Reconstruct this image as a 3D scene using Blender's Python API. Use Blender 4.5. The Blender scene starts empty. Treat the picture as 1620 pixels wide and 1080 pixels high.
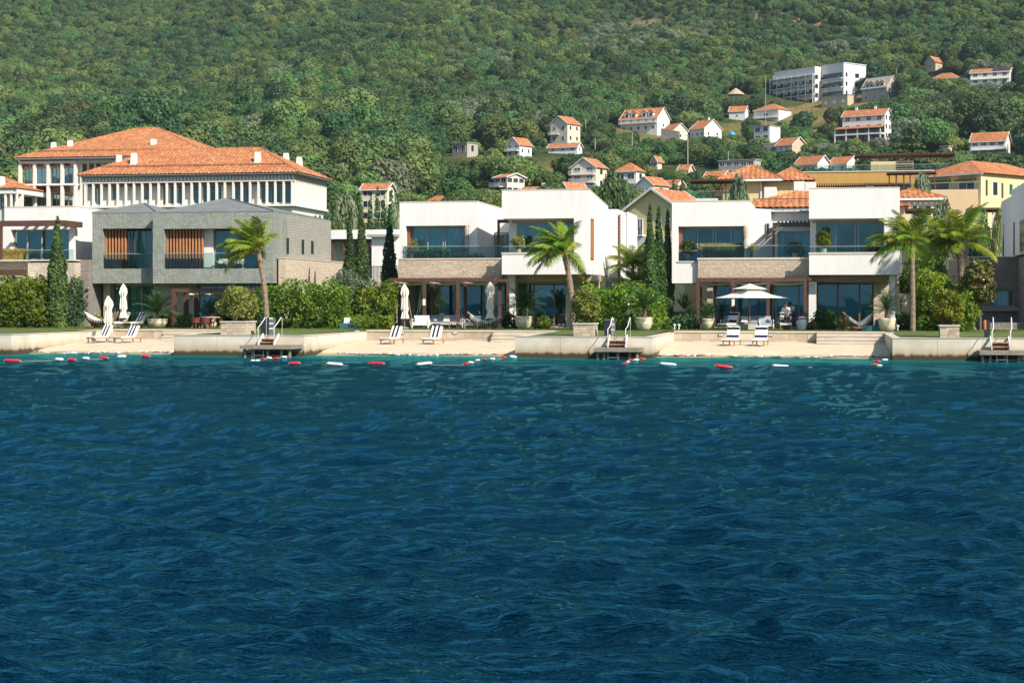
import bpy, math, random
import numpy as np
from mathutils import Vector, Matrix

R = math.radians
random.seed(7)
rng = np.random.default_rng(11)
scene = bpy.context.scene
COL = scene.collection

# ------------------------------------------------------------------ camera
# World: X runs along the shore, Y inland, Z up; sea level is z = 0. The camera stands on a boat at the origin.
F, VY, TH, EYE = 2700.0, 475.0, R(10.5), 3.2      # focal length in photo pixels, horizon row, yaw, eye height
cam_data = bpy.data.cameras.new('camera')
cam_data.sensor_width = 36.0
cam_data.lens = 36.0 * F / 1620.0
cam_data.shift_y = -(540.0 - VY) / 1620.0
cam_data.clip_start = 0.5
cam_data.clip_end = 20000.0
cam = bpy.data.objects.new('camera', cam_data)
COL.objects.link(cam)
cam.location = (0, 0, EYE)
cam.rotation_euler = (R(90), 0, TH)
scene.camera = cam

# ------------------------------------------------------------------ light
SUN = Vector((0.66, -0.50, 0.66)).normalized()     # towards the sun
w = bpy.data.worlds.new('World')
scene.world = w
w.use_nodes = True
nt = w.node_tree
bg = nt.nodes['Background']
sky = nt.nodes.new('ShaderNodeTexSky')
sky.sky_type = 'NISHITA'
sky.sun_disc = False
sky.sun_elevation = math.asin(SUN.z)
sky.sun_rotation = math.atan2(SUN.x, SUN.y)
sky.air_density = 1.0
sky.dust_density = 0.6
sky.ozone_density = 1.5
nt.links.new(sky.outputs[0], bg.inputs[0])
bg.inputs[1].default_value = 0.105
sd = bpy.data.lights.new('sun', 'SUN')
sd.energy = 4.7
sd.angle = R(0.5)
sd.color = (1.0, 0.93, 0.82)
so = bpy.data.objects.new('sun', sd)
COL.objects.link(so)
so.rotation_euler = SUN.to_track_quat('Z', 'Y').to_euler()
vs = scene.view_settings
vs.view_transform = 'Standard'
vs.look = 'None'
vs.exposure = 0.64
vs.gamma = 1.0
vs.use_curve_mapping = False
scene.cycles.max_bounces = 6
scene.cycles.diffuse_bounces = 2
scene.cycles.glossy_bounces = 3
scene.cycles.transparent_max_bounces = 8
scene.cycles.caustics_reflective = False
scene.cycles.caustics_refractive = False
scene.cycles.sample_clamp_direct = 8.0
scene.cycles.sample_clamp_indirect = 4.0
scene.cycles.use_denoising = True
scene.cycles.denoiser = 'OPENIMAGEDENOISE'
scene.cycles.denoising_input_passes = 'RGB_ALBEDO_NORMAL'
scene.cycles.denoising_prefilter = 'ACCURATE'

# ------------------------------------------------------------------ photo pixel -> place
CS, SN = math.cos(TH), math.sin(TH)
def zc(px, Y):
    return Y / (CS + (px - 810.0) / F * SN)
def X(px, Y):
    return zc(px, Y) * (-SN + (px - 810.0) / F * CS)
def Z(py, px, Y):
    return EYE + (VY - py) / F * zc(px, Y)
def P(px, py, Y):
    return Vector((X(px, Y), Y, Z(py, px, Y)))
def onz(px, py, z):
    d = (EYE - z) * F / (py - VY)
    u = (px - 810.0) / F
    if z == 1.28:                    # on the terraces: stay between the walls and the house fronts
        d = min(max(d, 108.3 / (CS + u * SN)), 113.2 / (CS + u * SN))
    return Vector((d * (-SN + u * CS), d * (CS + u * SN), z))
def mpp(px, Y):                      # metres per photo pixel there
    return zc(px, Y) / F
def proj(p):
    f = -SN * p[0] + CS * p[1]
    r = CS * p[0] + SN * p[1]
    return 810 + F * r / f, VY - F * (p[2] - EYE) / f, f

# ------------------------------------------------------------------ things and parts
def tag(o, label=None, cat=None, group=None, kind=None):
    if label: o['label'] = label
    if cat: o['category'] = cat
    if group: o['group'] = group
    if kind: o['kind'] = kind
    return o
def thing(name, label, cat, loc=(0, 0, 0), rz=0.0, group=None):
    o = bpy.data.objects.new(name, None)
    o.empty_display_size = 0.3
    COL.objects.link(o)
    o.location = loc
    o.rotation_euler = (0, 0, rz)
    return tag(o, label, cat, group, 'thing')
def link(name, me, m=None, parent=None, world=False):
    o = bpy.data.objects.new(name, me)
    COL.objects.link(o)
    if m is not None and not me.materials:
        me.materials.append(m)
    if parent is not None:
        o.parent = parent
        if world and parent.type == 'EMPTY':
            o.matrix_parent_inverse = Matrix.Translation(-Vector(parent.location))
    return o
def copy_tree(o, parent=None):
    c = o.copy()
    COL.objects.link(c)
    if parent is not None: c.parent = parent
    for ch in list(o.children): copy_tree(ch, c)
    return c

class MB:
    """collects vertices and faces; build() links them as one mesh object"""
    def __init__(s): s.v = []; s.f = []
    def add(s, vs, fs):
        n = len(s.v); s.v.extend([tuple(p) for p in vs]); s.f.extend([tuple(i + n for i in f) for f in fs]); return s
    def hexa(s, b, t):          # 4 bottom points, 4 top points, both anticlockwise from above
        return s.add(list(b) + list(t), [(3, 2, 1, 0), (4, 5, 6, 7), (0, 1, 5, 4), (1, 2, 6, 5), (2, 3, 7, 6), (3, 0, 4, 7)])
    def box(s, x0, x1, y0, y1, z0, z1, zb=None):   # zb: height of the top at the back
        if x0 > x1: x0, x1 = x1, x0
        if y0 > y1: y0, y1 = y1, y0
        zb = z1 if zb is None else zb
        return s.hexa([(x0, y0, z0), (x1, y0, z0), (x1, y1, z0), (x0, y1, z0)], [(x0, y0, z1), (x1, y0, z1), (x1, y1, zb), (x0, y1, zb)])
    def prism(s, poly, z0, z1):
        n = len(poly)
        return s.add([(p[0], p[1], z0) for p in poly] + [(p[0], p[1], z1) for p in poly],
                     [tuple(range(n - 1, -1, -1)), tuple(range(n, 2 * n))] + [(i, (i + 1) % n, n + (i + 1) % n, n + i) for i in range(n)])
    def prism_y(s, poly, y0, y1):                 # polygon in xz, extruded along y
        n = len(poly)
        return s.add([(p[0], y0, p[1]) for p in poly] + [(p[0], y1, p[1]) for p in poly],
                     [tuple(range(n)), tuple(range(2 * n - 1, n - 1, -1))] + [(i, n + i, n + (i + 1) % n, (i + 1) % n) for i in range(n)])
    def bar(s, a, b, w, h=None):                  # a square bar from a to b
        h = w if h is None else h
        a, b = Vector(a), Vector(b); d = (b - a).normalized()
        up = Vector((0, 0, 1)) if abs(d.z) < 0.95 else Vector((0, 1, 0))
        x = d.cross(up).normalized() * (w / 2); y = x.cross(d).normalized() * (h / 2)
        vs = [p + q for p in (a, b) for q in (-x - y, x - y, x + y, -x + y)]
        return s.add(vs, [(0, 1, 2, 3), (7, 6, 5, 4), (0, 4, 5, 1), (1, 5, 6, 2), (2, 6, 7, 3), (3, 7, 4, 0)])
    def tube(s, pts, r, n=8, cap=True):
        pts = [Vector(p) for p in pts]
        rs = r if isinstance(r, (list, tuple)) else [r] * len(pts)
        base = len(s.v); ref = None
        for i, p in enumerate(pts):
            d = (pts[min(i + 1, len(pts) - 1)] - pts[max(i - 1, 0)]).normalized()
            if ref is None: ref = Vector((0, 0, 1)) if abs(d.z) < 0.9 else Vector((1, 0, 0))
            x = d.cross(ref).normalized(); y = x.cross(d).normalized(); ref = y
            for k in range(n):
                a = 2 * math.pi * k / n
                q = p + (x * math.cos(a) + y * math.sin(a)) * rs[i]
                s.v.append(tuple(q))
        for i in range(len(pts) - 1):
            for k in range(n):
                a, b = base + i * n + k, base + i * n + (k + 1) % n
                s.f.append((a, a + n, b + n, b))
        if cap:
            s.f.append(tuple(base + k for k in range(n)))
            s.f.append(tuple(base + (len(pts) - 1) * n + k for k in range(n - 1, -1, -1)))
        return s
    def lathe(s, prof, n=16, c=(0, 0, 0)):        # profile of (r, z)
        base = len(s.v)
        for r, z in prof:
            for k in range(n):
                a = 2 * math.pi * k / n
                s.v.append((c[0] + r * math.cos(a), c[1] + r * math.sin(a), c[2] + z))
        for i in range(len(prof) - 1):
            for k in range(n):
                a, b = base + i * n + k, base + i * n + (k + 1) % n
                s.f.append((a, b, b + n, a + n))
        s.f.append(tuple(base + k for k in range(n - 1, -1, -1)))
        s.f.append(tuple(base + (len(prof) - 1) * n + k for k in range(n)))
        return s
    def mesh(s, name, m=None, smooth=False):
        me = bpy.data.meshes.new(name)
        me.from_pydata(s.v, [], s.f)
        if m is not None: me.materials.append(m)
        if smooth: me.polygons.foreach_set('use_smooth', [True] * len(me.polygons))
        me.update()
        return me
    def build(s, name, m, parent=None, world=True, smooth=False):
        return link(name, s.mesh(name, m, smooth), None, parent, world)

def npmesh(name, v, f, m=None, smooth=False):
    """quad mesh from numpy arrays"""
    me = bpy.data.meshes.new(name)
    v = np.asarray(v, np.float32); f = np.asarray(f, np.int32)
    k = f.shape[1]
    me.vertices.add(len(v)); me.vertices.foreach_set('co', v.ravel())
    me.loops.add(f.size); me.loops.foreach_set('vertex_index', f.ravel())
    me.polygons.add(len(f)); me.polygons.foreach_set('loop_start', np.arange(len(f), dtype=np.int32) * k)
    if smooth: me.polygons.foreach_set('use_smooth', np.ones(len(f), bool))
    me.update(calc_edges=True)
    if m is not None: me.materials.append(m)
    return me

# ------------------------------------------------------------------ materials
MATS = {}
def newmat(name):
    m = bpy.data.materials.new(name); m.use_nodes = True
    t = m.node_tree; return m, t, t.nodes['Principled BSDF']
def N(t, kind, **kw):
    n = t.nodes.new('ShaderNode' + kind)
    for k, v in kw.items():
        if k in n.inputs: n.inputs[k].default_value = v
        else: setattr(n, k, v)
    return n
def noise(t, scale, detail=4.0, rough=0.55, vec=None):
    n = N(t, 'TexNoise', Scale=scale, Detail=detail, Roughness=rough)
    if vec is not None: t.links.new(vec, n.inputs['Vector'])
    return n
def ramp(t, src, stops):
    r = t.nodes.new('ShaderNodeValToRGB')
    el = r.color_ramp.elements
    while len(el) < len(stops): el.new(0.5)
    for e, (p, c) in zip(el, stops):
        e.position = p; e.color = (c[0], c[1], c[2], 1)
    t.links.new(src, r.inputs[0]); return r
def mix(t, fac, a, b, blend='MIX'):
    m = t.nodes.new('ShaderNodeMix'); m.data_type = 'RGBA'; m.blend_type = blend
    for sock, val in ((m.inputs[0], fac), (m.inputs[6], a), (m.inputs[7], b)):
        if hasattr(val, 'links'): t.links.new(val, sock)
        elif isinstance(val, (int, float)): sock.default_value = val
        else: sock.default_value = (val[0], val[1], val[2], 1)
    return m.outputs[2]
def math_(t, op, a, b=None):
    m = t.nodes.new('ShaderNodeMath'); m.operation = op
    for s_, val in zip(m.inputs, (a, b)):
        if val is None: continue
        if hasattr(val, 'links'): t.links.new(val, s_)
        else: s_.default_value = val
    return m.outputs[0]
def pos(t): return t.nodes.new('ShaderNodeNewGeometry').outputs['Position']
def objco(t): return t.nodes.new('ShaderNodeTexCoord').outputs['Object']
def bump(t, b, h, strength, dist=0.02):
    n = t.nodes.new('ShaderNodeBump'); n.inputs['Strength'].default_value = strength; n.inputs['Distance'].default_value = dist
    t.links.new(h, n.inputs['Height']); t.links.new(n.outputs[0], b.inputs['Normal']); return n
def wallco(t):
    """(x+y, z) in metres: runs along walls of either direction"""
    s = N(t, 'SeparateXYZ'); t.links.new(pos(t), s.inputs[0])
    c = N(t, 'CombineXYZ'); t.links.new(math_(t, 'ADD', s.outputs[0], s.outputs[1]), c.inputs[0]); t.links.new(s.outputs[2], c.inputs[1])
    return c.outputs[0]
def plain(name, c, rough=0.7, var=0.15, scale=1.5, bumpy=0.0, bscale=20.0, spec=0.3, metal=0.0, c2=None, obj=False):
    """base colour with uneven tone and, if asked, fine relief"""
    m, t, b = newmat(name)
    v = objco(t) if obj else pos(t)
    n = noise(t, scale, 5, 0.6, v)
    lo = tuple(x * (1 - var) for x in c) if c2 is None else c2
    hi = tuple(min(1, x * (1 + var * 0.6)) for x in c)
    r = ramp(t, n.outputs[0], [(0.3, lo), (0.7, hi)])
    t.links.new(r.outputs[0], b.inputs['Base Color'])
    b.inputs['Roughness'].default_value = rough
    b.inputs['Specular IOR Level'].default_value = spec
    b.inputs['Metallic'].default_value = metal
    if bumpy: bump(t, b, noise(t, bscale, 4, 0.6, v).outputs[0], bumpy, 0.02)
    MATS[name] = m
    return m
def plaster(name, c, streak=0.07):
    m, t, b = newmat(name)
    mp = N(t, 'Mapping'); mp.inputs['Scale'].default_value = (1.2, 1.2, 0.16); t.links.new(pos(t), mp.inputs[0])
    n = noise(t, 1.6, 6, 0.65, mp.outputs[0])
    n2 = noise(t, 0.5, 5, 0.6, pos(t))
    a = ramp(t, n.outputs[0], [(0.35, tuple(x * (1 - streak) for x in c)), (0.62, c)])
    d = mix(t, math_(t, 'MULTIPLY', n2.outputs[0], 0.35), a.outputs[0], tuple(x * f for x, f in zip(c, (0.93, 0.90, 0.84))))
    t.links.new(d, b.inputs['Base Color'])
    b.inputs['Roughness'].default_value = 0.85
    b.inputs['Specular IOR Level'].default_value = 0.2
    bump(t, b, noise(t, 30, 3, 0.6, pos(t)).outputs[0], 0.12, 0.01)
    MATS[name] = m
    return m
def stonework(name, c1, c2, mortar, w_=0.42, h_=0.16, bmp=0.9):
    m, t, b = newmat(name)
    v = wallco(t)
    br = N(t, 'TexBrick'); t.links.new(v, br.inputs['Vector'])
    br.inputs['Scale'].default_value = 1.0
    br.inputs['Brick Width'].default_value = w_; br.inputs['Row Height'].default_value = h_
    br.inputs['Mortar Size'].default_value = 0.012; br.inputs['Mortar Smooth'].default_value = 0.3
    br.inputs['Color1'].default_value = (*c1, 1); br.inputs['Color2'].default_value = (*c2, 1); br.inputs['Mortar'].default_value = (*mortar, 1)
    br.squash = 1.6; br.squash_frequency = 3
    n = noise(t, 5, 6, 0.7, pos(t))
    n2 = noise(t, 0.35, 4, 0.6, pos(t))
    c = mix(t, 0.55, br.outputs[0], ramp(t, n.outputs[0], [(0.3, (0.45, 0.42, 0.38)), (0.7, (1.25, 1.2, 1.15))]).outputs[0], 'MULTIPLY')
    c = mix(t, math_(t, 'MULTIPLY', n2.outputs[0], 0.5), c, tuple(x * 0.8 for x in c2))
    t.links.new(c, b.inputs['Base Color'])
    b.inputs['Roughness'].default_value = 0.9
    b.inputs['Specular IOR Level'].default_value = 0.2
    h = math_(t, 'ADD', math_(t, 'MULTIPLY', br.outputs[1], -0.5), n.outputs[0])
    bump(t, b, h, bmp, 0.06)
    MATS[name] = m
    return m
def leafmat(name, c1, c2, c3, trans=0.25, rough=0.55, patch=0.35, spread=0.5):
    """foliage: tone varies leaf by leaf, clump by clump and tree by tree"""
    m, t, b = newmat(name)
    oi = N(t, 'ObjectInfo')
    n = noise(t, patch, 3, 0.6, pos(t))
    n2 = noise(t, 6.0, 2, 0.6, pos(t))
    f = math_(t, 'ADD', math_(t, 'MULTIPLY', n.outputs[0], 0.55), math_(t, 'MULTIPLY', n2.outputs[0], 0.45))
    a = ramp(t, f, [(0.36, c1), (0.5, c2), (0.64, c3)])
    hs = N(t, 'HueSaturation')
    t.links.new(a.outputs[0], hs.inputs['Color'])
    rnd2 = math_(t, 'FRACT', math_(t, 'MULTIPLY', oi.outputs['Random'], 17.31))
    t.links.new(math_(t, 'ADD', math_(t, 'MULTIPLY', rnd2, 0.075), 0.458), hs.inputs['Hue'])
    t.links.new(math_(t, 'ADD', math_(t, 'MULTIPLY', oi.outputs['Random'], spread), 1.0 - spread * .55), hs.inputs['Value'])
    t.links.new(hs.outputs[0], b.inputs['Base Color'])
    b.inputs['Roughness'].default_value = rough
    b.inputs['Specular IOR Level'].default_value = 0.25
    tr = N(t, 'BsdfTranslucent'); t.links.new(hs.outputs[0], tr.inputs[0])
    ms = N(t, 'MixShader'); ms.inputs[0].default_value = trans
    t.links.new(b.outputs[0], ms.inputs[1]); t.links.new(tr.outputs[0], ms.inputs[2])
    t.links.new(ms.outputs[0], t.nodes['Material Output'].inputs[0])
    MATS[name] = m
    return m
def stripes(name, ca, cb, width, axis=0, duty=0.5, rough=0.8):
    """striped cloth, in the object's own coordinates"""
    m, t, b = newmat(name)
    s = N(t, 'SeparateXYZ'); t.links.new(objco(t), s.inputs[0])
    fr = math_(t, 'FRACT', math_(t, 'DIVIDE', math_(t, 'ADD', s.outputs[axis], 50.0), width))
    c = mix(t, math_(t, 'LESS_THAN', fr, duty), ca, cb)
    t.links.new(c, b.inputs['Base Color']); b.inputs['Roughness'].default_value = rough
    b.inputs['Specular IOR Level'].default_value = 0.2
    MATS[name] = m
    return m

plaster('white', (0.77, 0.755, 0.72), 0.11)
plaster('hotel_white', (0.76, 0.73, 0.66))
plaster('house_white', (0.74, 0.72, 0.68), 0.14)
plaster('house_cream', (0.70, 0.63, 0.47), 0.12)
plaster('house_pink', (0.66, 0.55, 0.45), 0.12)
plaster('house_grey', (0.42, 0.38, 0.32), 0.2)
plaster('house_sand', (0.55, 0.44, 0.30), 0.15)
plaster('yellow', (0.70, 0.55, 0.30), 0.08)
plaster('pale_yellow', (0.60, 0.53, 0.28), 0.06)
plaster('ochre', (0.50, 0.31, 0.09), 0.10)
plaster('peach', (0.66, 0.48, 0.29), 0.06)
plaster('quay', (0.60, 0.54, 0.44), 0.18)
stonework('stone', (0.66, 0.55, 0.42), (0.50, 0.41, 0.31), (0.33, 0.27, 0.21), 0.34, 0.14, 1.0)
stonework('stone_pale', (0.68, 0.59, 0.46), (0.57, 0.48, 0.37), (0.41, 0.34, 0.26), 0.4, 0.17, 0.7)
stonework('stone_shaded', (0.34, 0.31, 0.28), (0.27, 0.24, 0.22), (0.17, 0.155, 0.14))  # darker copy of the villa stone, with shade put into its colour
stonework('rubble', (0.34, 0.31, 0.27), (0.24, 0.22, 0.19), (0.15, 0.14, 0.12), 0.7, 0.4, 1.0)
plain('slab', (0.50, 0.41, 0.31), 0.85, 0.22, 0.9, 0.3, 14)
plain('coping', (0.56, 0.50, 0.41), 0.85, 0.12, 2.0, 0.2, 20)
plain('brown', (0.10, 0.052, 0.034), 0.6, 0.25, 3.0, 0.1, 30)
plain('brown_light', (0.22, 0.10, 0.05), 0.6, 0.25, 3.0)
plain('slat_wood', (0.40, 0.175, 0.075), 0.5, 0.25, 2.5, 0.1, 30)
plain('frame', (0.34, 0.33, 0.29), 0.45, 0.05, 2, spec=0.5)
plain('frame_dark', (0.05, 0.05, 0.05), 0.45, 0.1, 2, spec=0.5)
plain('white_paint', (0.78, 0.77, 0.73), 0.4, 0.06, 4, spec=0.5)
plain('cloth_cream', (0.74, 0.70, 0.60), 0.9, 0.08, 5, 0.15, 8)
plain('cloth_taupe', (0.42, 0.36, 0.28), 0.9, 0.12, 5, 0.15, 8)
plain('curtain', (0.74, 0.78, 0.66), 0.9, 0.10, 3)
plain('room', (0.32, 0.30, 0.27), 0.9, 0.15, 1)
plain('grey_cloth', (0.30, 0.33, 0.36), 0.9, 0.12, 5)
plain('teal_cloth', (0.035, 0.12, 0.135), 0.85, 0.1, 5)
plain('dark_box', (0.022, 0.027, 0.036), 0.4, 0.2, 4, spec=0.5)
plain('metal_grey', (0.30, 0.31, 0.32), 0.35, 0.1, 4, metal=0.7)
plain('wood', (0.34, 0.21, 0.12), 0.7, 0.3, 6, 0.2, 30)
plain('weathered_wood', (0.26, 0.22, 0.17), 0.8, 0.3, 5, 0.3, 20)
plain('pot', (0.62, 0.53, 0.38), 0.75, 0.18, 4, 0.15, 14, obj=True)
plain('trunk', (0.15, 0.115, 0.085), 0.9, 0.4, 5, 0.8, 12, obj=True)
plain('palm_trunk', (0.24, 0.18, 0.125), 0.9, 0.4, 7, 0.9, 9, obj=True)
plain('red_float', (0.62, 0.022, 0.03), 0.35, 0.15, 4, spec=0.5)
plain('white_float', (0.82, 0.82, 0.80), 0.35, 0.08, 4, spec=0.5)
plain('rope', (0.55, 0.48, 0.34), 0.9, 0.2, 9)
plain('slate', (0.19, 0.20, 0.19), 0.6, 0.2, 1.2, 0.2, 12)
plain('skin', (0.26, 0.135, 0.085), 0.6, 0.1, 8)
plain('shirt', (0.76, 0.72, 0.66), 0.9, 0.08, 8)
plain('dark_cloth', (0.03, 0.032, 0.04), 0.9, 0.1, 8)
plain('hair', (0.012, 0.010, 0.009), 0.7, 0.1, 8)
plain('rattan', (0.14, 0.035, 0.028), 0.7, 0.2, 12)
plain('tan', (0.46, 0.35, 0.23), 0.8, 0.12, 8)
plain('orange', (0.55, 0.16, 0.03), 0.8, 0.15, 8)
plain('blue_paint', (0.02, 0.22, 0.50), 0.6, 0.1, 4)
plain('shutter_green', (0.012, 0.10, 0.055), 0.6, 0.1, 4)
plain('glass_dark', (0.022, 0.032, 0.036), 0.08, 0.2, 0.7, spec=0.6)
plain('solar', (0.015, 0.02, 0.045), 0.15, 0.1, 2, spec=0.6)
plain('concrete', (0.36, 0.34, 0.30), 0.9, 0.2, 0.8, 0.2, 10)
stripes('towel', (0.82, 0.81, 0.78), (0.010, 0.012, 0.035), 0.235, 1, 0.5)
stripes('towel_b', (0.82, 0.81, 0.78), (0.018, 0.02, 0.05), 0.24, 0, 0.36)
stripes('curtain_fold', (0.40, 0.43, 0.37), (0.30, 0.33, 0.28), 0.23, 0, 0.5)

def glassmat(name, tint, refl):
    m, t, b = newmat(name)
    t.nodes.remove(b)
    tr = N(t, 'BsdfTransparent'); tr.inputs[0].default_value = (*tint, 1)
    gl = N(t, 'BsdfGlossy'); gl.inputs['Roughness'].default_value = 0.015; gl.inputs[0].default_value = (0.80, 0.95, 1.0, 1)
    bp = N(t, 'Bump', Strength=0.03, Distance=0.2)
    t.links.new(noise(t, 0.55, 1, 0.5, pos(t)).outputs[0], bp.inputs['Height']); t.links.new(bp.outputs[0], gl.inputs['Normal'])
    fr = N(t, 'Fresnel', IOR=1.5)
    ms = N(t, 'MixShader')
    t.links.new(math_(t, 'MINIMUM', math_(t, 'ADD', fr.outputs[0], refl), 1.0), ms.inputs[0])
    t.links.new(tr.outputs[0], ms.inputs[1]); t.links.new(gl.outputs[0], ms.inputs[2])
    t.links.new(ms.outputs[0], t.nodes['Material Output'].inputs[0])
    MATS[name] = m
glassmat('glass', (0.62, 0.88, 0.88), 0.17)
glassmat('clear_glass', (0.74, 0.86, 0.83), 0.03)

def tilemat():
    m, t, b = newmat('roof_tile')
    v = pos(t)
    vo = N(t, 'TexVoronoi', Scale=3.2); t.links.new(v, vo.inputs['Vector'])
    sp = N(t, 'SeparateColor'); t.links.new(vo.outputs['Color'], sp.inputs[0])
    n = noise(t, 0.4, 4, 0.6, v)
    a = ramp(t, sp.outputs[0], [(0.0, (0.33, 0.120, 0.052)), (0.45, (0.42, 0.165, 0.068)), (0.8, (0.49, 0.205, 0.088)), (1.0, (0.57, 0.29, 0.15))])
    c = mix(t, 0.30, a.outputs[0], ramp(t, n.outputs[0], [(0.35, (0.6, 0.5, 0.45)), (0.65, (1.1, 1.1, 1.1))]).outputs[0], 'MULTIPLY')
    t.links.new(c, b.inputs['Base Color']); b.inputs['Roughness'].default_value = 0.85; b.inputs['Specular IOR Level'].default_value = 0.2
    bump(t, b, sp.outputs[1], 0.5, 0.05)
    MATS['roof_tile'] = m
tilemat()
def shinglemat():
    """overlapping green-grey scale cladding"""
    m, t, b = newmat('shingle')
    v = wallco(t)
    mp = N(t, 'Mapping'); mp.inputs['Rotation'].default_value = (0, 0, R(38)); t.links.new(v, mp.inputs[0])
    br = N(t, 'TexBrick'); t.links.new(mp.outputs[0], br.inputs['Vector'])
    br.inputs['Scale'].default_value = 1.0; br.inputs['Brick Width'].default_value = 0.27; br.inputs['Row Height'].default_value = 0.16
    br.inputs['Mortar Size'].default_value = 0.02; br.inputs['Mortar Smooth'].default_value = 0.2
    br.inputs['Color1'].default_value = (0.36, 0.365, 0.315, 1); br.inputs['Color2'].default_value = (0.25, 0.265, 0.235, 1); br.inputs['Mortar'].default_value = (0.145, 0.165, 0.145, 1)
    n = noise(t, 0.8, 5, 0.65, pos(t))
    c = mix(t, 0.4, br.outputs[0], ramp(t, n.outputs[0], [(0.3, (0.7, 0.75, 0.75)), (0.7, (1.2, 1.15, 1.05))]).outputs[0], 'MULTIPLY')
    t.links.new(c, b.inputs['Base Color']); b.inputs['Roughness'].default_value = 0.5; b.inputs['Specular IOR Level'].default_value = 0.4
    bump(t, b, math_(t, 'MULTIPLY', br.outputs[1], -1.0), 0.5, 0.03)
    MATS['shingle'] = m
    m, t, b = newmat('grey_tile')
    v = wallco(t)
    br = N(t, 'TexBrick'); t.links.new(v, br.inputs['Vector'])
    br.offset = 0.0
    br.inputs['Scale'].default_value = 1.0; br.inputs['Brick Width'].default_value = 0.42; br.inputs['Row Height'].default_value = 0.2
    br.inputs['Mortar Size'].default_value = 0.012
    br.inputs['Color1'].default_value = (0.36, 0.345, 0.285, 1); br.inputs['Color2'].default_value = (0.30, 0.29, 0.245, 1); br.inputs['Mortar'].default_value = (0.19, 0.185, 0.155, 1)
    t.links.new(br.outputs[0], b.inputs['Base Color']); b.inputs['Roughness'].default_value = 0.6
    bump(t, b, math_(t, 'MULTIPLY', br.outputs[1], -1.0), 0.6, 0.03)
    MATS['grey_tile'] = m
shinglemat()

leafmat('forest_leaf', (0.052, 0.114, 0.045), (0.106, 0.188, 0.052), (0.200, 0.262, 0.066), 0.28, 0.6, 0.018, .85)
leafmat('olive_leaf', (0.10, 0.15, 0.080), (0.17, 0.22, 0.12), (0.25, 0.30, 0.17), 0.2, 0.6, 0.2)
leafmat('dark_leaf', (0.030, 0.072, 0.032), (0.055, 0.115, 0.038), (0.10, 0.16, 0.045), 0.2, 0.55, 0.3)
leafmat('hedge_leaf', (0.070, 0.130, 0.012), (0.165, 0.235, 0.020), (0.32, 0.36, 0.035), 0.35, 0.5, 0.7)
leafmat('bush_leaf', (0.085, 0.125, 0.020), (0.19, 0.23, 0.04), (0.34, 0.34, 0.08), 0.3, 0.5, 0.9)
leafmat('pine_leaf', (0.025, 0.085, 0.012), (0.065, 0.165, 0.018), (0.125, 0.25, 0.03), 0.25, 0.6, 0.8)
leafmat('cypress_leaf', (0.026, 0.068, 0.022), (0.052, 0.115, 0.028), (0.105, 0.175, 0.042), 0.2, 0.6, 0.8)
leafmat('palm_leaf', (0.09, 0.17, 0.016), (0.20, 0.30, 0.026), (0.38, 0.43, 0.05), 0.35, 0.45, 1.2)
leafmat('cycad_leaf', (0.020, 0.062, 0.016), (0.040, 0.100, 0.022), (0.075, 0.150, 0.035), 0.2, 0.4, 1.0)
leafmat('magnolia_leaf', (0.055, 0.085, 0.024), (0.12, 0.12, 0.035), (0.28, 0.18, 0.055), 0.15, 0.3, 1.5)
leafmat('dry_grass', (0.30, 0.20, 0.06), (0.42, 0.28, 0.09), (0.50, 0.36, 0.13), 0.3, 0.8, 1.0)
leafmat('plume_grass', (0.20, 0.23, 0.05), (0.34, 0.34, 0.09), (0.48, 0.42, 0.18), 0.3, 0.7, 1.0)
leafmat('lawn_leaf', (0.055, 0.10, 0.012), (0.11, 0.16, 0.02), (0.19, 0.22, 0.04), 0.3, 0.7, 0.8)

# ------------------------------------------------------------------ leaves and crowns
def unit(v):
    return v / np.maximum(np.linalg.norm(v, axis=1, keepdims=True), 1e-9)
def leafquads(p, n, size, jit=0.6, aspect=1.5):
    """one bent-diamond leaf (or leaf clump) at each point, facing roughly n"""
    k = len(p)
    n = unit(n + rng.normal(0, jit, (k, 3)))
    a = unit(np.cross(n, rng.normal(0, 1, (k, 3))))
    b = np.cross(n, a)
    s = (size * rng.uniform(0.6, 1.35, k))[:, None]
    v = np.stack([p - a * s * aspect * 0.5, p - b * s * 0.5 + n * s * 0.10, p + a * s * aspect * 0.5, p + b * s * 0.5 + n * s * 0.10], 1).reshape(-1, 3)
    return v, np.arange(4 * k).reshape(-1, 4)
def lobes_points(lobes, k):
    """k points on the outer skins of a set of lobes (cx,cy,cz,rx,ry,rz), with outward normals; buried points dropped"""
    L = np.asarray(lobes, float)
    wgt = L[:, 3] * L[:, 5]; wgt = wgt / wgt.sum()
    i = rng.choice(len(L), int(k * 1.6), p=wgt)
    d = unit(rng.normal(0, 1, (len(i), 3)))
    r = rng.uniform(0.80, 1.04, len(i))[:, None]
    p = L[i, :3] + d * L[i, 3:6] * r
    n = unit(d / L[i, 3:6])
    q = (((p[:, None, :] - L[None, :, :3]) / L[None, :, 3:6]) ** 2).sum(2)
    q[np.arange(len(i)), i] = 9
    keep = q.min(1) > 0.60
    return p[keep][:k], n[keep][:k]
def round_lobes(r, h, n, flat=0.8, spread=0.62, lob=0.46):
    """lobes of a rounded tree crown, its foot at z = 0"""
    out = [(0, 0, h * 0.5, r * 0.62, r * 0.62, h * 0.40)]
    for k in range(n):
        a = k * 2.4 + random.uniform(-.4, .4); t = (k + 0.5) / n
        zz = h * (0.20 + 0.66 * t); rr = r * spread * math.sqrt(max(0.05, 1 - (2 * t - 0.9) ** 2 * 0.75)) * random.uniform(0.75, 1.15)
        s = r * lob * random.uniform(0.75, 1.2)
        out.append((rr * math.cos(a), rr * math.sin(a), zz, s, s, s * flat))
    return out
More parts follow.
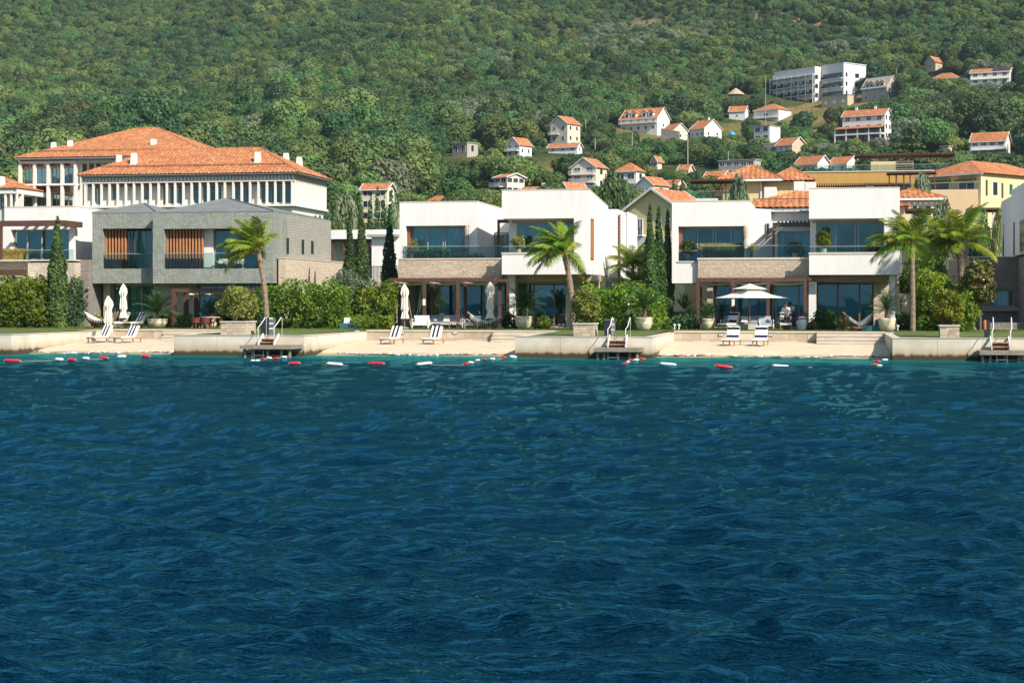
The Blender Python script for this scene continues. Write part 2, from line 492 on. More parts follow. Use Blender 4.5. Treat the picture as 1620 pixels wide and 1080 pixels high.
def column_lobes(r, h, n):
    out = []
    for k in range(n):
        t = (k + 0.5) / n
        rr = r * min(1.0, 0.72 + 1.4 * t) * (1 - max(0, t - 0.45) / 0.55 * 0.86)
        a = k * 2.4
        out.append((rr * .22 * math.cos(a), rr * .22 * math.sin(a), h * t, rr * random.uniform(.8, 1.0), rr * random.uniform(.8, 1.0), h / n * 1.7))
    return out
def limb_mb(r, h, crown_r, n=4):
    mb = MB()
    mb.tube([(0, 0, -0.6), (r * .3, 0, h * .35), (0, r * .4, h * .75), (0, 0, h * 1.05)], [r, r * .8, r * .6, r * .3], 7)
    for k in range(n):
        a = k * 6.28 / n + .5
        mb.tube([(0, 0, h * (.55 + .08 * k)), (crown_r * .3 * math.cos(a), crown_r * .3 * math.sin(a), h * .9 + .1), (crown_r * .6 * math.cos(a), crown_r * .6 * math.sin(a), h * 1.15)], [r * .45, r * .3, r * .12], 5)
    return mb
def crown_mesh(name, lobes, k, size, m, jit=0.55, zoff=0.0, aspect=1.5):
    p, n = lobes_points(lobes, k)
    p[:, 2] += zoff
    v, f = leafquads(p, n, size, jit, aspect)
    return npmesh(name, v, f, m)

# ------------------------------------------------------------------ the land
TZ = 1.28            # terrace level
Y_WALL, Y_PIER, Y_SHORE = 107.0, 93.5, 95.6
PY = np.array([-50, 150, 182, 212, 260, 340, 450, 560, 700, 850, 1000, 1200, 1500, 2200, 3200], float)
PZ = np.array([1.2, 1.2, 3.5, 6.0, 10.5, 19, 32, 54, 86, 128, 182, 268, 410, 720, 980], float)
def bumps(x, y):
    s = 0
    for a, b, c, A in ((.011, .006, 1.0, 1.0), (.004, .013, 2.2, 1.0), (.021, -.012, .4, .5), (-.008, .019, 4.1, .6), (.034, .027, 5.0, .22), (.05, -.04, 2.5, .15)):
        s = s + A * np.sin(a * x + b * y + c)
    return s
def terr(x, y):
    x = np.asarray(x, float); y = np.asarray(y, float)
    z = np.interp(y + 0.06 * (x + 100), PY, PZ)
    fold = np.sin(.021 * x + .006 * y + 1.3) + .6 * np.sin(.043 * x - .010 * y + .4) + .5 * np.sin(.011 * x + .019 * y)
    return z + bumps(x, y) * np.clip((y - 190) / 420, 0, 2.2) * 3.0 + fold * np.clip((y - 560) / 300, 0, 1.6) * 6.0
def hit(px, py):
    """where the ray through a photo pixel meets the hillside"""
    u = (px - 810.0) / F; dz = (VY - py) / F
    d = np.arange(140.0, 2400.0, 0.5)
    x = d * (-SN + u * CS); y = d * (CS + u * SN); z = EYE + d * dz
    i = np.nonzero(terr(x, y) >= z)[0]
    i = i[0] if len(i) else len(d) - 1
    return Vector((x[i], y[i], z[i]))
def inpoly(px, py, poly):
    c = np.zeros(px.shape, bool); n = len(poly)
    for i in range(n):
        (x0, y0), (x1, y1) = poly[i], poly[(i + 1) % n]
        c ^= ((y0 > py) != (y1 > py)) & (px < (x1 - x0) * (py - y0) / (y1 - y0 + 1e-9) + x0)
    return c
def projn(x, y, z):
    f = -SN * x + CS * y; r = CS * x + SN * y
    return 810 + F * r / f, VY - F * (z - EYE) / f, f
GRASS = [[(1188, 188), (1240, 172), (1300, 158), (1345, 158), (1412, 132), (1425, 150), (1345, 175), (1338, 205), (1290, 214), (1235, 206), (1200, 212)],
         [(952, 196), (1075, 205), (1068, 226), (960, 222)], [(690, 280), (740, 282), (742, 300), (700, 302)], [(826, 262), (893, 252), (897, 288), (834, 298)], [(1135, 197), (1185, 192), (1188, 222), (1146, 230)], [(1275, 212), (1318, 205), (1316, 232), (1282, 238)]]
BARE = [[(1225, 18), (1275, 26), (1262, 58), (1238, 52)], [(1270, 42), (1335, 30), (1330, 70), (1288, 78)], [(1165, 22), (1215, 12), (1225, 40), (1180, 46)],
        [(1000, 30), (1090, 26), (1070, 52), (985, 55)], [(810, 62), (840, 60), (830, 80), (806, 82)]]

def build_land():
    xs = np.concatenate([np.linspace(-3000, -760, 12), np.linspace(-720, 320, 210), np.linspace(360, 2500, 12)])
    ys = np.concatenate([np.linspace(146, 450, 80), np.linspace(455, 1120, 150), np.linspace(1150, 3200, 30)])
    gx, gy = np.meshgrid(xs, ys)
    gz = terr(gx, gy) - 0.05
    v = np.stack([gx, gy, gz], 2).reshape(-1, 3)
    nx, ny = len(xs), len(ys)
    i = (np.arange(ny - 1)[:, None] * nx + np.arange(nx - 1)[None, :]).reshape(-1)
    me = npmesh('hillside', v, np.stack([i, i + 1, i + nx + 1, i + nx], 1), None, True)
    px, py, _ = projn(v[:, 0], v[:, 1], v[:, 2])
    g = np.zeros(len(v)); b = np.zeros(len(v))
    for q in GRASS: g[inpoly(px, py, q)] = 1
    for q in BARE: b[inpoly(px + rng.normal(0, 5, len(px)), py + rng.normal(0, 4, len(px)), q)] = 1
    for nm, a in (('meadow', g), ('bare', b)):
        at = me.attributes.new(nm, 'FLOAT', 'POINT'); at.data.foreach_set('value', a.astype(np.float32))
    m, t, bs = newmat('hill_ground')
    n1 = noise(t, 0.05, 6, 0.65, pos(t)); n2 = noise(t, 0.7, 5, 0.7, pos(t))
    f = math_(t, 'ADD', math_(t, 'MULTIPLY', n1.outputs[0], .5), math_(t, 'MULTIPLY', n2.outputs[0], .5))
    green = ramp(t, f, [(.38, (.022, .045, .014)), (.5, (.055, .080, .022)), (.62, (.13, .13, .045))])
    mead = ramp(t, f, [(.38, (.060, .085, .022)), (.47, (.15, .145, .045)), (.54, (.22, .175, .065)), (.62, (.34, .25, .11))])
    bare = ramp(t, f, [(.36, (.10, .10, .045)), (.5, (.24, .17, .10)), (.64, (.36, .27, .18))])
    c = mix(t, N(t, 'Attribute', attribute_name='meadow').outputs['Fac'], green.outputs[0], mead.outputs[0])
    c = mix(t, N(t, 'Attribute', attribute_name='bare').outputs['Fac'], c, bare.outputs[0])
    t.links.new(c, bs.inputs['Base Color']); bs.inputs['Roughness'].default_value = 0.95; bs.inputs['Specular IOR Level'].default_value = 0.1
    bump(t, bs, n2.outputs[0], 1.0, 1.2)
    me.materials.append(m)
    tag(link('hillside', me), kind='structure')

    # opposite shore of the bay, behind the boat: what the windows mirror
    v = []; f = []; n = 160
    for k in range(n):
        a = math.pi * (0.98 + 1.04 * k / (n - 1)); d = 2600
        hgt = 330 + 150 * math.sin(k * .11) + 70 * math.sin(k * .31 + 1) + 25 * math.sin(k * .83)
        for rr, zz in ((0, -2), (250, hgt * .35), (620, hgt * .8), (900, hgt), (1500, hgt * .5)):
            v.append(((d + rr) * math.cos(a), (d + rr) * math.sin(a), zz))
    for k in range(n - 1):
        for j in range(4):
            a0 = k * 5 + j; f.append((a0, a0 + 1, a0 + 6, a0 + 5))
    mb = MB(); mb.v = v; mb.f = f
    plain('far_hills', (0.09, 0.20, 0.26), 0.95, 0.4, 0.01)  # the blue haze of distance is put into this colour
    tag(mb.build('far_shore_hills', MATS['far_hills'], smooth=True), kind='structure')
build_land()

def build_shore():
    # sand: one sheet from under the water up to the retaining walls
    xs = np.arange(-75, 45, 0.35); ys = np.concatenate([np.arange(84, 94, 1.0), np.arange(94, 108.2, 0.22)])
    gx, gy = np.meshgrid(xs, ys)
    z = np.interp(gy, [80, 90, Y_SHORE, 97.2, 98.6, 102, 107, 109], [-2.4, -.85, -.02, .20, .32, .48, .58, .58])
    edge = 0.35 * np.sin(gx * .33) + 0.2 * np.sin(gx * .9 + 1)
    z = z + np.where(gy < 98, edge * .05, 0) + (np.sin(gx * 2.1 + gy) * np.sin(gy * 2.7 - gx * .6) * .012 + rng.normal(0, .008, gx.shape)) * (gy > 96.5)
    nx, ny = len(xs), len(ys)
    i = (np.arange(ny - 1)[:, None] * nx + np.arange(nx - 1)[None, :]).reshape(-1)
    m, t, b = newmat('sand')
    n1 = noise(t, .8, 6, .65, pos(t)); n2 = noise(t, 9, 5, .7, pos(t))
    dry = ramp(t, math_(t, 'ADD', math_(t, 'MULTIPLY', n1.outputs[0], .5), math_(t, 'MULTIPLY', n2.outputs[0], .5)), [(.35, (.50, .405, .265)), (.65, (.66, .56, .39))])
    s = N(t, 'SeparateXYZ'); t.links.new(pos(t), s.inputs[0])
    wet = N(t, 'MapRange'); wet.inputs[1].default_value = .17; wet.inputs[2].default_value = .06
    t.links.new(math_(t, 'ADD', s.outputs[2], math_(t, 'MULTIPLY', math_(t, 'SUBTRACT', n1.outputs[0], .5), .08)), wet.inputs[0])
    t.links.new(mix(t, wet.outputs[0], dry.outputs[0], (.36, .265, .15)), b.inputs['Base Color'])
    t.links.new(math_(t, 'SUBTRACT', .95, math_(t, 'MULTIPLY', wet.outputs[0], .55)), b.inputs['Roughness'])
    bump(t, b, n2.outputs[0], .5, .05)
    tag(link('beach', npmesh('beach', np.stack([gx, gy, z], 2).reshape(-1, 3), np.stack([i, i + 1, i + nx + 1, i + nx], 1), m, True)), kind='structure')

    # the terrace ground behind the walls
    m, t, b = newmat('lawn')
    n1 = noise(t, .5, 5, .6, pos(t)); n2 = noise(t, 14, 4, .7, pos(t))
    f = math_(t, 'ADD', math_(t, 'MULTIPLY', n1.outputs[0], .5), math_(t, 'MULTIPLY', n2.outputs[0], .5))
    t.links.new(ramp(t, f, [(.36, (.040, .075, .012)), (.5, (.085, .125, .018)), (.64, (.16, .18, .035))]).outputs[0], b.inputs['Base Color'])
    b.inputs['Roughness'].default_value = .9; bump(t, b, n2.outputs[0], .8, .05)
    mb = MB(); mb.add([(-130, Y_WALL + .3, TZ - .02), (70, Y_WALL + .3, TZ - .02), (70, 146.5, TZ - .02), (-130, 146.5, TZ - .02)], [(0, 1, 2, 3)])
    tag(mb.build('lawn', m), kind='structure')
    # blades of grass on the strip behind the walls
    k = 26000
    gx = rng.uniform(-58, 14, k); gy = Y_WALL + .55 + rng.uniform(0, 1, k) ** 1.6 * 9
    p = np.stack([gx, gy, np.full(k, TZ - .02)], 1)
    a = rng.uniform(0, 6.28, k); h = rng.uniform(.035, .085, k)
    wv = np.stack([np.cos(a), np.sin(a), np.zeros(k)], 1) * .02
    tip = np.stack([rng.normal(0, .02, k), rng.normal(0, .02, k), h], 1)
    v = np.stack([p - wv, p + wv, p + tip], 1).reshape(-1, 3)
    o = link('grass', npmesh('grass', v, np.arange(3 * k).reshape(-1, 3), MATS['lawn_leaf']))
    tag(o, 'short green lawn grass along the terraces above the beaches', 'grass', kind='stuff')

    # the sea: real waves in view of the boat, a flat sheet beyond
    rows = 760; cols = 780
    d = 1.0 / np.linspace(1 / 10.5, 1 / 118.0, rows)
    az = np.linspace(-R(34), R(22), cols) - 0.0
    gd, ga = np.meshgrid(d, az, indexing='ij')
    x = gd * np.sin(ga); y = gd * np.cos(ga)
    zz = np.zeros_like(x); dx = np.zeros_like(x); dy = np.zeros_like(x)
    r2 = np.random.default_rng(5)
    lam = np.geomspace(4.2, 0.20, 110)
    th0 = R(-98)                                        # the wind pushes towards the boat, a little to one side
    cell = gd * gd * 1.15e-4 + .012
    for L in lam:
        k = 2 * math.pi / L
        th = th0 + r2.normal(0, .38 if L > 1 else .6)
        A = 0.0072 * L * (1.95 if L < .9 else 1.7 if L < 2.2 else .8) * r2.uniform(.4, 1.5)
        ph = k * (x * math.cos(th) + y * math.sin(th)) + r2.uniform(0, 6.28)
        # short waves come in patches and fade where the mesh cannot carry them
        gate = np.clip(L / (3.0 * cell) - .55, 0, 1)
        q = .65 + .5 * np.sin(x * .23 * r2.uniform(.5, 1.5) + r2.uniform(0, 6)) * np.sin(y * .2 * r2.uniform(.5, 1.5) + r2.uniform(0, 6))
        a_ = A * gate * q
        zz += a_ * np.sin(ph)
        dx += a_ * .62 * math.cos(th) * np.cos(ph); dy += a_ * .62 * math.sin(th) * np.cos(ph)
    calm = np.interp(y, [0, 80, 92, 96], [1, 1, .45, .22])
    v = np.stack([x + dx * calm, y + dy * calm, zz * calm], 2).reshape(-1, 3)
    i = (np.arange(rows - 1)[:, None] * cols + np.arange(cols - 1)[None, :]).reshape(-1)
    m, t, b = newmat('sea')
    s = N(t, 'SeparateXYZ'); t.links.new(pos(t), s.inputs[0])
    n1 = noise(t, .12, 4, .6, pos(t))
    yy = math_(t, 'ADD', s.outputs[1], math_(t, 'MULTIPLY', math_(t, 'SUBTRACT', n1.outputs[0], .5), 14.0))
    mr = N(t, 'MapRange'); mr.inputs[1].default_value = 74; mr.inputs[2].default_value = 97
    t.links.new(yy, mr.inputs[0])
    # deep water is blue; over the sandy shallows it turns turquoise
    cr = ramp(t, mr.outputs[0], [(0, (.0001, .0085, .017)), (.40, (.0002, .022, .034)), (.66, (.002, .11, .105)), (1.0, (.05, .42, .31))])
    t.nodes.remove(b)
    df = N(t, 'BsdfDiffuse'); t.links.new(cr.outputs[0], df.inputs[0])
    gl = N(t, 'BsdfGlossy'); gl.inputs[0].default_value = (.10, .42, .48, 1); gl.inputs['Roughness'].default_value = .03
    mp = N(t, 'Mapping'); mp.inputs['Scale'].default_value = (.30, 1.35, 1); mp.inputs['Rotation'].default_value = (0, 0, R(9)); t.links.new(pos(t), mp.inputs[0])
    na = noise(t, 3.4, 5, .62, mp.outputs[0]); nb = noise(t, 12, 3, .6, mp.outputs[0])
    h = math_(t, 'ADD', na.outputs[0], math_(t, 'MULTIPLY', nb.outputs[0], .25))
    bp = N(t, 'Bump', Strength=1.0, Distance=.15); t.links.new(h, bp.inputs['Height'])
    fr = N(t, 'Fresnel', IOR=1.33)
    for q in (df, gl, fr): t.links.new(bp.outputs[0], q.inputs['Normal'])
    ms = N(t, 'MixShader'); t.links.new(math_(t, 'MINIMUM', math_(t, 'MULTIPLY', fr.outputs[0], 1.12), .66), ms.inputs[0])
    t.links.new(df.outputs[0], ms.inputs[1]); t.links.new(gl.outputs[0], ms.inputs[2]); t.links.new(ms.outputs[0], t.nodes['Material Output'].inputs[0])
    tag(link('sea', npmesh('sea', v, np.stack([i, i + cols, i + cols + 1, i + 1], 1), m, True)), kind='structure')
    mb = MB(); mb.add([(-6000, -6000, -.75), (6000, -6000, -.75), (6000, 92, -.75), (-6000, 92, -.75)], [(0, 1, 2, 3)])
    tag(mb.build('open_water', m), kind='structure')
    # thin broken line of foam where the wavelets run up the sand
    p = []
    for xx in np.arange(-60, 16, .035):
        dens = .5 + .5 * math.sin(xx * .8) * math.sin(xx * .31 + 1)
        if random.random() < dens * .9:
            p.append((xx, 96.15 + .28 * math.sin(xx * .6) + .14 * math.sin(xx * 1.7) + random.gauss(0, .09), 0))
    p = np.array(p); p[:, 2] = np.interp(p[:, 1], [Y_SHORE, 97.2], [.0, .2]) + .02
    v, f = leafquads(p, np.tile([0, 0, 1.0], (len(p), 1)), .20, .12, 2.2)
    plain('foam', (.8, .82, .8), .8, .05, 4)
    tag(link('foam', npmesh('foam', v, f, MATS['foam'])), 'thin white foam line at the water edge of the beach', 'foam', kind='stuff')
build_shore()

# ------------------------------------------------------------------ building kit
W = MATS
def glaze(root, x0, x1, z0, z1, Y, cuts=(), curtains=(), room=3.0, bar=0.06, frame='frame', fold=True):
    """a run of glazing in an opening: frame, panes, curtains behind, a dim room"""
    edges = [0.0] + list(cuts) + [1.0]
    w_ = x1 - x0
    fm = MB()
    fm.box(x0, x1, Y - .04, Y + .06, z1 - bar, z1); fm.box(x0, x1, Y - .04, Y + .06, z0, z0 + bar)
    fm.box(x0, x0 + bar, Y - .04, Y + .06, z0 + bar, z1 - bar); fm.box(x1 - bar, x1, Y - .04, Y + .06, z0 + bar, z1 - bar)
    for c in cuts:
        fm.box(x0 + c * w_ - bar * .55, x0 + c * w_ + bar * .55, Y - .04, Y + .06, z0 + bar, z1 - bar)
    win = fm.build('window', W[frame], root)
    for a, b in zip(edges[:-1], edges[1:]):
        mb = MB(); mb.box(x0 + a * w_ + bar * .5, x0 + b * w_ - bar * .5, Y, Y + .02, z0 + bar * .6, z1 - bar * .6)
        mb.build('pane', W['glass'], win)
    for a, b in curtains:
        xa, xb = x0 + a * w_, x0 + b * w_
        n = max(6, int((xb - xa) / .06)); mb = MB()
        xs = [xa + (xb - xa) * i / n for i in range(n + 1)]
        ys = [Y + .32 + (.05 * math.sin(i * 1.9) + .02 * math.sin(i * .7) if fold else 0) for i in range(n + 1)]
        vs = [(p, q, z0 + .03) for p, q in zip(xs, ys)] + [(p, q, z1 - .05) for p, q in zip(xs, ys)]
        mb.add(vs, [(i, i + 1, n + 2 + i, n + 1 + i) for i in range(n)])
        mb.build('curtain', W['curtain'], win)
    if room:
        e = .02; mb = MB(); xa, xb, ya, yb, za, zb = x0 + e, x1 - e, Y + .10, Y + room - .05, z0 + e, z1 - e
        vs = [(xa, ya, za), (xb, ya, za), (xb, ya, zb), (xa, ya, zb), (xa, yb, za), (xb, yb, za), (xb, yb, zb), (xa, yb, zb)]
        mb.add(vs, [(4, 5, 6, 7), (0, 4, 7, 3), (1, 2, 6, 5), (0, 1, 5, 4), (3, 7, 6, 2)])
        # a few pieces of furniture standing in the room
        for k in range(2):
            fx = xa + (xb - xa) * (.25 + .5 * k) + random.uniform(-.2, .2); fw = min(.6, (xb - xa) * .15)
            mb.box(fx - fw, fx + fw, yb - 1.2, yb - .4, za + .005, za + random.uniform(.5, .9))
        mb.build('room_interior', W['room'], win)
    return win
def holed(mb, x0, x1, z0, z1, y0, y1, op, zb=None):
    """a wall slab in the xz plane with rectangular openings (ox0, ox1, oz0, oz1), ordered in x, same z range not required"""
    zb = z1 if zb is None else zb
    cur = x0
    for (a, b, c, d) in op:
        if a > cur: mb.box(cur, a, y0, y1, z0, z1, zb)
        if c > z0: mb.box(a, b, y0, y1, z0, c)
        if d < z1: mb.box(a, b, y0, y1, d, z1, zb)
        cur = b
    if cur < x1: mb.box(cur, x1, y0, y1, z0, z1, zb)
def balustrade(root, x0, x1, z0, z1, Y, n):
    """frameless glass guard: panes side by side with a thin rail"""
    mb = MB(); mb.box(x0, x1, Y - .025, Y + .025, z1 - .035, z1); rail = mb.build('handrail', W['frame'], root)
    for k in range(n):
        a, b = x0 + (x1 - x0) * k / n + .012, x0 + (x1 - x0) * (k + 1) / n - .012
        MB().box(a, b, Y - .01, Y + .01, z0, z1 - .035).build('glass_pane', W['clear_glass'], rail)
def pergola_posts(root, posts, w_, zt, m='brown', z0=TZ):
    for (x, y) in posts:
        MB().box(x - w_ / 2, x + w_ / 2, y - w_ / 2, y + w_ / 2, z0 - .03, zt).build('post', W[m], root)
def pergola(label, xs_front, Yf, Yb, zt, canopy=None, beam=.26, w_=.22, group=None, rafters=0):
    root = thing('pergola', label, 'pergola', ((xs_front[0] + xs_front[-1]) / 2, Yf, TZ), 0, group)
    x0, x1 = xs_front[0], xs_front[-1]
    pergola_posts(root, [(x, Yf) for x in xs_front] + [(x, Yb - .25) for x in xs_front], w_, zt - beam)
    MB().box(x0 - w_ / 2, x1 + w_ / 2, Yf - w_ / 2, Yf + w_ / 2, zt - beam, zt).build('front_beam', W['brown'], root)
    MB().box(x0 - w_ / 2, x1 + w_ / 2, Yb - .36, Yb - .14, zt - beam, zt).build('rear_beam', W['brown'], root)
    for x in (x0, x1):
        MB().box(x - w_ / 2, x + w_ / 2, Yf + w_ / 2, Yb - .36, zt - beam + .003, zt - .003).build('side_beam', W['brown'], root)
    for k in range(rafters):
        x = x0 + (x1 - x0) * (k + 1) / (rafters + 1)
        MB().box(x - .05, x + .05, Yf + w_ / 2, Yb - .36, zt - .17, zt - .02).build('rafter', W['brown'], root)
    if canopy:
        a, b = canopy
        n = 26; vs = []; fs = []
        for j in range(9):
            yy = Yf + .2 + (Yb - Yf - .75) * j / 8
            for i in range(n + 1):
                t = i / n
                vs.append((a + (b - a) * t, yy, zt - beam - .02 - .10 * abs(math.sin(t * math.pi * 3)) - .13 * abs(math.sin(j / 8 * math.pi * 2))))
        for j in range(8):
            for i in range(n): q = j * (n + 1) + i; fs.append((q, q + 1, q + n + 2, q + n + 1))
        MB().add(vs, fs).build('canopy', W['cloth_cream'], root, smooth=True)
    return root
def coping(root, x0, x1, Y0, Y1, z, h=.10, over=.05, m='coping'):
    return MB().box(x0 - over, x1 + over, Y0 - over, Y1, z, z + h).build('coping', W[m], root)

# ------------------------------------------------------------------ villa B (between the two quays) and its sister, villa C
def villa_b():
    Yc = 117.5; px = 800
    root = thing('villa', 'white cubic villa with stone band, brown timber pergola and palm in front', 'villa', (X(790, 121), 121, TZ))
    zt = lambda py, p, Y: Z(py, p, Y)
    # left upper block, set back behind its roof terrace
    YL, YS = 120.6, 118.7
    x0, x1 = X(632, YL), X(755, YL); z1 = Z(320, 690, YL); zf = Z(410, 690, YS)
    ox0, ox1, oz1 = X(642, YL), X(742, YL), Z(357, 690, YL)
    mb = MB(); holed(mb, x0, x1, zf - .3, z1, YL, YL + 3.6, [(ox0, ox1, zf - .1, oz1)]); mb.box(x0, x1, YL + 3.6, 131, zf - .3, z1)
    mb.build('wall', W['white'], root)
    coping(root, x0, x1, YL, 131, z1, .07, .02)
    glaze(root, X(652, YL + 1), X(741, YL + 1), zf - .1, oz1 - .12, YL + .9, (.29, .56, .60, .86), ((.04, .28), (.30, .55), (.62, .85)), 2.6)
    MB().box(ox0 + .003, X(652, YL + 1), YL + .35, YL + 1.0, zf - .1, oz1 - .004).build('timber_reveal', W['brown_light'], root)
    MB().box(ox0 + .004, ox1 - .004, YL + .80, YL + 1.0, oz1 - .12, oz1 - .003).build('lintel', W['frame'], root)
    # terrace slab with the stone band in front
    bx0, bx1 = X(630, YS), X(794, YS); zb0, zb1 = Z(440, 700, YS), Z(410.5, 700, YS)
    MB().box(bx0, bx1, YS, YS + .45, zb0, zb1).build('stone_band', W['stone'], root)
    coping(root, bx0, bx1, YS, YS + .6, zb1, .09, .04)
    MB().box(bx0 + .01, bx1, YS + .45, 131, zb0 + .02, zf - .31).build('terrace_slab', W['white'], root)
    balustrade(root, X(635.5, YS), bx1 - .05, zb1 + .09, Z(389, 700, YS), YS + .25, 5)
    # recessed link between the blocks, with its own small pergola
    xr0, xr1 = x1, X(800, 125)
    mb = MB(); holed(mb, xr0 + .002, xr1 + 2.5, zf - .3, Z(345, 790, 125), 126.5, 127, [(xr1 - 1.2, xr1 + .5, zf - .2, Z(368, 790, 126.5))])
    mb.build('wall', W['white'], root)
    glaze(root, xr1 - 1.2, xr1 + .5, zf - .2, Z(368, 790, 126.5), 126.7, (.5,), (), 2.0)
    px0 = X(788, YL)
    MB().box(px0, px0 + .16, YL - .3, YL - .14, zf - .25, Z(353, 790, YL)).build('post', W['brown'], root)
    MB().box(px0, X(806, YL), YL - .32, YL - .12, Z(353, 790, YL), Z(351, 790, YL) + .15).build('beam', W['brown'], root)
    # right upper block standing forward
    x2, x3 = X(794, Yc), X(932, Yc); zt1, ztb = Z(301, 860, Yc), Z(327.5, 963, 128)
    zo1, zo0, zbt = Z(345.5, 860, Yc), Z(402, 860, Yc), Z(434, 860, Yc)
    oxa, oxb = X(801, Yc), X(908, Yc)
    back = 128.0
    mb = MB()
    mb.hexa([(x2, Yc, zo1), (x3, Yc, zo1), (x3, back, zo1), (x2, back, zo1)], [(x2, Yc, zt1), (x3, Yc, zt1), (x3, back, ztb), (x2, back, ztb)])
    mb.box(oxb, x3, Yc, 121.2, zo0, zo1)                      # solid pier at the corner
    # side wall with a slot window
    s0, s1 = 118.9, 119.9
    mb.box(oxb, x3, 121.2, back, zo0, zo1)
    mb.box(x2, x3, Yc, back, zbt, zo0)
    mb.box(x2, oxb, 123.0, back, zo0, zo1)
    mb.build('wall', W['white'], root)
    mb = MB(); q = .04                                         # slot window in the flank: frame proud, dark pane
    ya, yb, za, zb_ = 118.2, 119.7, Z(411, 935, 118.9), Z(346, 935, 118.9)
    mb.box(x3 - .2, x3 + q, ya, ya + .1, za, zb_); mb.box(x3 - .2, x3 + q, yb - .1, yb, za, zb_); mb.box(x3 - .2, x3 + q, ya + .1, yb - .1, za, za + .1); mb.box(x3 - .2, x3 + q, ya + .1, yb - .1, zb_ - .1, zb_)
    sl = mb.build('slot_window', W['brown_light'], root)
    MB().box(x3 - .1, x3 + .012, ya + .1, yb - .1, za + .1, zb_ - .1).build('pane', W['slat_wood'], sl)
    MB().hexa([(x2 - .02, Yc - .02, zt1 + .002), (x3 + .02, Yc - .02, zt1 + .002), (x3 + .02, back, ztb + .002), (x2 - .02, back, ztb + .002)],
              [(x2 - .02, Yc - .02, zt1 + .07), (x3 + .02, Yc - .02, zt1 + .07), (x3 + .02, back, ztb + .07), (x2 - .02, back, ztb + .07)]).build('coping', W['coping'], root)
    glaze(root, oxa + .3, oxb, zo0, zo1 - .22, 120.0, (.28, .61, .85), ((.01, .10),), 3.0)
    MB().box(x2 + .05, oxa + .3, 120.0, 121.5, zo0, zo1 - .002).build('wall_return', W['white'], root)
    MB().box(oxa, oxb - .002, 119.7, 120.0, zo1 - .22, zo1 - .002).build('lintel', W['frame'], root)
    MB().box(x2 - .03, oxb, Yc - .04, Yc + .3, zo0, zo0 + .13).build('sill', W['coping'], root)
    balustrade(root, x2 + .02, oxb - .02, zo0 + .13, Z(389, 860, Yc), Yc + .15, 4)
    # ground floor
    Yg = 121.5
    ztop = zb0 + .02
    MB().box(bx0 + .02, X(655, Yg), YS + .5, Yg + 1.2, TZ - .05, ztop).build('stone_pier', W['stone_pale'], root)
    glaze(root, X(655, Yg), X(799, Yg), TZ, ztop - .35, Yg, (.10, .285, .46, .56, .76, .93), ((.0, .08), (.77, .92), (.47, .54)), 4.5, .09)
    MB().box(X(655, Yg), X(799, Yg), Yg - .15, Yg + 4, ztop - .35, ztop - .001).build('lintel', W['frame'], root)
    MB().box(X(799, Yc), X(810, Yc), Yc + 1.0, Yc + 1.6, TZ - .05, zbt).build('column', W['white'], root)
    xw0, xw1 = X(819, 121), X(896, 121)
    MB().box(X(793, 119), X(948, 119), 119.2, 120.6, Z(445, 860, 119.2), zbt - .001).build('stone_fascia', W['stone'], root)
    mb = MB(); holed(mb, X(810, 121), X(948, 121), TZ - .05, Z(445, 860, 121) - .001, 120.7, 121.3, [(xw0, xw1, TZ + .02, Z(449, 860, 121))])
    mb.build('stone_wall', W['stone_pale'], root)
    glaze(root, xw0, xw1, TZ + .02, Z(449, 860, 121), 121.2, (.33, .74), (), 4.0, .09, 'brown_light')
    MB().box(X(810, 121) + .3, X(948, 121), 121.35, 131, TZ - .05, zbt - .01).build('core', W['white'], root) if False else None
    # pendant lamp glimmering behind the glass
    c = P(867, 468, 122.2)
    mb = MB().lathe([(.02, .42), (.05, .35), (.10, .2), (.19, .02), (.2, 0)], 10, (c.x, c.y, c.z - .2)); mb.tube([(c.x, c.y, c.z + .2), (c.x, c.y, Z(449, 860, 121) - .05)], .01, 4)
    mb.build('pendant_lamp', W['cloth_cream'], root)
    # rear wing seen past the corner, with a stack of timber louvres on its edge
    xa, xb = X(958, back + .01), X(977, back + .01)
    zr = Z(331, 968, back); MB().box(xa, xb, back + .01, back + 9, TZ - .05, zr).build('rear_wing', W['white'], root)
    xc, xd = X(977, back + .3), X(982, back + .3)
    n = 22; zz0, zz1 = Z(447, 979, back), Z(338, 979, back)
    MB().box(xb, xd - .05, back + .35, back + 4.5, TZ, zr - .25).build('rear_wing', W['white'], root)
    for k in range(n):
        za = zz0 + (zz1 - zz0) * k / n
        MB().hexa([(xb + .01, back + .05, za), (xd, back + .05, za), (xd, back + .33, za + .05), (xb + .01, back + .33, za + .05)],
                  [(xb + .01, back + .05, za + .13), (xd, back + .05, za + .13), (xd, back + .33, za + .18), (xb + .01, back + .33, za + .18)]).build('louvre', W['brown_light'], root)
    MB().box(xd - .04, X(992, 133) , 133, 140, TZ - .05, Z(335, 985, 133)).build('rear_wing', W['white'], root)
    # front pergola
    Yp = 116.0
    xs = [X(p, Yp) for p in (618, 671.5, 724.5, 780)]
    pergola('brown timber pergola with cream canopy, closed parasols before its posts', xs, Yp, YS, Z(439.5, 700, Yp), (xs[0] + .1, xs[-1] - .1))
    MB().box(xs[-1] - .1, X(803, Yp), Yp + .5, Yp + .7, Z(446, 790, Yp), Z(441, 790, Yp)).build('beam', W['brown'], root)
    MB().box(X(799, Yp), X(803, Yp), Yp + .5, Yp + .7, TZ - .03, Z(446, 790, Yp)).build('post', W['brown'], root)
    s = P(671, 478, Yp - .125)
    tag(MB().box(s.x - .10, s.x + .10, Yp - .135, Yp - .112, s.z - .22, s.z + .22).build('notice_board', W['white_paint']), 'small white notice on the pergola post beside a closed parasol', 'notice')
villa_b()

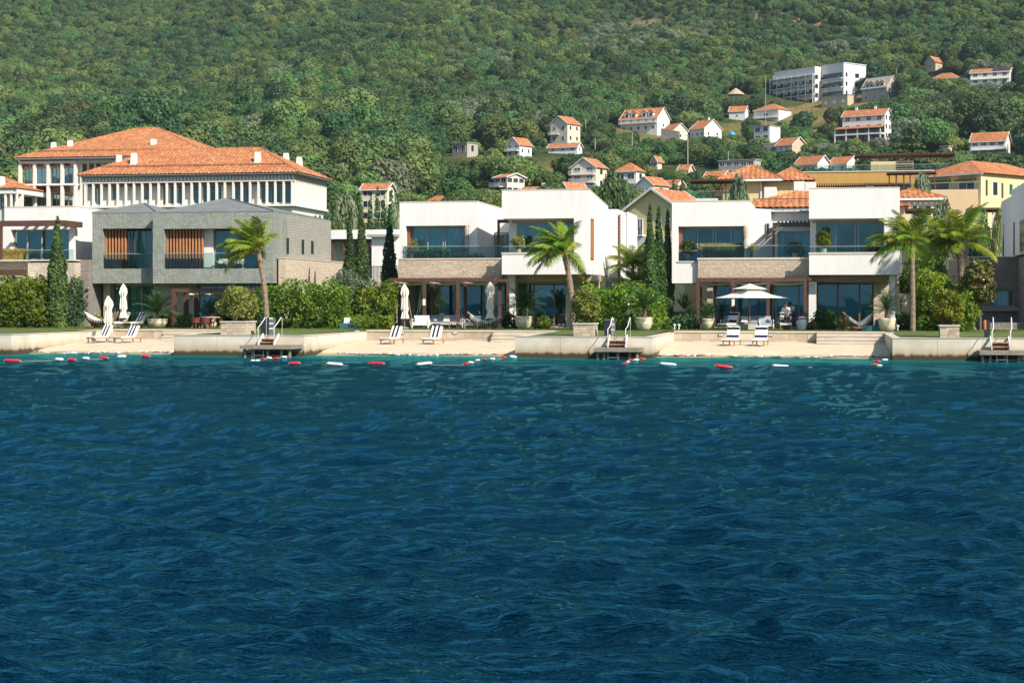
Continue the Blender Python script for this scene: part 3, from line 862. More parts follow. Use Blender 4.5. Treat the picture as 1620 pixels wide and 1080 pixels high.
def villa_c():
    root = thing('villa', 'white cubic villa with open parasol and stone band above its glass front', 'villa', (X(1240, 120), 120, TZ))
    YS, YL, Yc = 117.6, 117.9, 116.2
    # left upper block, hanging down beside the stone band
    x0, x1 = X(1063, YL), X(1187, YL); z1 = Z(319, 1120, YL); zf = Z(410, 1190, YS); zlow = Z(448, 1080, YL)
    ox0, ox1, oz0, oz1 = X(1073, YL), X(1177, YL), Z(413, 1120, YL), Z(358, 1120, YL)
    xband = X(1104, YS)
    mb = MB()
    mb.box(x0, ox0, YL, YL + 4, zlow, z1); mb.box(ox0, ox1, YL, YL + 4, oz1, z1); mb.box(ox1, x1, YL, YL + 4, oz0, z1)
    mb.box(ox0, xband, YL, YL + 4, zlow, oz0)
    zbk = Z(331, 1200, 126.5)
    mb.hexa([(x0, YL + 4, zlow), (x1, YL + 4, zlow), (x1, 126.5, zlow), (x0, 126.5, zlow)], [(x0, YL + 4, z1), (x1, YL + 4, z1), (x1, 126.5, zbk), (x0, 126.5, zbk)])
    mb.build('wall', W['white'], root)
    coping(root, x0, x1, YL, YL + 4, z1, .07, .02)
    glaze(root, X(1081, YL + 1), X(1176, YL + 1), oz0, oz1 - .14, YL + .9, (.24, .50, .55, .80), ((.0, .2), (.84, .99)), 2.9)
    MB().box(ox0 + .003, X(1081, YL + 1), YL + .35, YL + 1.0, oz0 + .01, oz1 - .004).build('timber_reveal', W['brown_light'], root)
    MB().box(ox0 + .004, ox1 - .004, YL + .80, YL + 1.0, oz1 - .14, oz1 - .003).build('lintel', W['frame'], root)
    MB().box(ox0 - .08, xband, YL - .05, YL + .3, oz0 - .10, oz0 + .004).build('sill', W['coping'], root)
    balustrade(root, ox0 + .02, xband, oz0 + .01, Z(396, 1090, YL), YL + .2, 1)
    # stone band
    bx0, bx1 = xband, X(1279, YS); zb0, zb1 = Z(440, 1190, YS), Z(410.5, 1190, YS)
    MB().box(bx0, bx1, YS, YS + .29, zb0, zb1).build('stone_band', W['stone'], root)
    coping(root, bx0, bx1, YS, YS + .28, zb1, .13, .04)
    MB().box(x1 + .01, bx1, YS + .29, 131, zb0 + .02, zf - .31).build('terrace_slab', W['white'], root)
    balustrade(root, X(1110, YS), bx1 - .02, zb1 + .13, Z(388, 1190, YS), YS + .2, 6)
    # angled link wall and recessed centre with a rafter pergola
    xa = x1 + .02; ya = 124.0
    xk, yk = X(1220, ya), ya
    mb = MB()
    ztl = Z(333, 1210, 125)
    mb.hexa([(xa, 122.2, zf - .3), (xk, yk, zf - .3), (xk, yk + 3, zf - .3), (xa, 127, zf - .3)], [(xa, 122.2, ztl), (xk, yk, ztl), (xk, yk + 3, ztl), (xa, 127, ztl)])
    xm0, xm1 = X(1230, ya), X(1285, ya)
    holed(mb, xk + .002, xm1 + 1, zf - .3, Z(336, 1250, ya + .4), ya + .4, ya + .9, [(xm0, xm1, zf - .28, Z(366, 1250, ya + .4))])
    mb.build('wall', W['white'], root)
    MB().box(xk - 3, xm1 + 1, ya - .1, ya + 3, Z(335, 1250, ya), Z(335, 1250, ya) + .09).build('coping', W['coping'], root)
    glaze(root, xm0, xm1, zf - .28, Z(366, 1250, ya + .4), ya + .6, (.5,), ((.02, .2),), 3.0)
    c = P(1215, 363, 123.6)
    sl = MB().box(c.x - .13, c.x + .13, 123.2, 123.66, c.z - .45, c.z + .45).build('slot_window', W['frame'], root)
    MB().box(c.x - .07, c.x + .07, 123.18, 123.21, c.z - .38, c.z + .38).build('pane', W['glass_dark'], sl)
    ypg = 121.0
    q0, q1 = X(1222, ypg), X(1283, ypg); zq0, zq1 = Z(359, 1250, ypg), Z(352, 1250, ypg)
    MB().box(q0, q1, ypg, ypg + .14, zq0, zq1).build('beam', W['frame_dark'], root)
    MB().box(q0, q0 + .16, ypg + .002, ypg + .16, zf - .3, zq0).build('post', W['brown'], root)
    MB().box(q0, q0 + .14, ypg + .14, ya + .3, zq0, zq1 - .01).build('beam', W['frame_dark'], root)
    for k in range(9):
        xx = q0 + .35 + (q1 - q0 - .3) * k / 9
        MB().box(xx, xx + .10, ypg - .12, ya + .3, zq1 + .001, zq1 + .13).build('rafter', W['frame_dark'], root)
    # right upper block
    x2, x3 = X(1280, Yc), X(1423.5, Yc); zt1 = Z(298, 1350, Yc)
    zo1, zo0, zbt = Z(345.5, 1350, Yc), Z(402, 1350, Yc), Z(434.5, 1350, Yc)
    oxa, oxb = X(1285, Yc), X(1399, Yc); back = 127.0
    mb = MB()
    mb.box(x2, x3, Yc, back, zo1, zt1, zt1 - .5)
    mb.box(oxb, x3, Yc, back, zo0, zo1); mb.box(x2, x3, Yc, back, zbt, zo0); mb.box(x2, oxb, 122.0, back, zo0, zo1)
    mb.build('wall', W['white'], root)
    MB().box(x2 - .02, x3 + .02, Yc - .02, Yc + 1, zt1 + .002, zt1 + .07).build('coping', W['coping'], root)
    glaze(root, X(1291, Yc + 1.5), oxb, zo0, zo1 - .2, Yc + 2.2, (.295, .585, .63, .86), ((.0, .28),), 3.2)
    MB().box(x2 + .05, X(1291, Yc + 1.5), Yc + 2.0, Yc + 4, zo0, zo1 - .002).build('wall_return', W['white'], root)
    MB().box(oxa, oxb - .002, Yc + 1.9, Yc + 2.2, zo1 - .2, zo1 - .002).build('lintel', W['frame'], root)
    MB().box(x2 - .03, oxb, Yc - .04, Yc + .3, zo0, zo0 + .13).build('sill', W['coping'], root)
    balustrade(root, x2 + .02, oxb - .02, zo0 + .13, Z(389, 1350, Yc), Yc + .15, 4)
    # ground floor
    Yg = 120.2; ztop = zb0 + .02
    MB().box(bx0 + .6, X(1131, Yg), YS + .5, Yg + 1.2, TZ - .05, ztop).build('stone_pier', W['stone_pale'], root)
    glaze(root, X(1131, Yg), X(1279, Yg), TZ, ztop - .3, Yg, (.175, .38, .62, .655, .90), ((.20, .36),), 4.5, .09)
    MB().box(X(1131, Yg), X(1279, Yg), Yg - .15, Yg + 4, ztop - .3, ztop - .001).build('lintel', W['frame'], root)
    MB().box(X(1279.5, Yc + 1), X(1291, Yc + 1), Yc + 1.0, Yc + 1.6, TZ - .05, zbt - .5).build('column', W['white'], root)
    Yw = 119.6
    xw0, xw1 = X(1292, Yw), X(1382, Yw)
    MB().box(X(1279, 118), X(1408, 118), 118.0, 119.3, Z(446, 1350, 118), zbt - .001).build('stone_fascia', W['stone'], root)
    mb = MB(); holed(mb, xw0 - .02, X(1409, Yw), TZ - .05, Z(446, 1350, Yw) - .001, 119.35, 120, [(xw0, xw1, TZ + .02, Z(448, 1350, Yw))])
    mb.build('stone_wall', W['stone_pale'], root)
    glaze(root, xw0, xw1, TZ + .02, Z(448, 1350, Yw), 119.8, (.375, .755), (), 4.0, .09, 'brown_light')
    MB().box(X(1407, Yc + .6), X(1416, Yc + .6), Yc + .6, Yc + 1.2, TZ - .05, zbt).build('column', W['white'], root)
    mb = MB(); c = P(1395, 459, 119.3); mb.box(c.x - .07, c.x + .07, 119.2, 119.36, c.z - .12, c.z + .12)
    mb.build('wall_lamp', W['white_paint'], root)
    MB().box(X(1423, 124) , X(1427, 124), 124, 124.3, TZ - .05, Z(392, 1425, 124)).build('downpipe', W['metal_grey'], root)
    # front pergola
    Yp = 115.2
    xs = [X(p, Yp) for p in (1104.5, 1160, 1215, 1274)]
    pergola('brown timber pergola behind the open cream parasol', xs, Yp, YS, Z(439.5, 1190, Yp), (xs[0] + .1, xs[-1] - .1))
    MB().box(xs[-1] + .15, X(1284, Yp), Yp + .5, Yp + .7, Z(444, 1280, Yp), Z(439, 1280, Yp)).build('beam', W['brown'], root)
    s = P(1160, 459 + 20, Yp - .125)
    tag(MB().box(s.x - .10, s.x + .10, Yp - .135, Yp - .112, s.z - .24, s.z + .24).build('notice_board', W['white_paint']), 'small white notice on the pergola post behind the open parasol', 'notice')
villa_c()

# ------------------------------------------------------------------ the grey shingled villa
def villa_grey():
    Y1, Y2 = 118.6, 117.6
    root = thing('villa', 'grey shingle-clad villa with hipped slate roofs and orange timber slats', 'villa', (X(300, 121), 121, TZ))
    def frame(p0, p1, op0, op1, Y, py_top, nm, depth=3.2):
        x0, x1 = X(p0, Y), X(p1, Y); pm = (p0 + p1) / 2
        z0, z1 = Z(448, pm, Y), Z(py_top, pm, Y)
        o = (X(op0, Y), X(op1, Y), Z(425.5, pm, Y), Z(361.5, pm, Y))
        mb = MB(); holed(mb, x0, x1, z0, z1, Y, Y + depth, [o]); mb.build(nm, W['shingle'], root)
        # pale lining round the opening
        MB().box(o[0] + .002, o[1] - .002, Y + .05, Y + depth, o[2] - .05, o[2] + .012).build('balcony_floor', W['coping'], root)
        return x0, x1, z0, z1, o
    a = frame(146, 241.5, 162, 240, Y1, 337.5, 'clad_frame')
    b = frame(241.8, 433, 259, 413, Y2, 336, 'clad_frame')
    yb = 132.0
    MB().box(a[0] + .3, b[1] - .012, Y1 + 3.2, yb, TZ - .05, b[3] - .012).build('core', W['grey_tile'], root)
    MB().box(b[1] - .3, b[1], Y2 + 3.2, yb, a[2], b[3]).build('side_wall', W['grey_tile'], root)
    for pa, pb, t0, t1 in ((453, 457, 376, 402), (477, 481, 379, 402), (492, 496, 381, 402)):
        # slot windows in the flank
        def yat(p): return bisect_y(b[1], p)
        ya, yb2 = yat(pa), yat(pb)
        za, zb = Z(t1, pa, ya), Z(t0, pa, ya)
        f = MB().box(b[1] - .1, b[1] + .015, ya, yb2, za, zb).build('slot_window', W['frame_dark'], root)
        MB().box(b[1] - .05, b[1] + .02, ya + .05, yb2 - .05, za + .05, zb - .05).build('pane', W['glass_dark'], f)
    def slats(x0, x1, z0, z1, Y, n):
        w_ = (x1 - x0) / n
        for k in range(n):
            x = x0 + w_ * (k + .5)
            MB().hexa([(x - w_ * .22, Y, z0), (x + w_ * .20, Y + .03, z0), (x + w_ * .20, Y + .2, z0), (x - w_ * .22, Y + .17, z0)],
                      [(x - w_ * .22, Y, z1), (x + w_ * .20, Y + .03, z1), (x + w_ * .20, Y + .2, z1), (x - w_ * .22, Y + .17, z1)]).build('slat', W['slat_wood'], root)
    oa, ob = a[4], b[4]
    slats(X(164, Y1 + .3), X(199, Y1 + .3), oa[2] + .02, oa[3] - .01, Y1 + .5, 7)
    glaze(root, X(198, Y1 + 1.2), oa[1], oa[2] + .03, oa[3] - .12, Y1 + 1.3, (.12, .62), ((.15, .6),), 1.8)
    MB().box(oa[0], X(198, Y1 + 1.2), Y1 + 1.9, Y1 + 2.1, oa[2], oa[3]).build('dark_screen', W['brown'], root)
    slats(X(261, Y2 + .3), X(321, Y2 + .3), ob[2] + .02, ob[3] - .01, Y2 + .5, 12)
    MB().box(ob[0], X(321, Y2 + .3), Y2 + 1.9, Y2 + 2.1, ob[2], ob[3]).build('dark_screen', W['brown'], root)
    MB().box(X(321, Y2 + 1), X(337, Y2 + 1), Y2 + 1.0, Y2 + 2.4, ob[2] + .02, ob[3] - .01).build('white_panel', W['white'], root)
    glaze(root, X(337, Y2 + 1.2), ob[1], ob[2] + .03, ob[3] - .12, Y2 + 1.3, (.41, .45, .8), ((.02, .38),), 1.8)
    balustrade(root, oa[0] + .01, oa[1] - .01, oa[2] + .03, Z(401, 200, Y1), Y1 + .2, 2)
    balustrade(root, ob[0] + .01, ob[1] - .01, ob[2] + .03, Z(400, 330, Y2), Y2 + .2, 4)
    # hipped slate roofs
    def hip(x0, x1, y0, y1, z0, pxa, pya):
        ym = (y0 + y1) / 2; xa = X(pxa, ym); za = Z(pya, pxa, ym)
        mb = MB(); mb.add([(x0, y0, z0), (x1, y0, z0), (x1, y1, z0), (x0, y1, z0), (xa, ym, za), (x0, y0, z0 - .05), (x1, y0, z0 - .05), (x1, y1, z0 - .05), (x0, y1, z0 - .05)],
                          [(0, 1, 4), (1, 2, 4), (2, 3, 4), (3, 0, 4), (8, 7, 6, 5), (5, 6, 1, 0), (6, 7, 2, 1), (7, 8, 3, 2), (8, 5, 0, 3)])
        r = mb.build('roof', W['slate'], root)
        for cx, cy in ((x0, y0), (x1, y0)):
            MB().bar((cx, cy, z0 + .02), (xa, ym, za + .02), .09).build('hip_ridge', W['slate'], r)
    hip(a[0] - .02, a[1] + .3, Y1 - .02, 129, a[3] + .06, 229, 322)
    hip(b[0] + .5, b[1] + .02, Y2 - .02, 131.5, b[3] + .06, 361, 314)
    # ground floor, set back under the frames
    Yg = 120.4; zt = a[2]
    glaze(root, X(143, Yg), X(168, Yg), TZ, zt - .15, Yg, (), ((.05, .95),), 1.3)
    MB().box(X(168, Yg), X(179, Yg), Yg - .5, Yg + 1.3, TZ - .05, zt - .002).build('stone_pier', W['stone_pale'], root)
    glaze(root, X(179, Yg), X(246, Yg), TZ, zt - .15, Yg, (.34, .68), ((.02, .34), (.38, .97)), 1.3)
    MB().box(X(143, Yg), X(168, Yg), Yg - .1, Yg + 1.3, zt - .15, zt - .001).build('lintel', W['frame'], root)
    MB().box(X(179, Yg), X(246, Yg), Yg - .1, Yg + 1.3, zt - .15, zt - .001).build('lintel', W['frame'], root)
    MB().box(X(246, Yg), X(314, Yg), Yg - .4, Yg + 1.3, TZ - .05, b[2] - .001).build('stone_wall', W['stone_pale'], root)
    glaze(root, X(314, Yg), X(425, Yg), TZ, b[2] - .15, Yg, (.25, .5, .75), ((.0, .2), (.55, .7)), 1.3)
    MB().box(X(314, Yg), X(425, Yg), Yg - .1, Yg + 1.3, b[2] - .15, b[2] - .001).build('lintel', W['frame'], root)
    # tall stone fin at the villa's shaded end, shade put into its colour
    MB().box(X(118.5, 118), X(140, 118), 118.0, 122, TZ - .05, Z(411, 130, 118)).build('stone_fin', W['stone_shaded'], root)
    # pergola over the dining table
    Yp = 113.2; xs = [X(275.5, Yp), X(318, Yp), X(372, Yp)]
    pr = thing('pergola', 'small brown pergola over the round dining table', 'pergola', (xs[0], Yp, TZ))
    zt = Z(456.5, 300, Yp)
    pergola_posts(pr, [(xs[0], Yp), (X(289.5, 115), 115.6), (X(304.5, 116), 116.8), (xs[2], Yp), (xs[2], 116.8)], .28, zt - .25)
    MB().box(xs[0] - .14, xs[2] + .14, Yp - .14, Yp + .14, zt - .25, zt).build('front_beam', W['brown'], pr)
    MB().box(xs[0] - .14, xs[2] + .14, 116.7, 116.95, zt - .25, zt).build('rear_beam', W['brown'], pr)
    for x in (xs[0], xs[2]): MB().box(x - .12, x + .12, Yp + .14, 116.7, zt - .247, zt - .003).build('side_beam', W['brown'], pr)
    n = 14; vs = []; fs = []
    for j in range(7):
        for i in range(n + 1):
            t = i / n; vs.append((xs[0] + .5 + (xs[2] - xs[0] - .7) * t, Yp + .5 + 2.8 * j / 6, zt - .30 - .13 * abs(math.sin(t * 9.4)) - .1 * abs(math.sin(j))))
    for j in range(6):
        for i in range(n): q = j * (n + 1) + i; fs.append((q, q + 1, q + n + 2, q + n + 1))
    MB().add(vs, fs).build('canopy', W['cloth_cream'], pr, smooth=True)
def bisect_y(x, px):
    lo, hi = 60.0, 400.0
    up = X(px, lo) > x
    for _ in range(60):
        m = (lo + hi) / 2
        if (X(px, m) > x) == up: lo = m
        else: hi = m
    return lo
villa_grey()

def stone_side_wall():
    # free-standing stone garden wall running back beside the grey villa
    x = X(451, 118.2); y1 = bisect_y(x, 545)
    root = thing('garden_wall', 'pale stone garden wall running back beside the grey villa', 'wall', (x, 118, TZ))
    z = Z(408.5, 445, 118.2)
    MB().box(X(440.5, 118.2), x, 118.2, y1, TZ - .05, z).build('stonework', W['stone_pale'], root)
    MB().box(X(440.5, 118.2) - .04, x + .04, 118.16, y1, z, z + .07).build('coping', W['coping'], root)
stone_side_wall()

# ------------------------------------------------------------------ villas at both ends of the view
def villa_a():
    Yv = 120.0
    root = thing('villa', 'white villa beyond the tall cypress, brown beam over green-curtained windows', 'villa', (X(50, 122), 122, TZ))
    x0, x1 = X(7, Yv), X(118.5, Yv); z1 = Z(328, 60, Yv); zf = Z(411.5, 60, Yv)
    o = (X(17, Yv), X(109, Yv), zf + .02, Z(363, 60, Yv))
    mb = MB(); holed(mb, x0, x1, zf - .35, z1, Yv, Yv + 3.4, [o]); mb.box(x0, x1, Yv + 3.4, 131, zf - .35, z1)
    mb.build('wall', W['white'], root)
    coping(root, x0, x1, Yv, 131, z1, .07, .02)
    glaze(root, o[0], o[1], o[2], o[3], Yv + .5, (.24, .49, .75), ((.02, .23), (.26, .48), (.52, .73), (.77, .98)), 2.6, .1)
    zb = Z(349, 40, 117)
    MB().box(X(-40, 117), X(100, 117), 116.9, 117.1, zb - .42, zb).build('beam', W['brown'], root)
    MB().box(X(91, 117), X(100, 117) + .15, 117.1, Yv, zb - .42 + .003, zb - .003).build('beam', W['brown'], root)
    for k in range(5): MB().box(X(14 + k * 16, 117), X(17 + k * 16, 117), 117.1, Yv, zb - .3, zb - .1).build('rafter', W['brown'], root)
    MB().box(X(-1.5, 117), X(3.5, 117), 116.9, 117.1, zf, zb - .42).build('post', W['brown'], root)
    Ys = 117.0
    xs0, xs1 = X(-60, Ys), X(118, Ys); zs = Z(413, 60, Ys)
    MB().box(xs0, X(44, Ys), Ys + .5, Ys + 1.0, TZ - .05, zs).build('stone_wall', W['stone'], root)
    MB().box(X(44, Ys), xs1, Ys, Ys + 1.0, TZ - .05, zs - .12).build('stone_wall', W['stone_pale'], root)
    MB().box(xs0, xs1, Ys - .05, Yv - .01, zs, zs + .1).build('coping', W['coping'], root)
    MB().box(xs0, xs1 - .4, Ys + 1.0, Yv, TZ, zs - .01).build('terrace_slab', W['white'], root)
    balustrade(root, X(36, Ys), xs1 - .2, zs + .1, Z(395, 80, Ys), Ys + .3, 3)
    zl = Z(427, 20, 114); MB().box(X(-60, 114), X(40, 114), 113.9, 114.2, zl - .4, zl).build('lower_beam', W['brown'], root)
    MB().box(X(16, 114), X(21, 114), 113.92, 114.18, TZ, zl - .4).build('post', W['brown'], root)
    MB().box(X(-50, 114), X(30, 114), 114.2, 117, zl - .6, zl - .5).build('canopy', W['cloth_cream'], root)
villa_a()

def villa_d():
    root = thing('villa', 'shaded white and stone villa beside the magnolia tree', 'villa', (X(1600, 118), 118, TZ))
    # its flank faces the camera: stepped blocks running back from the shore
    xk = X(1600, 124.0)
    z1 = Z(301, 1600, 124)
    ya = bisect_y(xk, 1640)
    zl = Z(406, 1600, 124)
    mb = MB(); holed(mb, xk, xk + 12, zl, z1, 113.5, 117.0, [(xk + 1.2, xk + 9.5, zl + .8, zl + 3.4)]); mb.box(xk, xk + 12, 117.0, 124, zl, z1); mb.build('wall', W['white'], root)
    glaze(root, xk + 1.2, xk + 9.5, zl + .8, zl + 3.4, 114.3, (.25, .5, .75), ((.02, .2),), 2.4)
    xj = X(1584.5, 132); zj = Z(321, 1584, 132)
    MB().box(xj, xk + 10, 124.02, 132, Z(408, 1590, 130), zj).build('wall', W['white'], root)
    MB().box(xj - .03, xk + .1, 124.02, 132, zj, zj + .07).build('coping', W['coping'], root)
    for (x, p, y, t0, t1) in ((xj, 1587, None, 356, 406), (xk, 1604, None, 352, 404)):
        y = bisect_y(x, p); f = MB().box(x - .03, x + .1, y - .6, y + .2, Z(t1, p, y), Z(t0, p, y)).build('slot_window', W['frame_dark'], root)
        MB().box(x - .04, x + .05, y - .5, y + .1, Z(t1, p, y) + .08, Z(t0, p, y) - .08).build('pane', W['glass_dark'], f)
    y = 114.0; f = MB().box(xk - .03, xk + .2, 112.5, 118.5, Z(399, 1612, 116), Z(346, 1612, 116)).build('window', W['frame'], root)
    MB().box(xk - .04, xk + .1, 112.7, 118.3, Z(397, 1612, 116), Z(348, 1612, 116)).build('pane', W['glass_dark'], f)
    # lower stone storey, its shade put into the stone colour
    xs, ys = X(1534, 122), 122.0
    zs = Z(407.5, 1570, ys); pm = 1580
    w0, w1 = X(1563, ys), X(1605, ys)
    zw0, zw1 = Z(485, 1580, ys), Z(459, 1580, ys)
    x9 = X(1611, ys)
    mb = MB(); holed(mb, xs, x9, TZ - .05, zs, ys, ys + 1.9, [(w0, w1, zw0, zw1)]); mb.build('stone_wall', W['stone_shaded'], root)
    MB().box(xs - .04, x9, ys - .05, ys + 2, zs, zs + .08).build('coping', W['coping'], root)
    MB().box(xs, x9, ys - .10, ys - .001, Z(437, 1570, ys), Z(439.5, 1570, ys) + .2).build('string_course', W['coping'], root) if False else None
    glaze(root, w0, w1, zw0, zw1, ys + .3, (.35, .78), (), 1.5, .08)
    MB().box(w0 - .4, w1 + .3, ys - .3, ys - .002, zw0 - .3, zw0 - .02).build('sill', W['concrete'], root)
    MB().box(x9, x9 + 12, 116, ys + 6, TZ - .05, Z(405, 1615, 118)).build('stone_wall', W['stone_shaded'], root)
    MB().box(X(1560, 117), x9 + 3, 116.5, 117.5, TZ - .05, TZ + .45).build('low_wall', W['stone_shaded'], root)
villa_d()

# ------------------------------------------------------------------ retaining walls, steps, quays
def slab_wall(label, x0, x1, Y=Y_WALL, z1=TZ):
    """a low wall of stone slabs with a coping; each slab its own piece"""
    root = thing('retaining_wall', label, 'wall', ((x0 + x1) / 2, Y, .3), 0)
    MB().box(x0, x1, Y + .06, Y + .5, -.1, z1 - .09).build('core', W['slab'], root)
    MB().box(x0 - .02, x1 + .02, Y - .05, Y + .62, z1 - .09, z1).build('coping', W['coping'], root)
    n = max(1, round((x1 - x0) / 1.15)); w_ = (x1 - x0) / n
    mats = [W['slab'], W['slab_b'], W['slab_c']]
    for k in range(n):
        for j, (za, zb) in enumerate(((.2, .72), (.73, z1 - .095))):
            off = .5 * w_ * (j % 2)
            a, b = x0 + k * w_ + off, x0 + (k + 1) * w_ + off
            b = min(b, x1)
            if b - a < .1: continue
            dy = random.uniform(0, .012)
            MB().box(a + .006, b - .006, Y + dy, Y + .07, za, zb).build('stone_slab', random.choice(mats), root)
        if off and k == 0: MB().box(x0 + .004, x0 + off - .006, Y + .004, Y + .07, .73, z1 - .095).build('stone_slab', W['slab'], root)
    return root
plain('slab_b', (0.45, 0.36, 0.26), 0.85, 0.25, 1.1, 0.3, 14)
plain('slab_c', (0.54, 0.46, 0.36), 0.85, 0.2, 0.8, 0.3, 14)
def steps(label, x0, x1, n, y0, y1, z0, z1):
    root = thing('beach_steps', label, 'steps', ((x0 + x1) / 2, y0, z0))
    for k in range(n):
        ya = y0 + (y1 - y0) * k / n; zz = z0 + (z1 - z0) * (k + 1) / n
        MB().box(x0 + .002 * k, x1 - .002 * k, ya + .03, y1 + .3, z0 - .3 if k == 0 else zz - (z1 - z0) / n - .01, zz - .07).build('riser', W['slab'], root)
        MB().box(x0 - .01, x1 + .01, ya, y1 + .3, zz - .07, zz).build('tread', W['coping'], root)
    return root
px_quay = ((-190, 18), (275, 481), (815, 1032), (1412, 1700))
def quay(k, p0, p1, label):
    Y = Y_PIER; x0, x1 = X(p0, Y), X(p1, Y)
    root = thing('quay', label, 'quay', ((x0 + x1) / 2, Y, 0))
    m, t, b = newmat('quay_concrete')
    s = N(t, 'SeparateXYZ'); t.links.new(pos(t), s.inputs[0])
    mp = N(t, 'Mapping'); mp.inputs['Scale'].default_value = (1.0, 1.0, .18); t.links.new(pos(t), mp.inputs[0])
    n1 = noise(t, 2.0, 6, .65, mp.outputs[0]); n2 = noise(t, .7, 5, .6, pos(t))
    base = ramp(t, n2.outputs[0], [(.3, (.50, .435, .335)), (.7, (.66, .60, .50))])
    # weathering: rust-brown tide stain low down, a dark weedy band at the water
    hz = math_(t, 'ADD', s.outputs[2], math_(t, 'MULTIPLY', math_(t, 'SUBTRACT', n1.outputs[0], .5), .5))
    r1 = N(t, 'MapRange'); r1.inputs[1].default_value = .78; r1.inputs[2].default_value = .32; t.links.new(hz, r1.inputs[0])
    r2 = N(t, 'MapRange'); r2.inputs[1].default_value = .36; r2.inputs[2].default_value = .22; t.links.new(hz, r2.inputs[0])
    c = mix(t, math_(t, 'MULTIPLY', r1.outputs[0], .75), base.outputs[0], (.36, .25, .12))
    c = mix(t, r2.outputs[0], c, (.050, .036, .018))
    t.links.new(c, b.inputs['Base Color']); b.inputs['Roughness'].default_value = .9
    bump(t, b, noise(t, 14, 4, .6, pos(t)).outputs[0], .25, .03)
    MATS['quay_concrete'] = m
    n = max(2, round((x1 - x0) / 2.6)); w_ = (x1 - x0) / n
    yb = 107.6
    for j in range(n):
        MB().box(x0 + j * w_ + (.006 if j else 0), x0 + (j + 1) * w_ - (.006 if j < n - 1 else 0), Y, Y + 1.2, -1.6, 1.17).build('wall_panel', m, root)
    MB().box(x0 + .002, x1 - .002, Y + 1.2, yb, -1.6, 1.165).build('fill', m, root)
    MB().box(x0 - .03, x1 + .03, Y - .03, Y + .5, 1.17, 1.20).build('coping', W['coping'], root)
    MB().box(x1 - .45, x1 + .03, Y + .5, yb, 1.168, 1.198).build('coping', W['coping'], root)
    MB().box(x0 - .03, x0 + .45, Y + .5, yb, 1.168, 1.198).build('coping', W['coping'], root)
    return x0, x1
Q = []
for k, (a, b) in enumerate(px_quay):
    Q.append(quay(k, a, b, ('stained concrete quay wall beside the shaded hedge and tall cypress', 'stained concrete quay holding the stone planter and ladder before the grey villa',
                            'stained concrete quay with ladder between two cubic white villas', 'stained concrete quay casting its shadow on the sand below wide steps')[k]))
def lawns_on_quays():
    for a, b in Q:
        tag(MB().add([(a + .5, Y_PIER + .55, 1.185), (b - .5, Y_PIER + .55, 1.185), (b - .5, 107.65, 1.275), (a + .5, 107.65, 1.275)], [(0, 1, 2, 3)]).build('lawn', bpy.data.materials['lawn']), kind='structure')
lawns_on_quays()
slab_wall('low slab-faced retaining wall behind the beach below the grey villa', Q[0][1], X(258, Y_WALL))
slab_wall('low slab-faced retaining wall behind the beach with two loungers and closed parasols', Q[1][1], X(778, Y_WALL))
slab_wall('low slab-faced retaining wall behind the beach under the open parasol', Q[2][1], X(1292, Y_WALL))
steps('stone steps from the sand up to the grey villa pergola', X(255, 106), Q[1][0] + .0, 4, 105.6, 107.0, .42, TZ)
steps('stone steps from the sand beside the hammock with the closed parasol', X(777, 106), Q[2][0] + .0, 4, 105.6, 107.0, .42, TZ)
steps('wide stone steps from the sand up to the hammock by the teal lounge chair', X(1292, 106), Q[3][0], 4, 105.2, 107.0, .42, TZ)

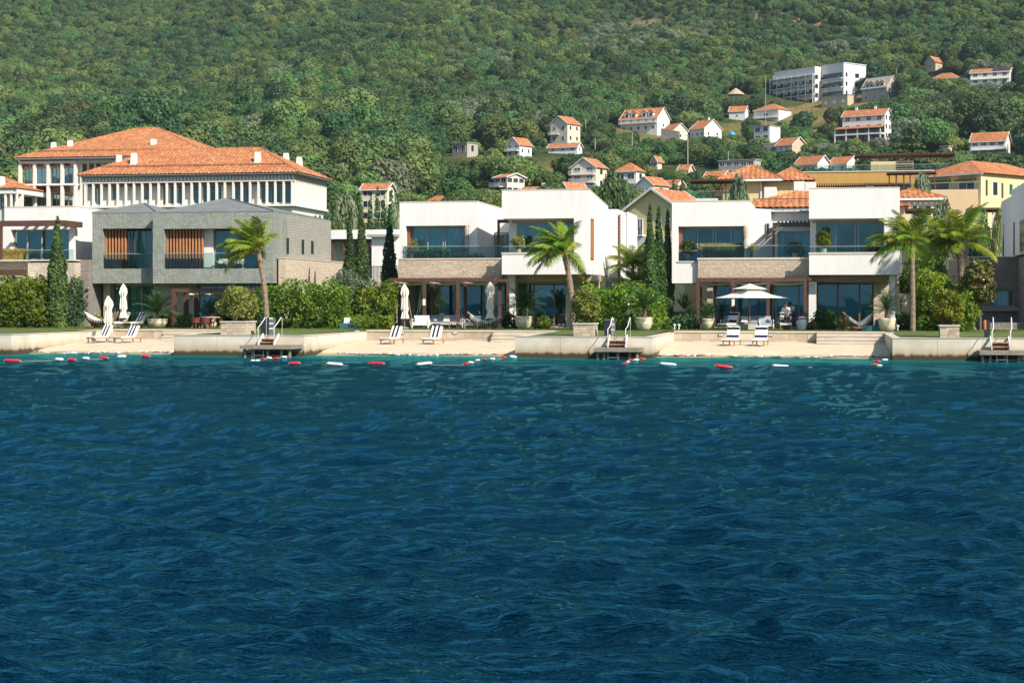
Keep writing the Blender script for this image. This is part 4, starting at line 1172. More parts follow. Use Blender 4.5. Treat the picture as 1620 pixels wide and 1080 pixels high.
def bath_ladder(label, pxa, pxb, pxs, rails, quayi, group):
    """timber landing in front of the quay with steps and white handrails"""
    Y0, Y1 = 91.3, 93.45
    x0, x1 = X(pxa, Y0), X(pxb, Y0); pm = (pxa + pxb) / 2
    z1 = Z(546.5 + (pm - 420) * .0075, pm, Y0); th = .2
    root = thing('landing_stage', label, 'landing', ((x0 + x1) / 2, Y0, 0), 0, group)
    MB().box(x0, x1, Y0, Y0 + .10, z1 - th, z1).build('fascia', W['weathered_wood'], root)
    n = 12
    for k in range(n):
        a = Y0 + .11 + (Y1 - Y0 - .11) * k / n
        MB().box(x0, x1, a, a + (Y1 - Y0 - .11) / n - .012, z1 - .05, z1 - .004).build('deck_board', W['weathered_wood'], root)
    for f, lean in ((.06, .12), (.22, -.05), (.5, .1), (.78, -.1), (.92, .12)):
        xx = x0 + (x1 - x0) * f
        MB().bar((xx + lean, Y0 + .35, -1.0), (xx, Y0 + .35, z1 - .06), .13).build('pile', W['weathered_wood'], root)
    for xx in (x0 + .06, x1 - .06): MB().box(xx - .05, xx + .05, Y0 + .1, Y1, z1 - th, z1 - .051).build('joist', W['weathered_wood'], root)
    MB().box(x0 + .3, x1 - .3, Y0 + .5, Y0 + .58, .05, .13).build('cross_brace', W['weathered_wood'], root)
    s0, s1 = X(pxs[0], 93), X(pxs[1], 93)
    zt = 1.2
    for k in range(2):
        zz = z1 + (zt - z1) * (k + 1) / 3
        MB().box(s0 + .02, s1 - .02, 92.75 + .24 * k, 93.06 + .24 * k, zz - .06, zz).build('step', W['wood'], root)
        MB().box(s0 + .02, s1 - .02, 92.95 + .24 * k, 92.98 + .24 * k, zz - .22, zz - .06).build('step_back', W['brown_light'], root)
    for xx in (s0, s1):
        MB().bar((xx, 92.55, z1 + .0), (xx, 93.5, zt + .05), .05, .16).build('stringer', W['white_paint'], root)
        zr = Z(502, pm, 93.5)
        mb = MB(); mb.tube([(xx, 92.6, z1), (xx, 92.6, z1 + 1.0), (xx + .1, 92.75, z1 + 1.15), (xx + .14, 93.4, zr - .03), (xx + .14, 93.52, zr), (xx + .14, 93.62, zr - .05), (xx + .14, 93.62, 1.19)], .021, 8)
        mb.build('handrail', W['white_paint'], root, smooth=True)
    for xx in (s0 + .15, s1 - .25):
        MB().bar((xx, Y0 + .2, -.5), (xx, Y0 + .2, z1 - .1), .04).build('ladder_rail', W['metal_grey'], root)
    MB().bar((s0 + .15, Y0 + .2, .12), (s1 - .25, Y0 + .2, .12), .04).build('ladder_rung', W['metal_grey'], root)
bath_ladder('timber landing stage with white handrails below the dark cabinet by the stone planter', 379, 461, (412, 437), None, 1, None)
bath_ladder('timber landing stage with white handrails between the two villas with stone bands', 939, 1012, (963, 991), None, 2, None)
bath_ladder('timber landing stage with white handrails beside the magnolia tree', 1550, 1632, (1568, 1597), None, 3, None)

def planter(label, p0, p1, y0, y1, py_t, py_b):
    """squat planter of squared stones"""
    Y = 95.2; pm = (p0 + p1) / 2
    x0, x1 = X(p0, Y), X(p1, Y); z0, z1 = 1.19, Z(py_t, pm, Y)
    root = thing('stone_planter', label, 'planter', ((x0 + x1) / 2, Y, z0))
    MB().box(x0 + .05, x1 - .05, Y + .05, Y + 1.9, z0, z1 - .08).build('core', W['slab_b'], root)
    rows = 4; h = (z1 - .08 - z0) / rows
    for r_ in range(rows):
        a = x0
        while a < x1 - .02:
            b = min(x1, a + random.uniform(.28, .52))
            if x1 - b < .15: b = x1
            MB().box(a + .008, b - .008, Y + random.uniform(0, .02), Y + .07, z0 + r_ * h + .006, z0 + (r_ + 1) * h - .006).build('stone', random.choice([W['slab'], W['slab_b'], W['slab_c']]), root)
            a = b
        a = Y + .075
        while a < Y + 1.88:
            b = min(Y + 1.9, a + random.uniform(.3, .5))
            MB().box(x1 - .07, x1 - random.uniform(0, .02), a + .006, b - .006, z0 + r_ * h + .006, z0 + (r_ + 1) * h - .006).build('stone', random.choice([W['slab'], W['slab_b'], W['slab_c']]), root)
            a = b
    MB().box(x0 - .04, x1 + .04, Y - .04, Y + 1.94, z1 - .08, z1).build('rim', W['coping'], root)
    MB().box(x0 + .1, x1 - .1, Y + .1, Y + 1.8, z1 + .001, z1 + .015).build('soil', W['brown'], root)
    return (x0 + x1) / 2, Y + .95, z1
PL = [planter('squared-stone planter on the quay by the round dining table', 349, 388, 0, 0, 508, 530),
      planter('squared-stone planter on the quay beside the palm between the villas', 907, 939, 0, 0, 511, 533),
      planter('squared-stone planter on the quay beside the magnolia tree', 1487, 1518, 0, 0, 514, 536)]

def cabinet(label, p0, p1, p2, pt, Y=95.6):
    x0, x1, x2 = X(p0, Y), X(p1, Y), X(p2, Y); z1 = Z(pt, p1, Y)
    root = thing('service_cabinet', label, 'cabinet', ((x0 + x1) / 2, Y, 1.19))
    MB().box(x0, x1, Y, Y + .5, 1.18, z1).build('body', W['dark_box'], root)
    MB().box(x1, x2, Y + .05, Y + .45, 1.18, z1 - .02).build('steel_post', W['metal_grey'], root)
    for k in range(3): MB().box(x1 + .02, x2 - .02, Y + .02, Y + .05, 1.5 + k * .3, 1.58 + k * .3).build('socket', W['white_paint'], root)
    MB().box(x0 - .03, x1 + .03, Y - .03, Y + .53, z1, z1 + .03).build('lid', W['metal_grey'], root)
cabinet('dark steel service cabinet behind the handrails by the stone planter', 412.5, 425, 432, 503)
cabinet('dark steel service cabinet behind the handrails between the villas', 956, 966, 972, 507)
def red_post():
    Y = 95.6; x = X(1559, Y); root = thing('service_cabinet', 'dark service cabinet with an orange life ring beside the magnolia tree', 'cabinet', (x, Y, 1.19))
    MB().box(X(1558, Y), X(1566, Y), Y, Y + .4, 1.18, Z(507, 1560, Y)).build('body', W['dark_box'], root)
    c = P(1557.5, 510, Y - .05); mb = MB(); mb.tube([(c.x + .02, c.y, c.z - .38), (c.x, c.y, c.z), (c.x + .03, c.y, c.z + .14)], [.07, .09, .06], 8); mb.build('life_ring_case', W['orange'], root)
red_post()

# ------------------------------------------------------------------ tiled roofs
def tiled_hip(root, x0, x1, y0, y1, ze, zr, name='roof', per=.52, dx=.104, rot=None, ridge='x'):
    """hipped roof with modelled tile waves and courses; returns the roof object"""
    nx = max(20, int((x1 - x0) / dx)); ny = max(16, int((y1 - y0) / .22))
    gx, gy = np.meshgrid(np.linspace(x0, x1, nx), np.linspace(y0, y1, ny))
    half = min(x1 - x0, y1 - y0) / 2
    ex = np.minimum(gx - x0, x1 - gx); ey = np.minimum(gy - y0, y1 - gy)
    e = np.minimum(ex, ey); front = ey <= ex
    along = np.where(front, gx, gy)
    z = ze + (zr - ze) * e / half + .10 * np.abs(np.sin(math.pi * along / per)) + .07 * (1 - np.mod(e / .75, 1.0)) * (e > .05)
    v = np.stack([gx, gy, z], 2).reshape(-1, 3)
    i = (np.arange(ny - 1)[:, None] * nx + np.arange(nx - 1)[None, :]).reshape(-1)
    r = link(name, npmesh(name, v, np.stack([i, i + 1, i + nx + 1, i + nx], 1), W['roof_tile']), None, root, True)
    h2 = zr - ze
    a = (x0, x1, y0, y1)
    if x1 - x0 > y1 - y0: rp = [(x0 + half, (y0 + y1) / 2), (x1 - half, (y0 + y1) / 2)]
    else: rp = [((x0 + x1) / 2, y0 + half), ((x0 + x1) / 2, y1 - half)]
    for (cx, cy), q in (((x0, y0), rp[0]), ((x1, y0), rp[1] if x1 - x0 > y1 - y0 else rp[0])):
        MB().tube([(cx, cy, ze + .05), (q[0], q[1], zr + .07)], .13, 6).build('hip_tiles', W['roof_tile'], r)
    MB().tube([(rp[0][0], rp[0][1], zr + .07), (rp[1][0], rp[1][1], zr + .07)], .13, 6).build('ridge_tiles', W['roof_tile'], r)
    return r
def chimney(root, px0, px1, pyt, pyb, Y):
    pm = (px0 + px1) / 2; xa, xb = X(px0, Y), X(px1, Y); zt, zb = Z(pyt, pm, Y), Z(pyb, pm, Y) - .5; w_ = xb - xa; i = w_ * .17
    mb = MB().hexa([(xa, Y, zb), (xb, Y, zb), (xb, Y + w_, zb), (xa, Y + w_, zb)], [(xa + i, Y + i, zt), (xb - i, Y + i, zt), (xb - i, Y + w_ - i, zt), (xa + i, Y + w_ - i, zt)])
    mb.build('chimney', W['hotel_white'], root)
def hotel():
    Y = 210.0
    root = thing('hotel', 'long cream hotel wing with orange hipped roof and close white columns', 'hotel', (X(300, Y), Y + 8, 6))
    ze = Z(275.5, 300, Y); ov = .7
    x0, x1 = X(122, Y - ov), X(473, Y - ov); yb = bisect_y(x1, 527) + .3
    hf = min(yb - Y + ov, x1 - x0) / 2
    zr = Z(236.5, 310, (Y - ov + yb) / 2)
    r = tiled_hip(root, x0, x1, Y - ov, yb, ze, zr)
    # snow guard along the eaves
    for (y, z) in ((Y - ov + 2.1, None),):
        zz = ze + (zr - ze) * 2.1 / hf
        MB().bar((x0 + 2.4, y, zz + .27), (x1 - 2.4, y, zz + .27), .07, .07).build('snow_rail', W['brown'], r)
        for k in range(22):
            xx = x0 + 2.6 + (x1 - x0 - 5.2) * k / 21
            MB().bar((xx, y, zz), (xx, y - .05, zz + .28), .06).build('rail_bracket', W['brown'], r)
    MB().box(x0 + .12, x1 - .12, Y - ov + .10, yb, ze - .16, ze - .01).build('eaves', W['slate'], root)
    xa, xb = X(128, Y), X(466, Y)
    zc0 = Z(287, 300, Y); zcb = Z(324.5, 300, Y); zfr = Z(279, 300, Y)
    MB().box(xa, xb, Y, yb - .5, zfr, ze - .17).build('cornice', W['hotel_white'], root)
    n = 62; w_ = (xb - xa) / n
    MB().box(xa + .05, xb - .05, Y + .10, yb - .6, zc0 + .001, zfr - .001).build('frieze', W['house_grey'], root)
    for k in range(n):
        MB().box(xa + k * w_ + w_ * .2, xa + (k + 1) * w_ - w_ * .2, Y + .02, Y + .12, zc0 + .05, zfr - .04).build('frieze_block', W['hotel_white'], root)
    MB().box(xa, xb, Y - .04, Y + .35, zc0 - .12, zc0).build('lintel', W['hotel_white'], root)
    MB().box(xa - .15, xb + .15, Y - .15, yb - .3, zcb - .25, zcb).build('floor_band', W['hotel_white'], root)
    # columns every metre, wall and openings behind
    nc = 26
    for k in range(nc):
        xx = xa + .55 + (xb - xa - .9) * k / (nc - 1)
        MB().box(xx - .13, xx + .13, Y, Y + .28, zcb, zc0 - .12).build('column', W['hotel_white'], root)
    yw = Y + 1.6
    ops = []
    for a, b, t in ((150, 160, 0), (178, 187, 1), (228, 236, 1), (258, 290, 0), (306, 320, 0), (317, 350, 0), (366, 399, 0), (413, 460, 0)):
        xa_, xb_ = X(a, yw), X(b, yw)
        if ops and xa_ < ops[-1][1]: xa_ = ops[-1][1] + .1
        ops.append((xa_, xb_, zcb + (.9 if t else .3), zc0 - .45))
    mb = MB(); holed(mb, xa + .2, xb - .2, zcb, zc0 - .13, yw, yw + .4, ops); mb.build('wall', W['hotel_white'], root)
    for k in range(nc - 1):
        xx = xa + .55 + (xb - xa - .9) * k / (nc - 1)
        MB().box(xx + .14, xx + (xb - xa - .9) / (nc - 1) - .14, Y + .5, Y + .56, zc0 - .52, zc0 - .125).build('timber_blind', W['brown_light'], root)
    for o in ops: glaze(root, o[0], o[1], o[2], o[3], yw + .25, (.33, .66) if o[1] - o[0] > 2 else (.5,), ((.02, .3),), 2.2, .08)
    # right flank: close fins
    nf = 15
    MB().box(xb - .6, xb - .35, Y + .3, yb - .6, zcb, zc0 - .13).build('flank_wall', W['hotel_white'], root)
    for k in range(nf):
        y = Y + .6 + (yb - Y - 1.4) * k / (nf - 1)
        MB().box(xb - .34, xb, y - .13, y + .13, zcb, zc0 - .001).build('fin', W['hotel_white'], root)
    # storey below
    MB().box(xa + .4, xb - .4, Y + .5, yb - .8, 2, zcb - .26).build('base_wall', W['hotel_white'], root)
    for p in (499, 506, 513):
        y = bisect_y(xb - .4, p); MB().box(xb - .5, xb - .385, y - .5, y + .5, Z(347, p, y), Z(341, p, y)).build('small_window', W['frame_dark'], root)
    for a in ((182, 191, 245, 258, 213), (205, 215, 242, 262, 212.2), (401, 411, 240, 260, 212.2), (446, 456, 242, 262, 219), (443, 449, 250, 258, 222), (467, 477, 248, 266, 221)):
        chimney(root, *a)
    # the taller wing behind
    Y = 232.0
    root = thing('hotel', 'tall cream hotel wing with framed loggias under an orange hipped roof', 'hotel', (X(120, Y), Y + 8, 8))
    ze = Z(249.5, 100, Y); x0, x1 = X(22, Y - .7), X(334, Y - .7); zr = Z(204.5, 210, Y + 13)
    r = tiled_hip(root, x0, x1, Y - .7, Y + 26, ze, zr)
    hf = 13.35; zz = ze + (zr - ze) * 2.3 / hf
    MB().bar((x0 + 2.6, Y + 1.6, zz + .27), (x1 - 9, Y + 1.6, zz + .27), .07).build('snow_rail', W['brown'], r)
    for k in range(18): MB().bar((x0 + 2.8 + k * 1.25, Y + 1.6, zz), (x0 + 2.8 + k * 1.25, Y + 1.55, zz + .28), .06).build('rail_bracket', W['brown'], r)
    MB().box(x0 + .1, x1, Y - .6, Y + 24, ze - .25, ze - .01).build('eaves', W['slate'], root)
    xa, xb, xc = X(30, Y), X(120, Y), X(200, Y)
    MB().box(xa, xc, Y + .3, Y + 24, Z(257, 100, Y), ze - .26).build('cornice', W['hotel_white'], root)
    zz = [Z(p, 80, Y) for p in (326, 293.5, 290.5, 258)]
    yw = Y + 2.2
    MB().box(xa, xb, Y - .05, Y + 2.2, zz[1], zz[2]).build('floor_band', W['hotel_white'], root)
    MB().box(xa, xb, Y - .05, Y + 2.2, zz[3], Z(255, 80, Y)).build('lintel', W['hotel_white'], root)
    for p in (31, 54, 75.5, 97.5, 118.5):
        MB().box(X(p - 2, Y), X(p + 2, Y), Y, Y + .5, zz[0], zz[3]).build('column', W['hotel_white'], root)
    ops = [(X(39, yw), X(51, yw)), (X(57, yw), X(73, yw)), (X(82, yw), X(95, yw)), (X(100, yw), X(115, yw))]
    mb = MB(); holed(mb, xa, xb, zz[0], zz[1] - .001, yw, yw + .4, [(a, b, zz[0] + .05, zz[1] - .9) for a, b in ops]); holed(mb, xa, xb, zz[2] + .001, zz[3], yw, yw + .4, [(a, b, zz[2] + .1, zz[3] - .5) for a, b in ops])
    mb.build('wall', W['hotel_white'], root)
    for a, b in ops:
        glaze(root, a, b, zz[0] + .05, zz[1] - .9, yw + .2, (.5,), ((.5, .98),), 2, .08)
        glaze(root, a, b, zz[2] + .1, zz[3] - .5, yw + .2, (.5,), ((.02, .3),), 2, .08)
        MB().box(a - .2, b + .2, Y + .9, Y + .98, zz[1] - .95, zz[1] - .002).build('timber_blind', W['brown_light'], root)
        MB().box(a - .2, b + .2, Y + .9, Y + .98, zz[3] - .45, zz[3] - .002).build('timber_blind', W['brown_light'], root)
    for p in (128, 139, 150, 161, 172, 183): MB().box(X(p - 1.2, Y + 1), X(p + 1.2, Y + 1), Y + 1, Y + 1.3, zz[0], zz[3]).build('column', W['hotel_white'], root)
    MB().box(xb, xc, Y + 2.4, Y + 2.8, 2, zz[3]).build('dark_wall', W['brown_light'], root)
    MB().box(xb, xc, Y + .8, Y + 2.4, zz[3], Z(255, 80, Y)).build('lintel', W['hotel_white'], root)
    MB().box(xa, xc, Y, Y + 22, 2, zz[0] - .001).build('base_wall', W['hotel_white'], root)
    for a in ((79, 87, 225, 235, 239), (104.5, 113.5, 222, 238, 236), (236, 246, 220, 237, 236), (289, 297, 223, 235, 240)): chimney(root, *a)
    # low wing at the edge of the view
    Y = 224.0
    root = thing('hotel', 'low cream hotel wing with orange roof beside the framed loggias', 'hotel', (X(0, Y), Y + 5, 6))
    ze = Z(298, 5, Y); tiled_hip(root, X(-160, Y), X(27, Y), Y, Y + 14, ze, Z(276, 0, Y + 6))
    MB().box(X(-150, Y), X(25, Y), Y + .3, Y + 12, Z(306, 5, Y), ze - .02).build('cornice', W['hotel_white'], root)
    for p in (-6, 6, 15, 24): MB().box(X(p - 1.3, Y), X(p + 1.3, Y), Y + .4, Y + .7, Z(331, 5, Y), Z(306, 5, Y)).build('column', W['hotel_white'], root)
    mb = MB(); o = [(X(1, Y + 2), X(6.5, Y + 2), Z(330, 5, Y + 2), Z(309, 5, Y + 2)), (X(17, Y + 2), X(23, Y + 2), Z(330, 5, Y + 2), Z(309, 5, Y + 2))]
    holed(mb, X(-150, Y), X(25, Y), 2, Z(306, 5, Y) - .01, Y + 2, Y + 2.4, o); mb.build('wall', W['hotel_white'], root)
    for q in o: glaze(root, *q, Y + 2.2, (.5,), (), 2, .07)
    chimney(root, -4, 5, 279, 291, Y + 1)
hotel()

def mid_block():
    Y = 150.0
    root = thing('low_building', 'long low white building behind the slim cypresses, with brown beams and black railing', 'building', (X(575, Y), Y, 1.2))
    z1 = Z(363.5, 560, Y)
    MB().box(X(470, Y), X(640, Y), Y, Y + 9, Z(378, 560, Y), z1).build('roof_slab', W['white'], root)
    MB().box(X(470, Y), X(640, Y), Y + .4, Y + .6, Z(382, 560, Y), Z(378.5, 560, Y)).build('beam', W['brown'], root)
    for p in (524, 541, 579, 584): MB().box(X(p, Y), X(p + 2, Y), Y + .3, Y + .6, 1.2, Z(382, 560, Y)).build('post', W['brown'], root)
    MB().box(X(470, Y), X(640, Y), Y + 4, Y + 5, 1.2, Z(378, 560, Y) - .01).build('wall', W['white'], root)
    glaze(root, X(525, Y), X(580, Y), Z(430, 560, Y), Z(384, 560, Y), Y + 3.8, (.33, .66), ((.1, .3),), 0)
    Yb = 146.0
    MB().box(X(583, Yb), X(632, Yb), Yb - .6, Yb + 4, Z(375, 600, Yb), Z(371, 600, Yb)).build('canopy_slab', W['concrete'], root)
    MB().box(X(588, Yb), X(632, Yb), Yb, Yb + 4, 1.2, Z(375, 600, Yb) - .001).build('wall', W['white'], root)
    Yr = 140.0; z0, z1 = Z(441, 595, Yr), Z(422, 595, Yr)
    MB().box(X(580, Yr), X(632, Yr), Yr - .2, Yr + 6, 1.2, z0).build('plinth', W['stone_pale'], root)
    MB().box(X(582, Yr), X(632, Yr), Yr, Yr + .05, z1, z1 + .06).build('railing_top', W['frame_dark'], root)
    for k in range(24):
        xx = X(582, Yr) + (X(632, Yr) - X(582, Yr)) * k / 23
        MB().box(xx - .025, xx + .025, Yr, Yr + .05, z0, z1).build('baluster', W['frame_dark'], root)
mid_block()

# ------------------------------------------------------------------ houses
def gable_roof(root, w_, d, h, rise, axis, ov=.45, m='roof_tile', th=.16):
    mb = MB()
    if axis == 'x':       # ridge runs along x: the front slope faces the viewer
        n = max(8, int(w_ / .23))
        for (ya, yb) in ((-ov, d / 2), (d + ov, d / 2)):
            s = rise / (d / 2); ze = h - ov * s
            xs = [-ov + (w_ + 2 * ov) * k / n for k in range(n + 1)]
            vs = []
            for k, x in enumerate(xs):
                c = .05 if k % 2 else 0
                vs += [(x, ya, ze + c), (x, yb, h + rise + c)]
            base = len(mb.v); mb.v += vs
            mb.f += [(base + 2 * k, base + 2 * k + 2, base + 2 * k + 3, base + 2 * k + 1) for k in range(n)]
        s = rise / (d / 2); ze = h - ov * s - th
        mb.add([(-ov, -ov, ze), (w_ + ov, -ov, ze), (w_ + ov, d / 2, h + rise - th), (-ov, d / 2, h + rise - th)], [(0, 1, 2, 3)])
        mb.add([(-ov, d + ov, ze), (w_ + ov, d + ov, ze), (w_ + ov, d / 2, h + rise - th), (-ov, d / 2, h + rise - th)], [(3, 2, 1, 0)])
        r = mb.build('roof', W[m], root, False)
        for x in (-ov - .02, w_ + ov - .10):
            vb = MB(); vb.prism([(-ov, ze + .02), (d / 2, h + rise - th + .02), (d + ov, ze + .02), (d + ov, ze + th + .1), (d / 2, h + rise + .09), (-ov, ze + th + .1)], x, x + .12)
            vb.v = [(p[2], p[0], p[1]) for p in vb.v]; vb.build('verge', W['house_white'], r, False)
        MB().box(-ov, w_ + ov, -ov - .05, -ov + .05, ze - .02, ze + th).build('gutter', W['white_paint'], r, False)
    else:
        n = max(8, int(d / .3)); s = rise / (w_ / 2); ze = h - ov * s
        for (xa, xb) in ((-ov, w_ / 2), (w_ + ov, w_ / 2)):
            vs = []
            for k in range(n + 1):
                y = -ov + (d + 2 * ov) * k / n; c = .05 if k % 2 else 0
                vs += [(xa, y, ze + c), (xb, y, h + rise + c)]
            base = len(mb.v); mb.v += vs
            mb.f += [(base + 2 * k, base + 2 * k + 2, base + 2 * k + 3, base + 2 * k + 1) for k in range(n)]
        r = mb.build('roof', W[m], root, False)
        for y in (-ov - .02, d + ov - .1):
            MB().prism_y([(-ov, ze - th), (w_ / 2, h + rise - th), (w_ + ov, ze - th), (w_ + ov, ze + .08), (w_ / 2, h + rise + .08), (-ov, ze + .08)], y, y + .12).build('verge', W['house_white'], r, False)
    return r
def window_at(root, x, z, w_, h, face, depth, wall_d=0, m='glass_dark', fm='white_paint'):
    """framed window on the front (y=0) or on the right flank (x=depth)"""
    f = MB(); t = .10
    if face == 'f':
        f.box(x, x + w_, -.05, .08, z, z + t); f.box(x, x + w_, -.05, .08, z + h - t, z + h); f.box(x, x + t, -.05, .08, z + t, z + h - t); f.box(x + w_ - t, x + w_, -.05, .08, z + t, z + h - t)
        f.box(x + w_ / 2 - t * .35, x + w_ / 2 + t * .35, -.04, .08, z + t, z + h - t)
        o = f.build('window', W[fm], root, False); MB().box(x + t * .5, x + w_ - t * .5, -.02, .06, z + t * .5, z + h - t * .5).build('pane', W[m], o, False)
    else:
        D = depth
        f.box(D - .08, D + .05, x, x + w_, z, z + t); f.box(D - .08, D + .05, x, x + w_, z + h - t, z + h); f.box(D - .08, D + .05, x, x + t, z + t, z + h - t); f.box(D - .08, D + .05, x + w_ - t, x + w_, z + t, z + h - t)
        o = f.build('window', W[fm], root, False); MB().box(D - .06, D + .02, x + t * .5, x + w_ - t * .5, z + t * .5, z + h - t * .5).build('pane', W[m], o, False)
def balcony(root, x0, x1, z, d=1.3, rail=.95, n=None, m='house_white', bars=True):
    b = MB().box(x0, x1, -d, -.002, z - .18, z).build('balcony', W[m], root, False)
    MB().box(x0, x1, -d, -d + .06, z + rail - .07, z + rail).build('rail', W['white_paint'], b, False)
    n = max(4, int((x1 - x0) / .28))
    mb = MB()
    for k in range(n + 1):
        xx = x0 + .03 + (x1 - x0 - .06) * k / n; mb.box(xx - .03, xx + .03, -d + .01, -d + .05, z, z + rail - .07)
    mb.build('railing_bars', W['white_paint'], b, False)
HOUSES = []         # (photo box, distance) kept clear of nearer trees
def house(label, px, py, w_, d, h, roof='gx', rise=0, rot=20, wall='house_white', nf=(2, 1), ns=(1, 1), win=(1.0, 1.3), balc=(), box=None, name='house', at=None, wm='glass_dark', fm='white_paint', chim=0, unit=None):
    """a small house; w_, d, h, rise in photo pixels, its front foot at photo pixel (px, py) on the hillside"""
    p = hit(px, py) if at is None else at
    pp = proj(p); s = pp[2] / F if unit is None else unit
    w_, d, h, rise = w_ * s, d * s, h * s, rise * s
    root = thing(name, label, 'house', (p.x, p.y, p.z), -R(rot))
    # walls, with gables
    mb = MB(); mb.box(-w_ / 2, w_ / 2, 0, d, -5, h)
    if roof == 'gx': mb.add([(-w_ / 2, 0, h), (-w_ / 2, d, h), (-w_ / 2, d / 2, h + rise - .03), (w_ / 2, 0, h), (w_ / 2, d, h), (w_ / 2, d / 2, h + rise - .03)], [(0, 1, 2), (5, 4, 3)])
    if roof == 'gy': mb.add([(-w_ / 2, 0, h), (w_ / 2, 0, h), (0, 0, h + rise - .03), (-w_ / 2, d, h), (w_ / 2, d, h), (0, d, h + rise - .03)], [(0, 1, 2), (5, 4, 3)])
    mb.build('wall', W[wall], root, False)
    sub = bpy.data.objects.new('roof_frame', None)
    if roof in ('gx', 'gy'):
        r = gable_roof(root, w_, d, h, rise, roof[1])
        r.location.x = -w_ / 2
    elif roof == 'hip':
        e = .5; a = (-w_ / 2 - e, w_ / 2 + e, -e, d + e); hf = min(a[1] - a[0], a[3] - a[2]) / 2
        if w_ >= d: q = [(a[0] + hf, (a[2] + a[3]) / 2), (a[1] - hf, (a[2] + a[3]) / 2)]
        else: q = [(0, a[2] + hf), (0, a[3] - hf)]
        mb = MB(); z0 = h - .02
        v = [(a[0], a[2], z0), (a[1], a[2], z0), (a[1], a[3], z0), (a[0], a[3], z0), (q[0][0], q[0][1], h + rise), (q[1][0], q[1][1], h + rise)]
        mb.add(v, [(0, 1, 5, 4), (1, 2, 5), (2, 3, 4, 5), (3, 0, 4)] if w_ >= d else [(0, 1, 4), (1, 2, 5, 4), (2, 3, 5), (3, 0, 4, 5)]); mb.add(v[:4], [(3, 2, 1, 0)])
        r = mb.build('roof', W['roof_tile'], root, False)
        MB().box(a[0] + .05, a[1] - .05, a[2] - .03, a[2] + .08, z0 - .18, z0 - .01).build('gutter', W['white_paint'], r, False)
    else:
        r = MB().box(-w_ / 2 - .25, w_ / 2 + .25, -.3, d + .25, h, h + .22).build('roof', W['concrete'], root, False)
    for k in range(chim):
        cx = w_ * (.2 - .45 * k); MB().box(cx - .35, cx + .35, d * .45, d * .45 + .7, h + rise * .5, h + rise + .9).build('chimney', W['house_white'], root, False)
    cols, rows = nf; ww, wh = win
    for j in range(rows):
        for i in range(cols):
            window_at(root, -w_ / 2 + w_ * (i + .5) / cols - ww / 2, h * (j + .32) / rows, ww, min(wh, h / rows * .62), 'f', 0, m=wm, fm=fm)
    cols, rows = ns
    for j in range(rows):
        for i in range(cols):
            window_at(root, d * (i + .5) / cols - ww / 2, h * (j + .35) / rows, ww * .9, min(wh, h / rows * .55), 's', w_ / 2, m=wm, fm=fm)
    for f0, f1, fz in balc: balcony(root, -w_ / 2 + w_ * f0, -w_ / 2 + w_ * f1, h * fz)
    if box: HOUSES.append((box, pp[2]))
    return root, w_, d, h, rise, s
house('small yellow house with flat-pitched red roof above the dark cypresses', 592, 352, 44, 30, 54, 'gx', 9, 8, 'house_cream', (2, 3), (1, 2), (2.2, 2.2), box=(568, 286, 618, 345))
house('flat-roofed grey house tucked in the forest', 727, 248, 32, 26, 21, 'flat', 0, 30, 'house_grey', (2, 1), (1, 1), (1.6, 2.2), box=(708, 222, 757, 250))
r_ = house('white house with red gable roof and terrace at the forest edge', 812, 249, 26, 30, 20, 'gy', 12, 30, 'house_white', (2, 2), (2, 1), balc=((0, 1, .5),), box=(796, 216, 850, 250))
house('low orange roof beside a stone terrace under the cream gabled house', 890, 243, 50, 20, 11, 'gx', 6, 15, 'house_white', (3, 1), (1, 1), box=(858, 226, 925, 246))
house('cream gabled house with arched balcony and outside stair on the hillside', 884, 228, 34, 34, 32, 'gy', 13, 28, 'house_cream', (2, 2), (2, 2), (1.3, 1.6), ((0, .55, .48),), box=(866, 184, 926, 230))
h6 = house('large white house with four dormers in its orange roof', 1010, 209, 68, 40, 22, 'gx', 17, 24, 'house_white', (5, 2), (1, 1), (1.3, 1.3), ((0, 1, .62),), box=(972, 164, 1062, 208))
def dormers(H):
    root, w_, d, h, rise, s = H
    for k in (-.32, -.14, .14, .32):
        x = w_ * k; ww = 1.1
        q = MB().box(x - ww, x + ww, .3, d * .4, h, h + 2.0); q.prism_y([(x - ww, h + 2.0), (x + ww, h + 2.0), (x, h + 2.9)], .3, d * .4)
        o = q.build('dormer', W['house_white'], root, False)
        MB().box(x - .55, x + .55, .24, .29, h + .5, h + 1.8).build('pane', W['glass_dark'], o, False)
        m2 = MB()
        for sgn in (-1, 1): m2.hexa([(x, .1, h + 2.95), (x + sgn * (ww + .3), .1, h + 1.9), (x + sgn * (ww + .3), d * .42, h + 1.9), (x, d * .42, h + 2.95)], [(x, .1, h + 3.1), (x + sgn * (ww + .3), .1, h + 2.05), (x + sgn * (ww + .3), d * .42, h + 2.05), (x, d * .42, h + 3.1)])
        m2.build('dormer_roof', W['roof_tile'], o, False)
dormers(h6)
house('pale cream gabled house with blue-shaded long wall', 1056, 223, 26, 32, 16, 'gx', 12, 42, 'house_cream', (2, 1), (1, 1), (1.2, 1.2), box=(1036, 188, 1087, 222))
house('white gabled house with satellite dishes on its orange roof', 1103, 221, 32, 38, 18, 'gx', 14, 42, 'house_white', (3, 1), (2, 1), (1.1, 1.3), box=(1076, 186, 1140, 220), chim=1)
house('three-storey cream house with balconies on every floor', 923, 302, 44, 38, 38, 'gy', 15, 20, 'house_cream', (2, 3), (1, 2), (1.8, 1.9), ((0, 1, .34), (0, 1, .68)), box=(898, 248, 958, 300))
house('white bungalow with orange pyramid roof', 990, 290, 36, 34, 19, 'hip', 15, 18, 'house_white', (2, 1), (1, 1), (2.0, 1.6), box=(968, 254, 1026, 284))
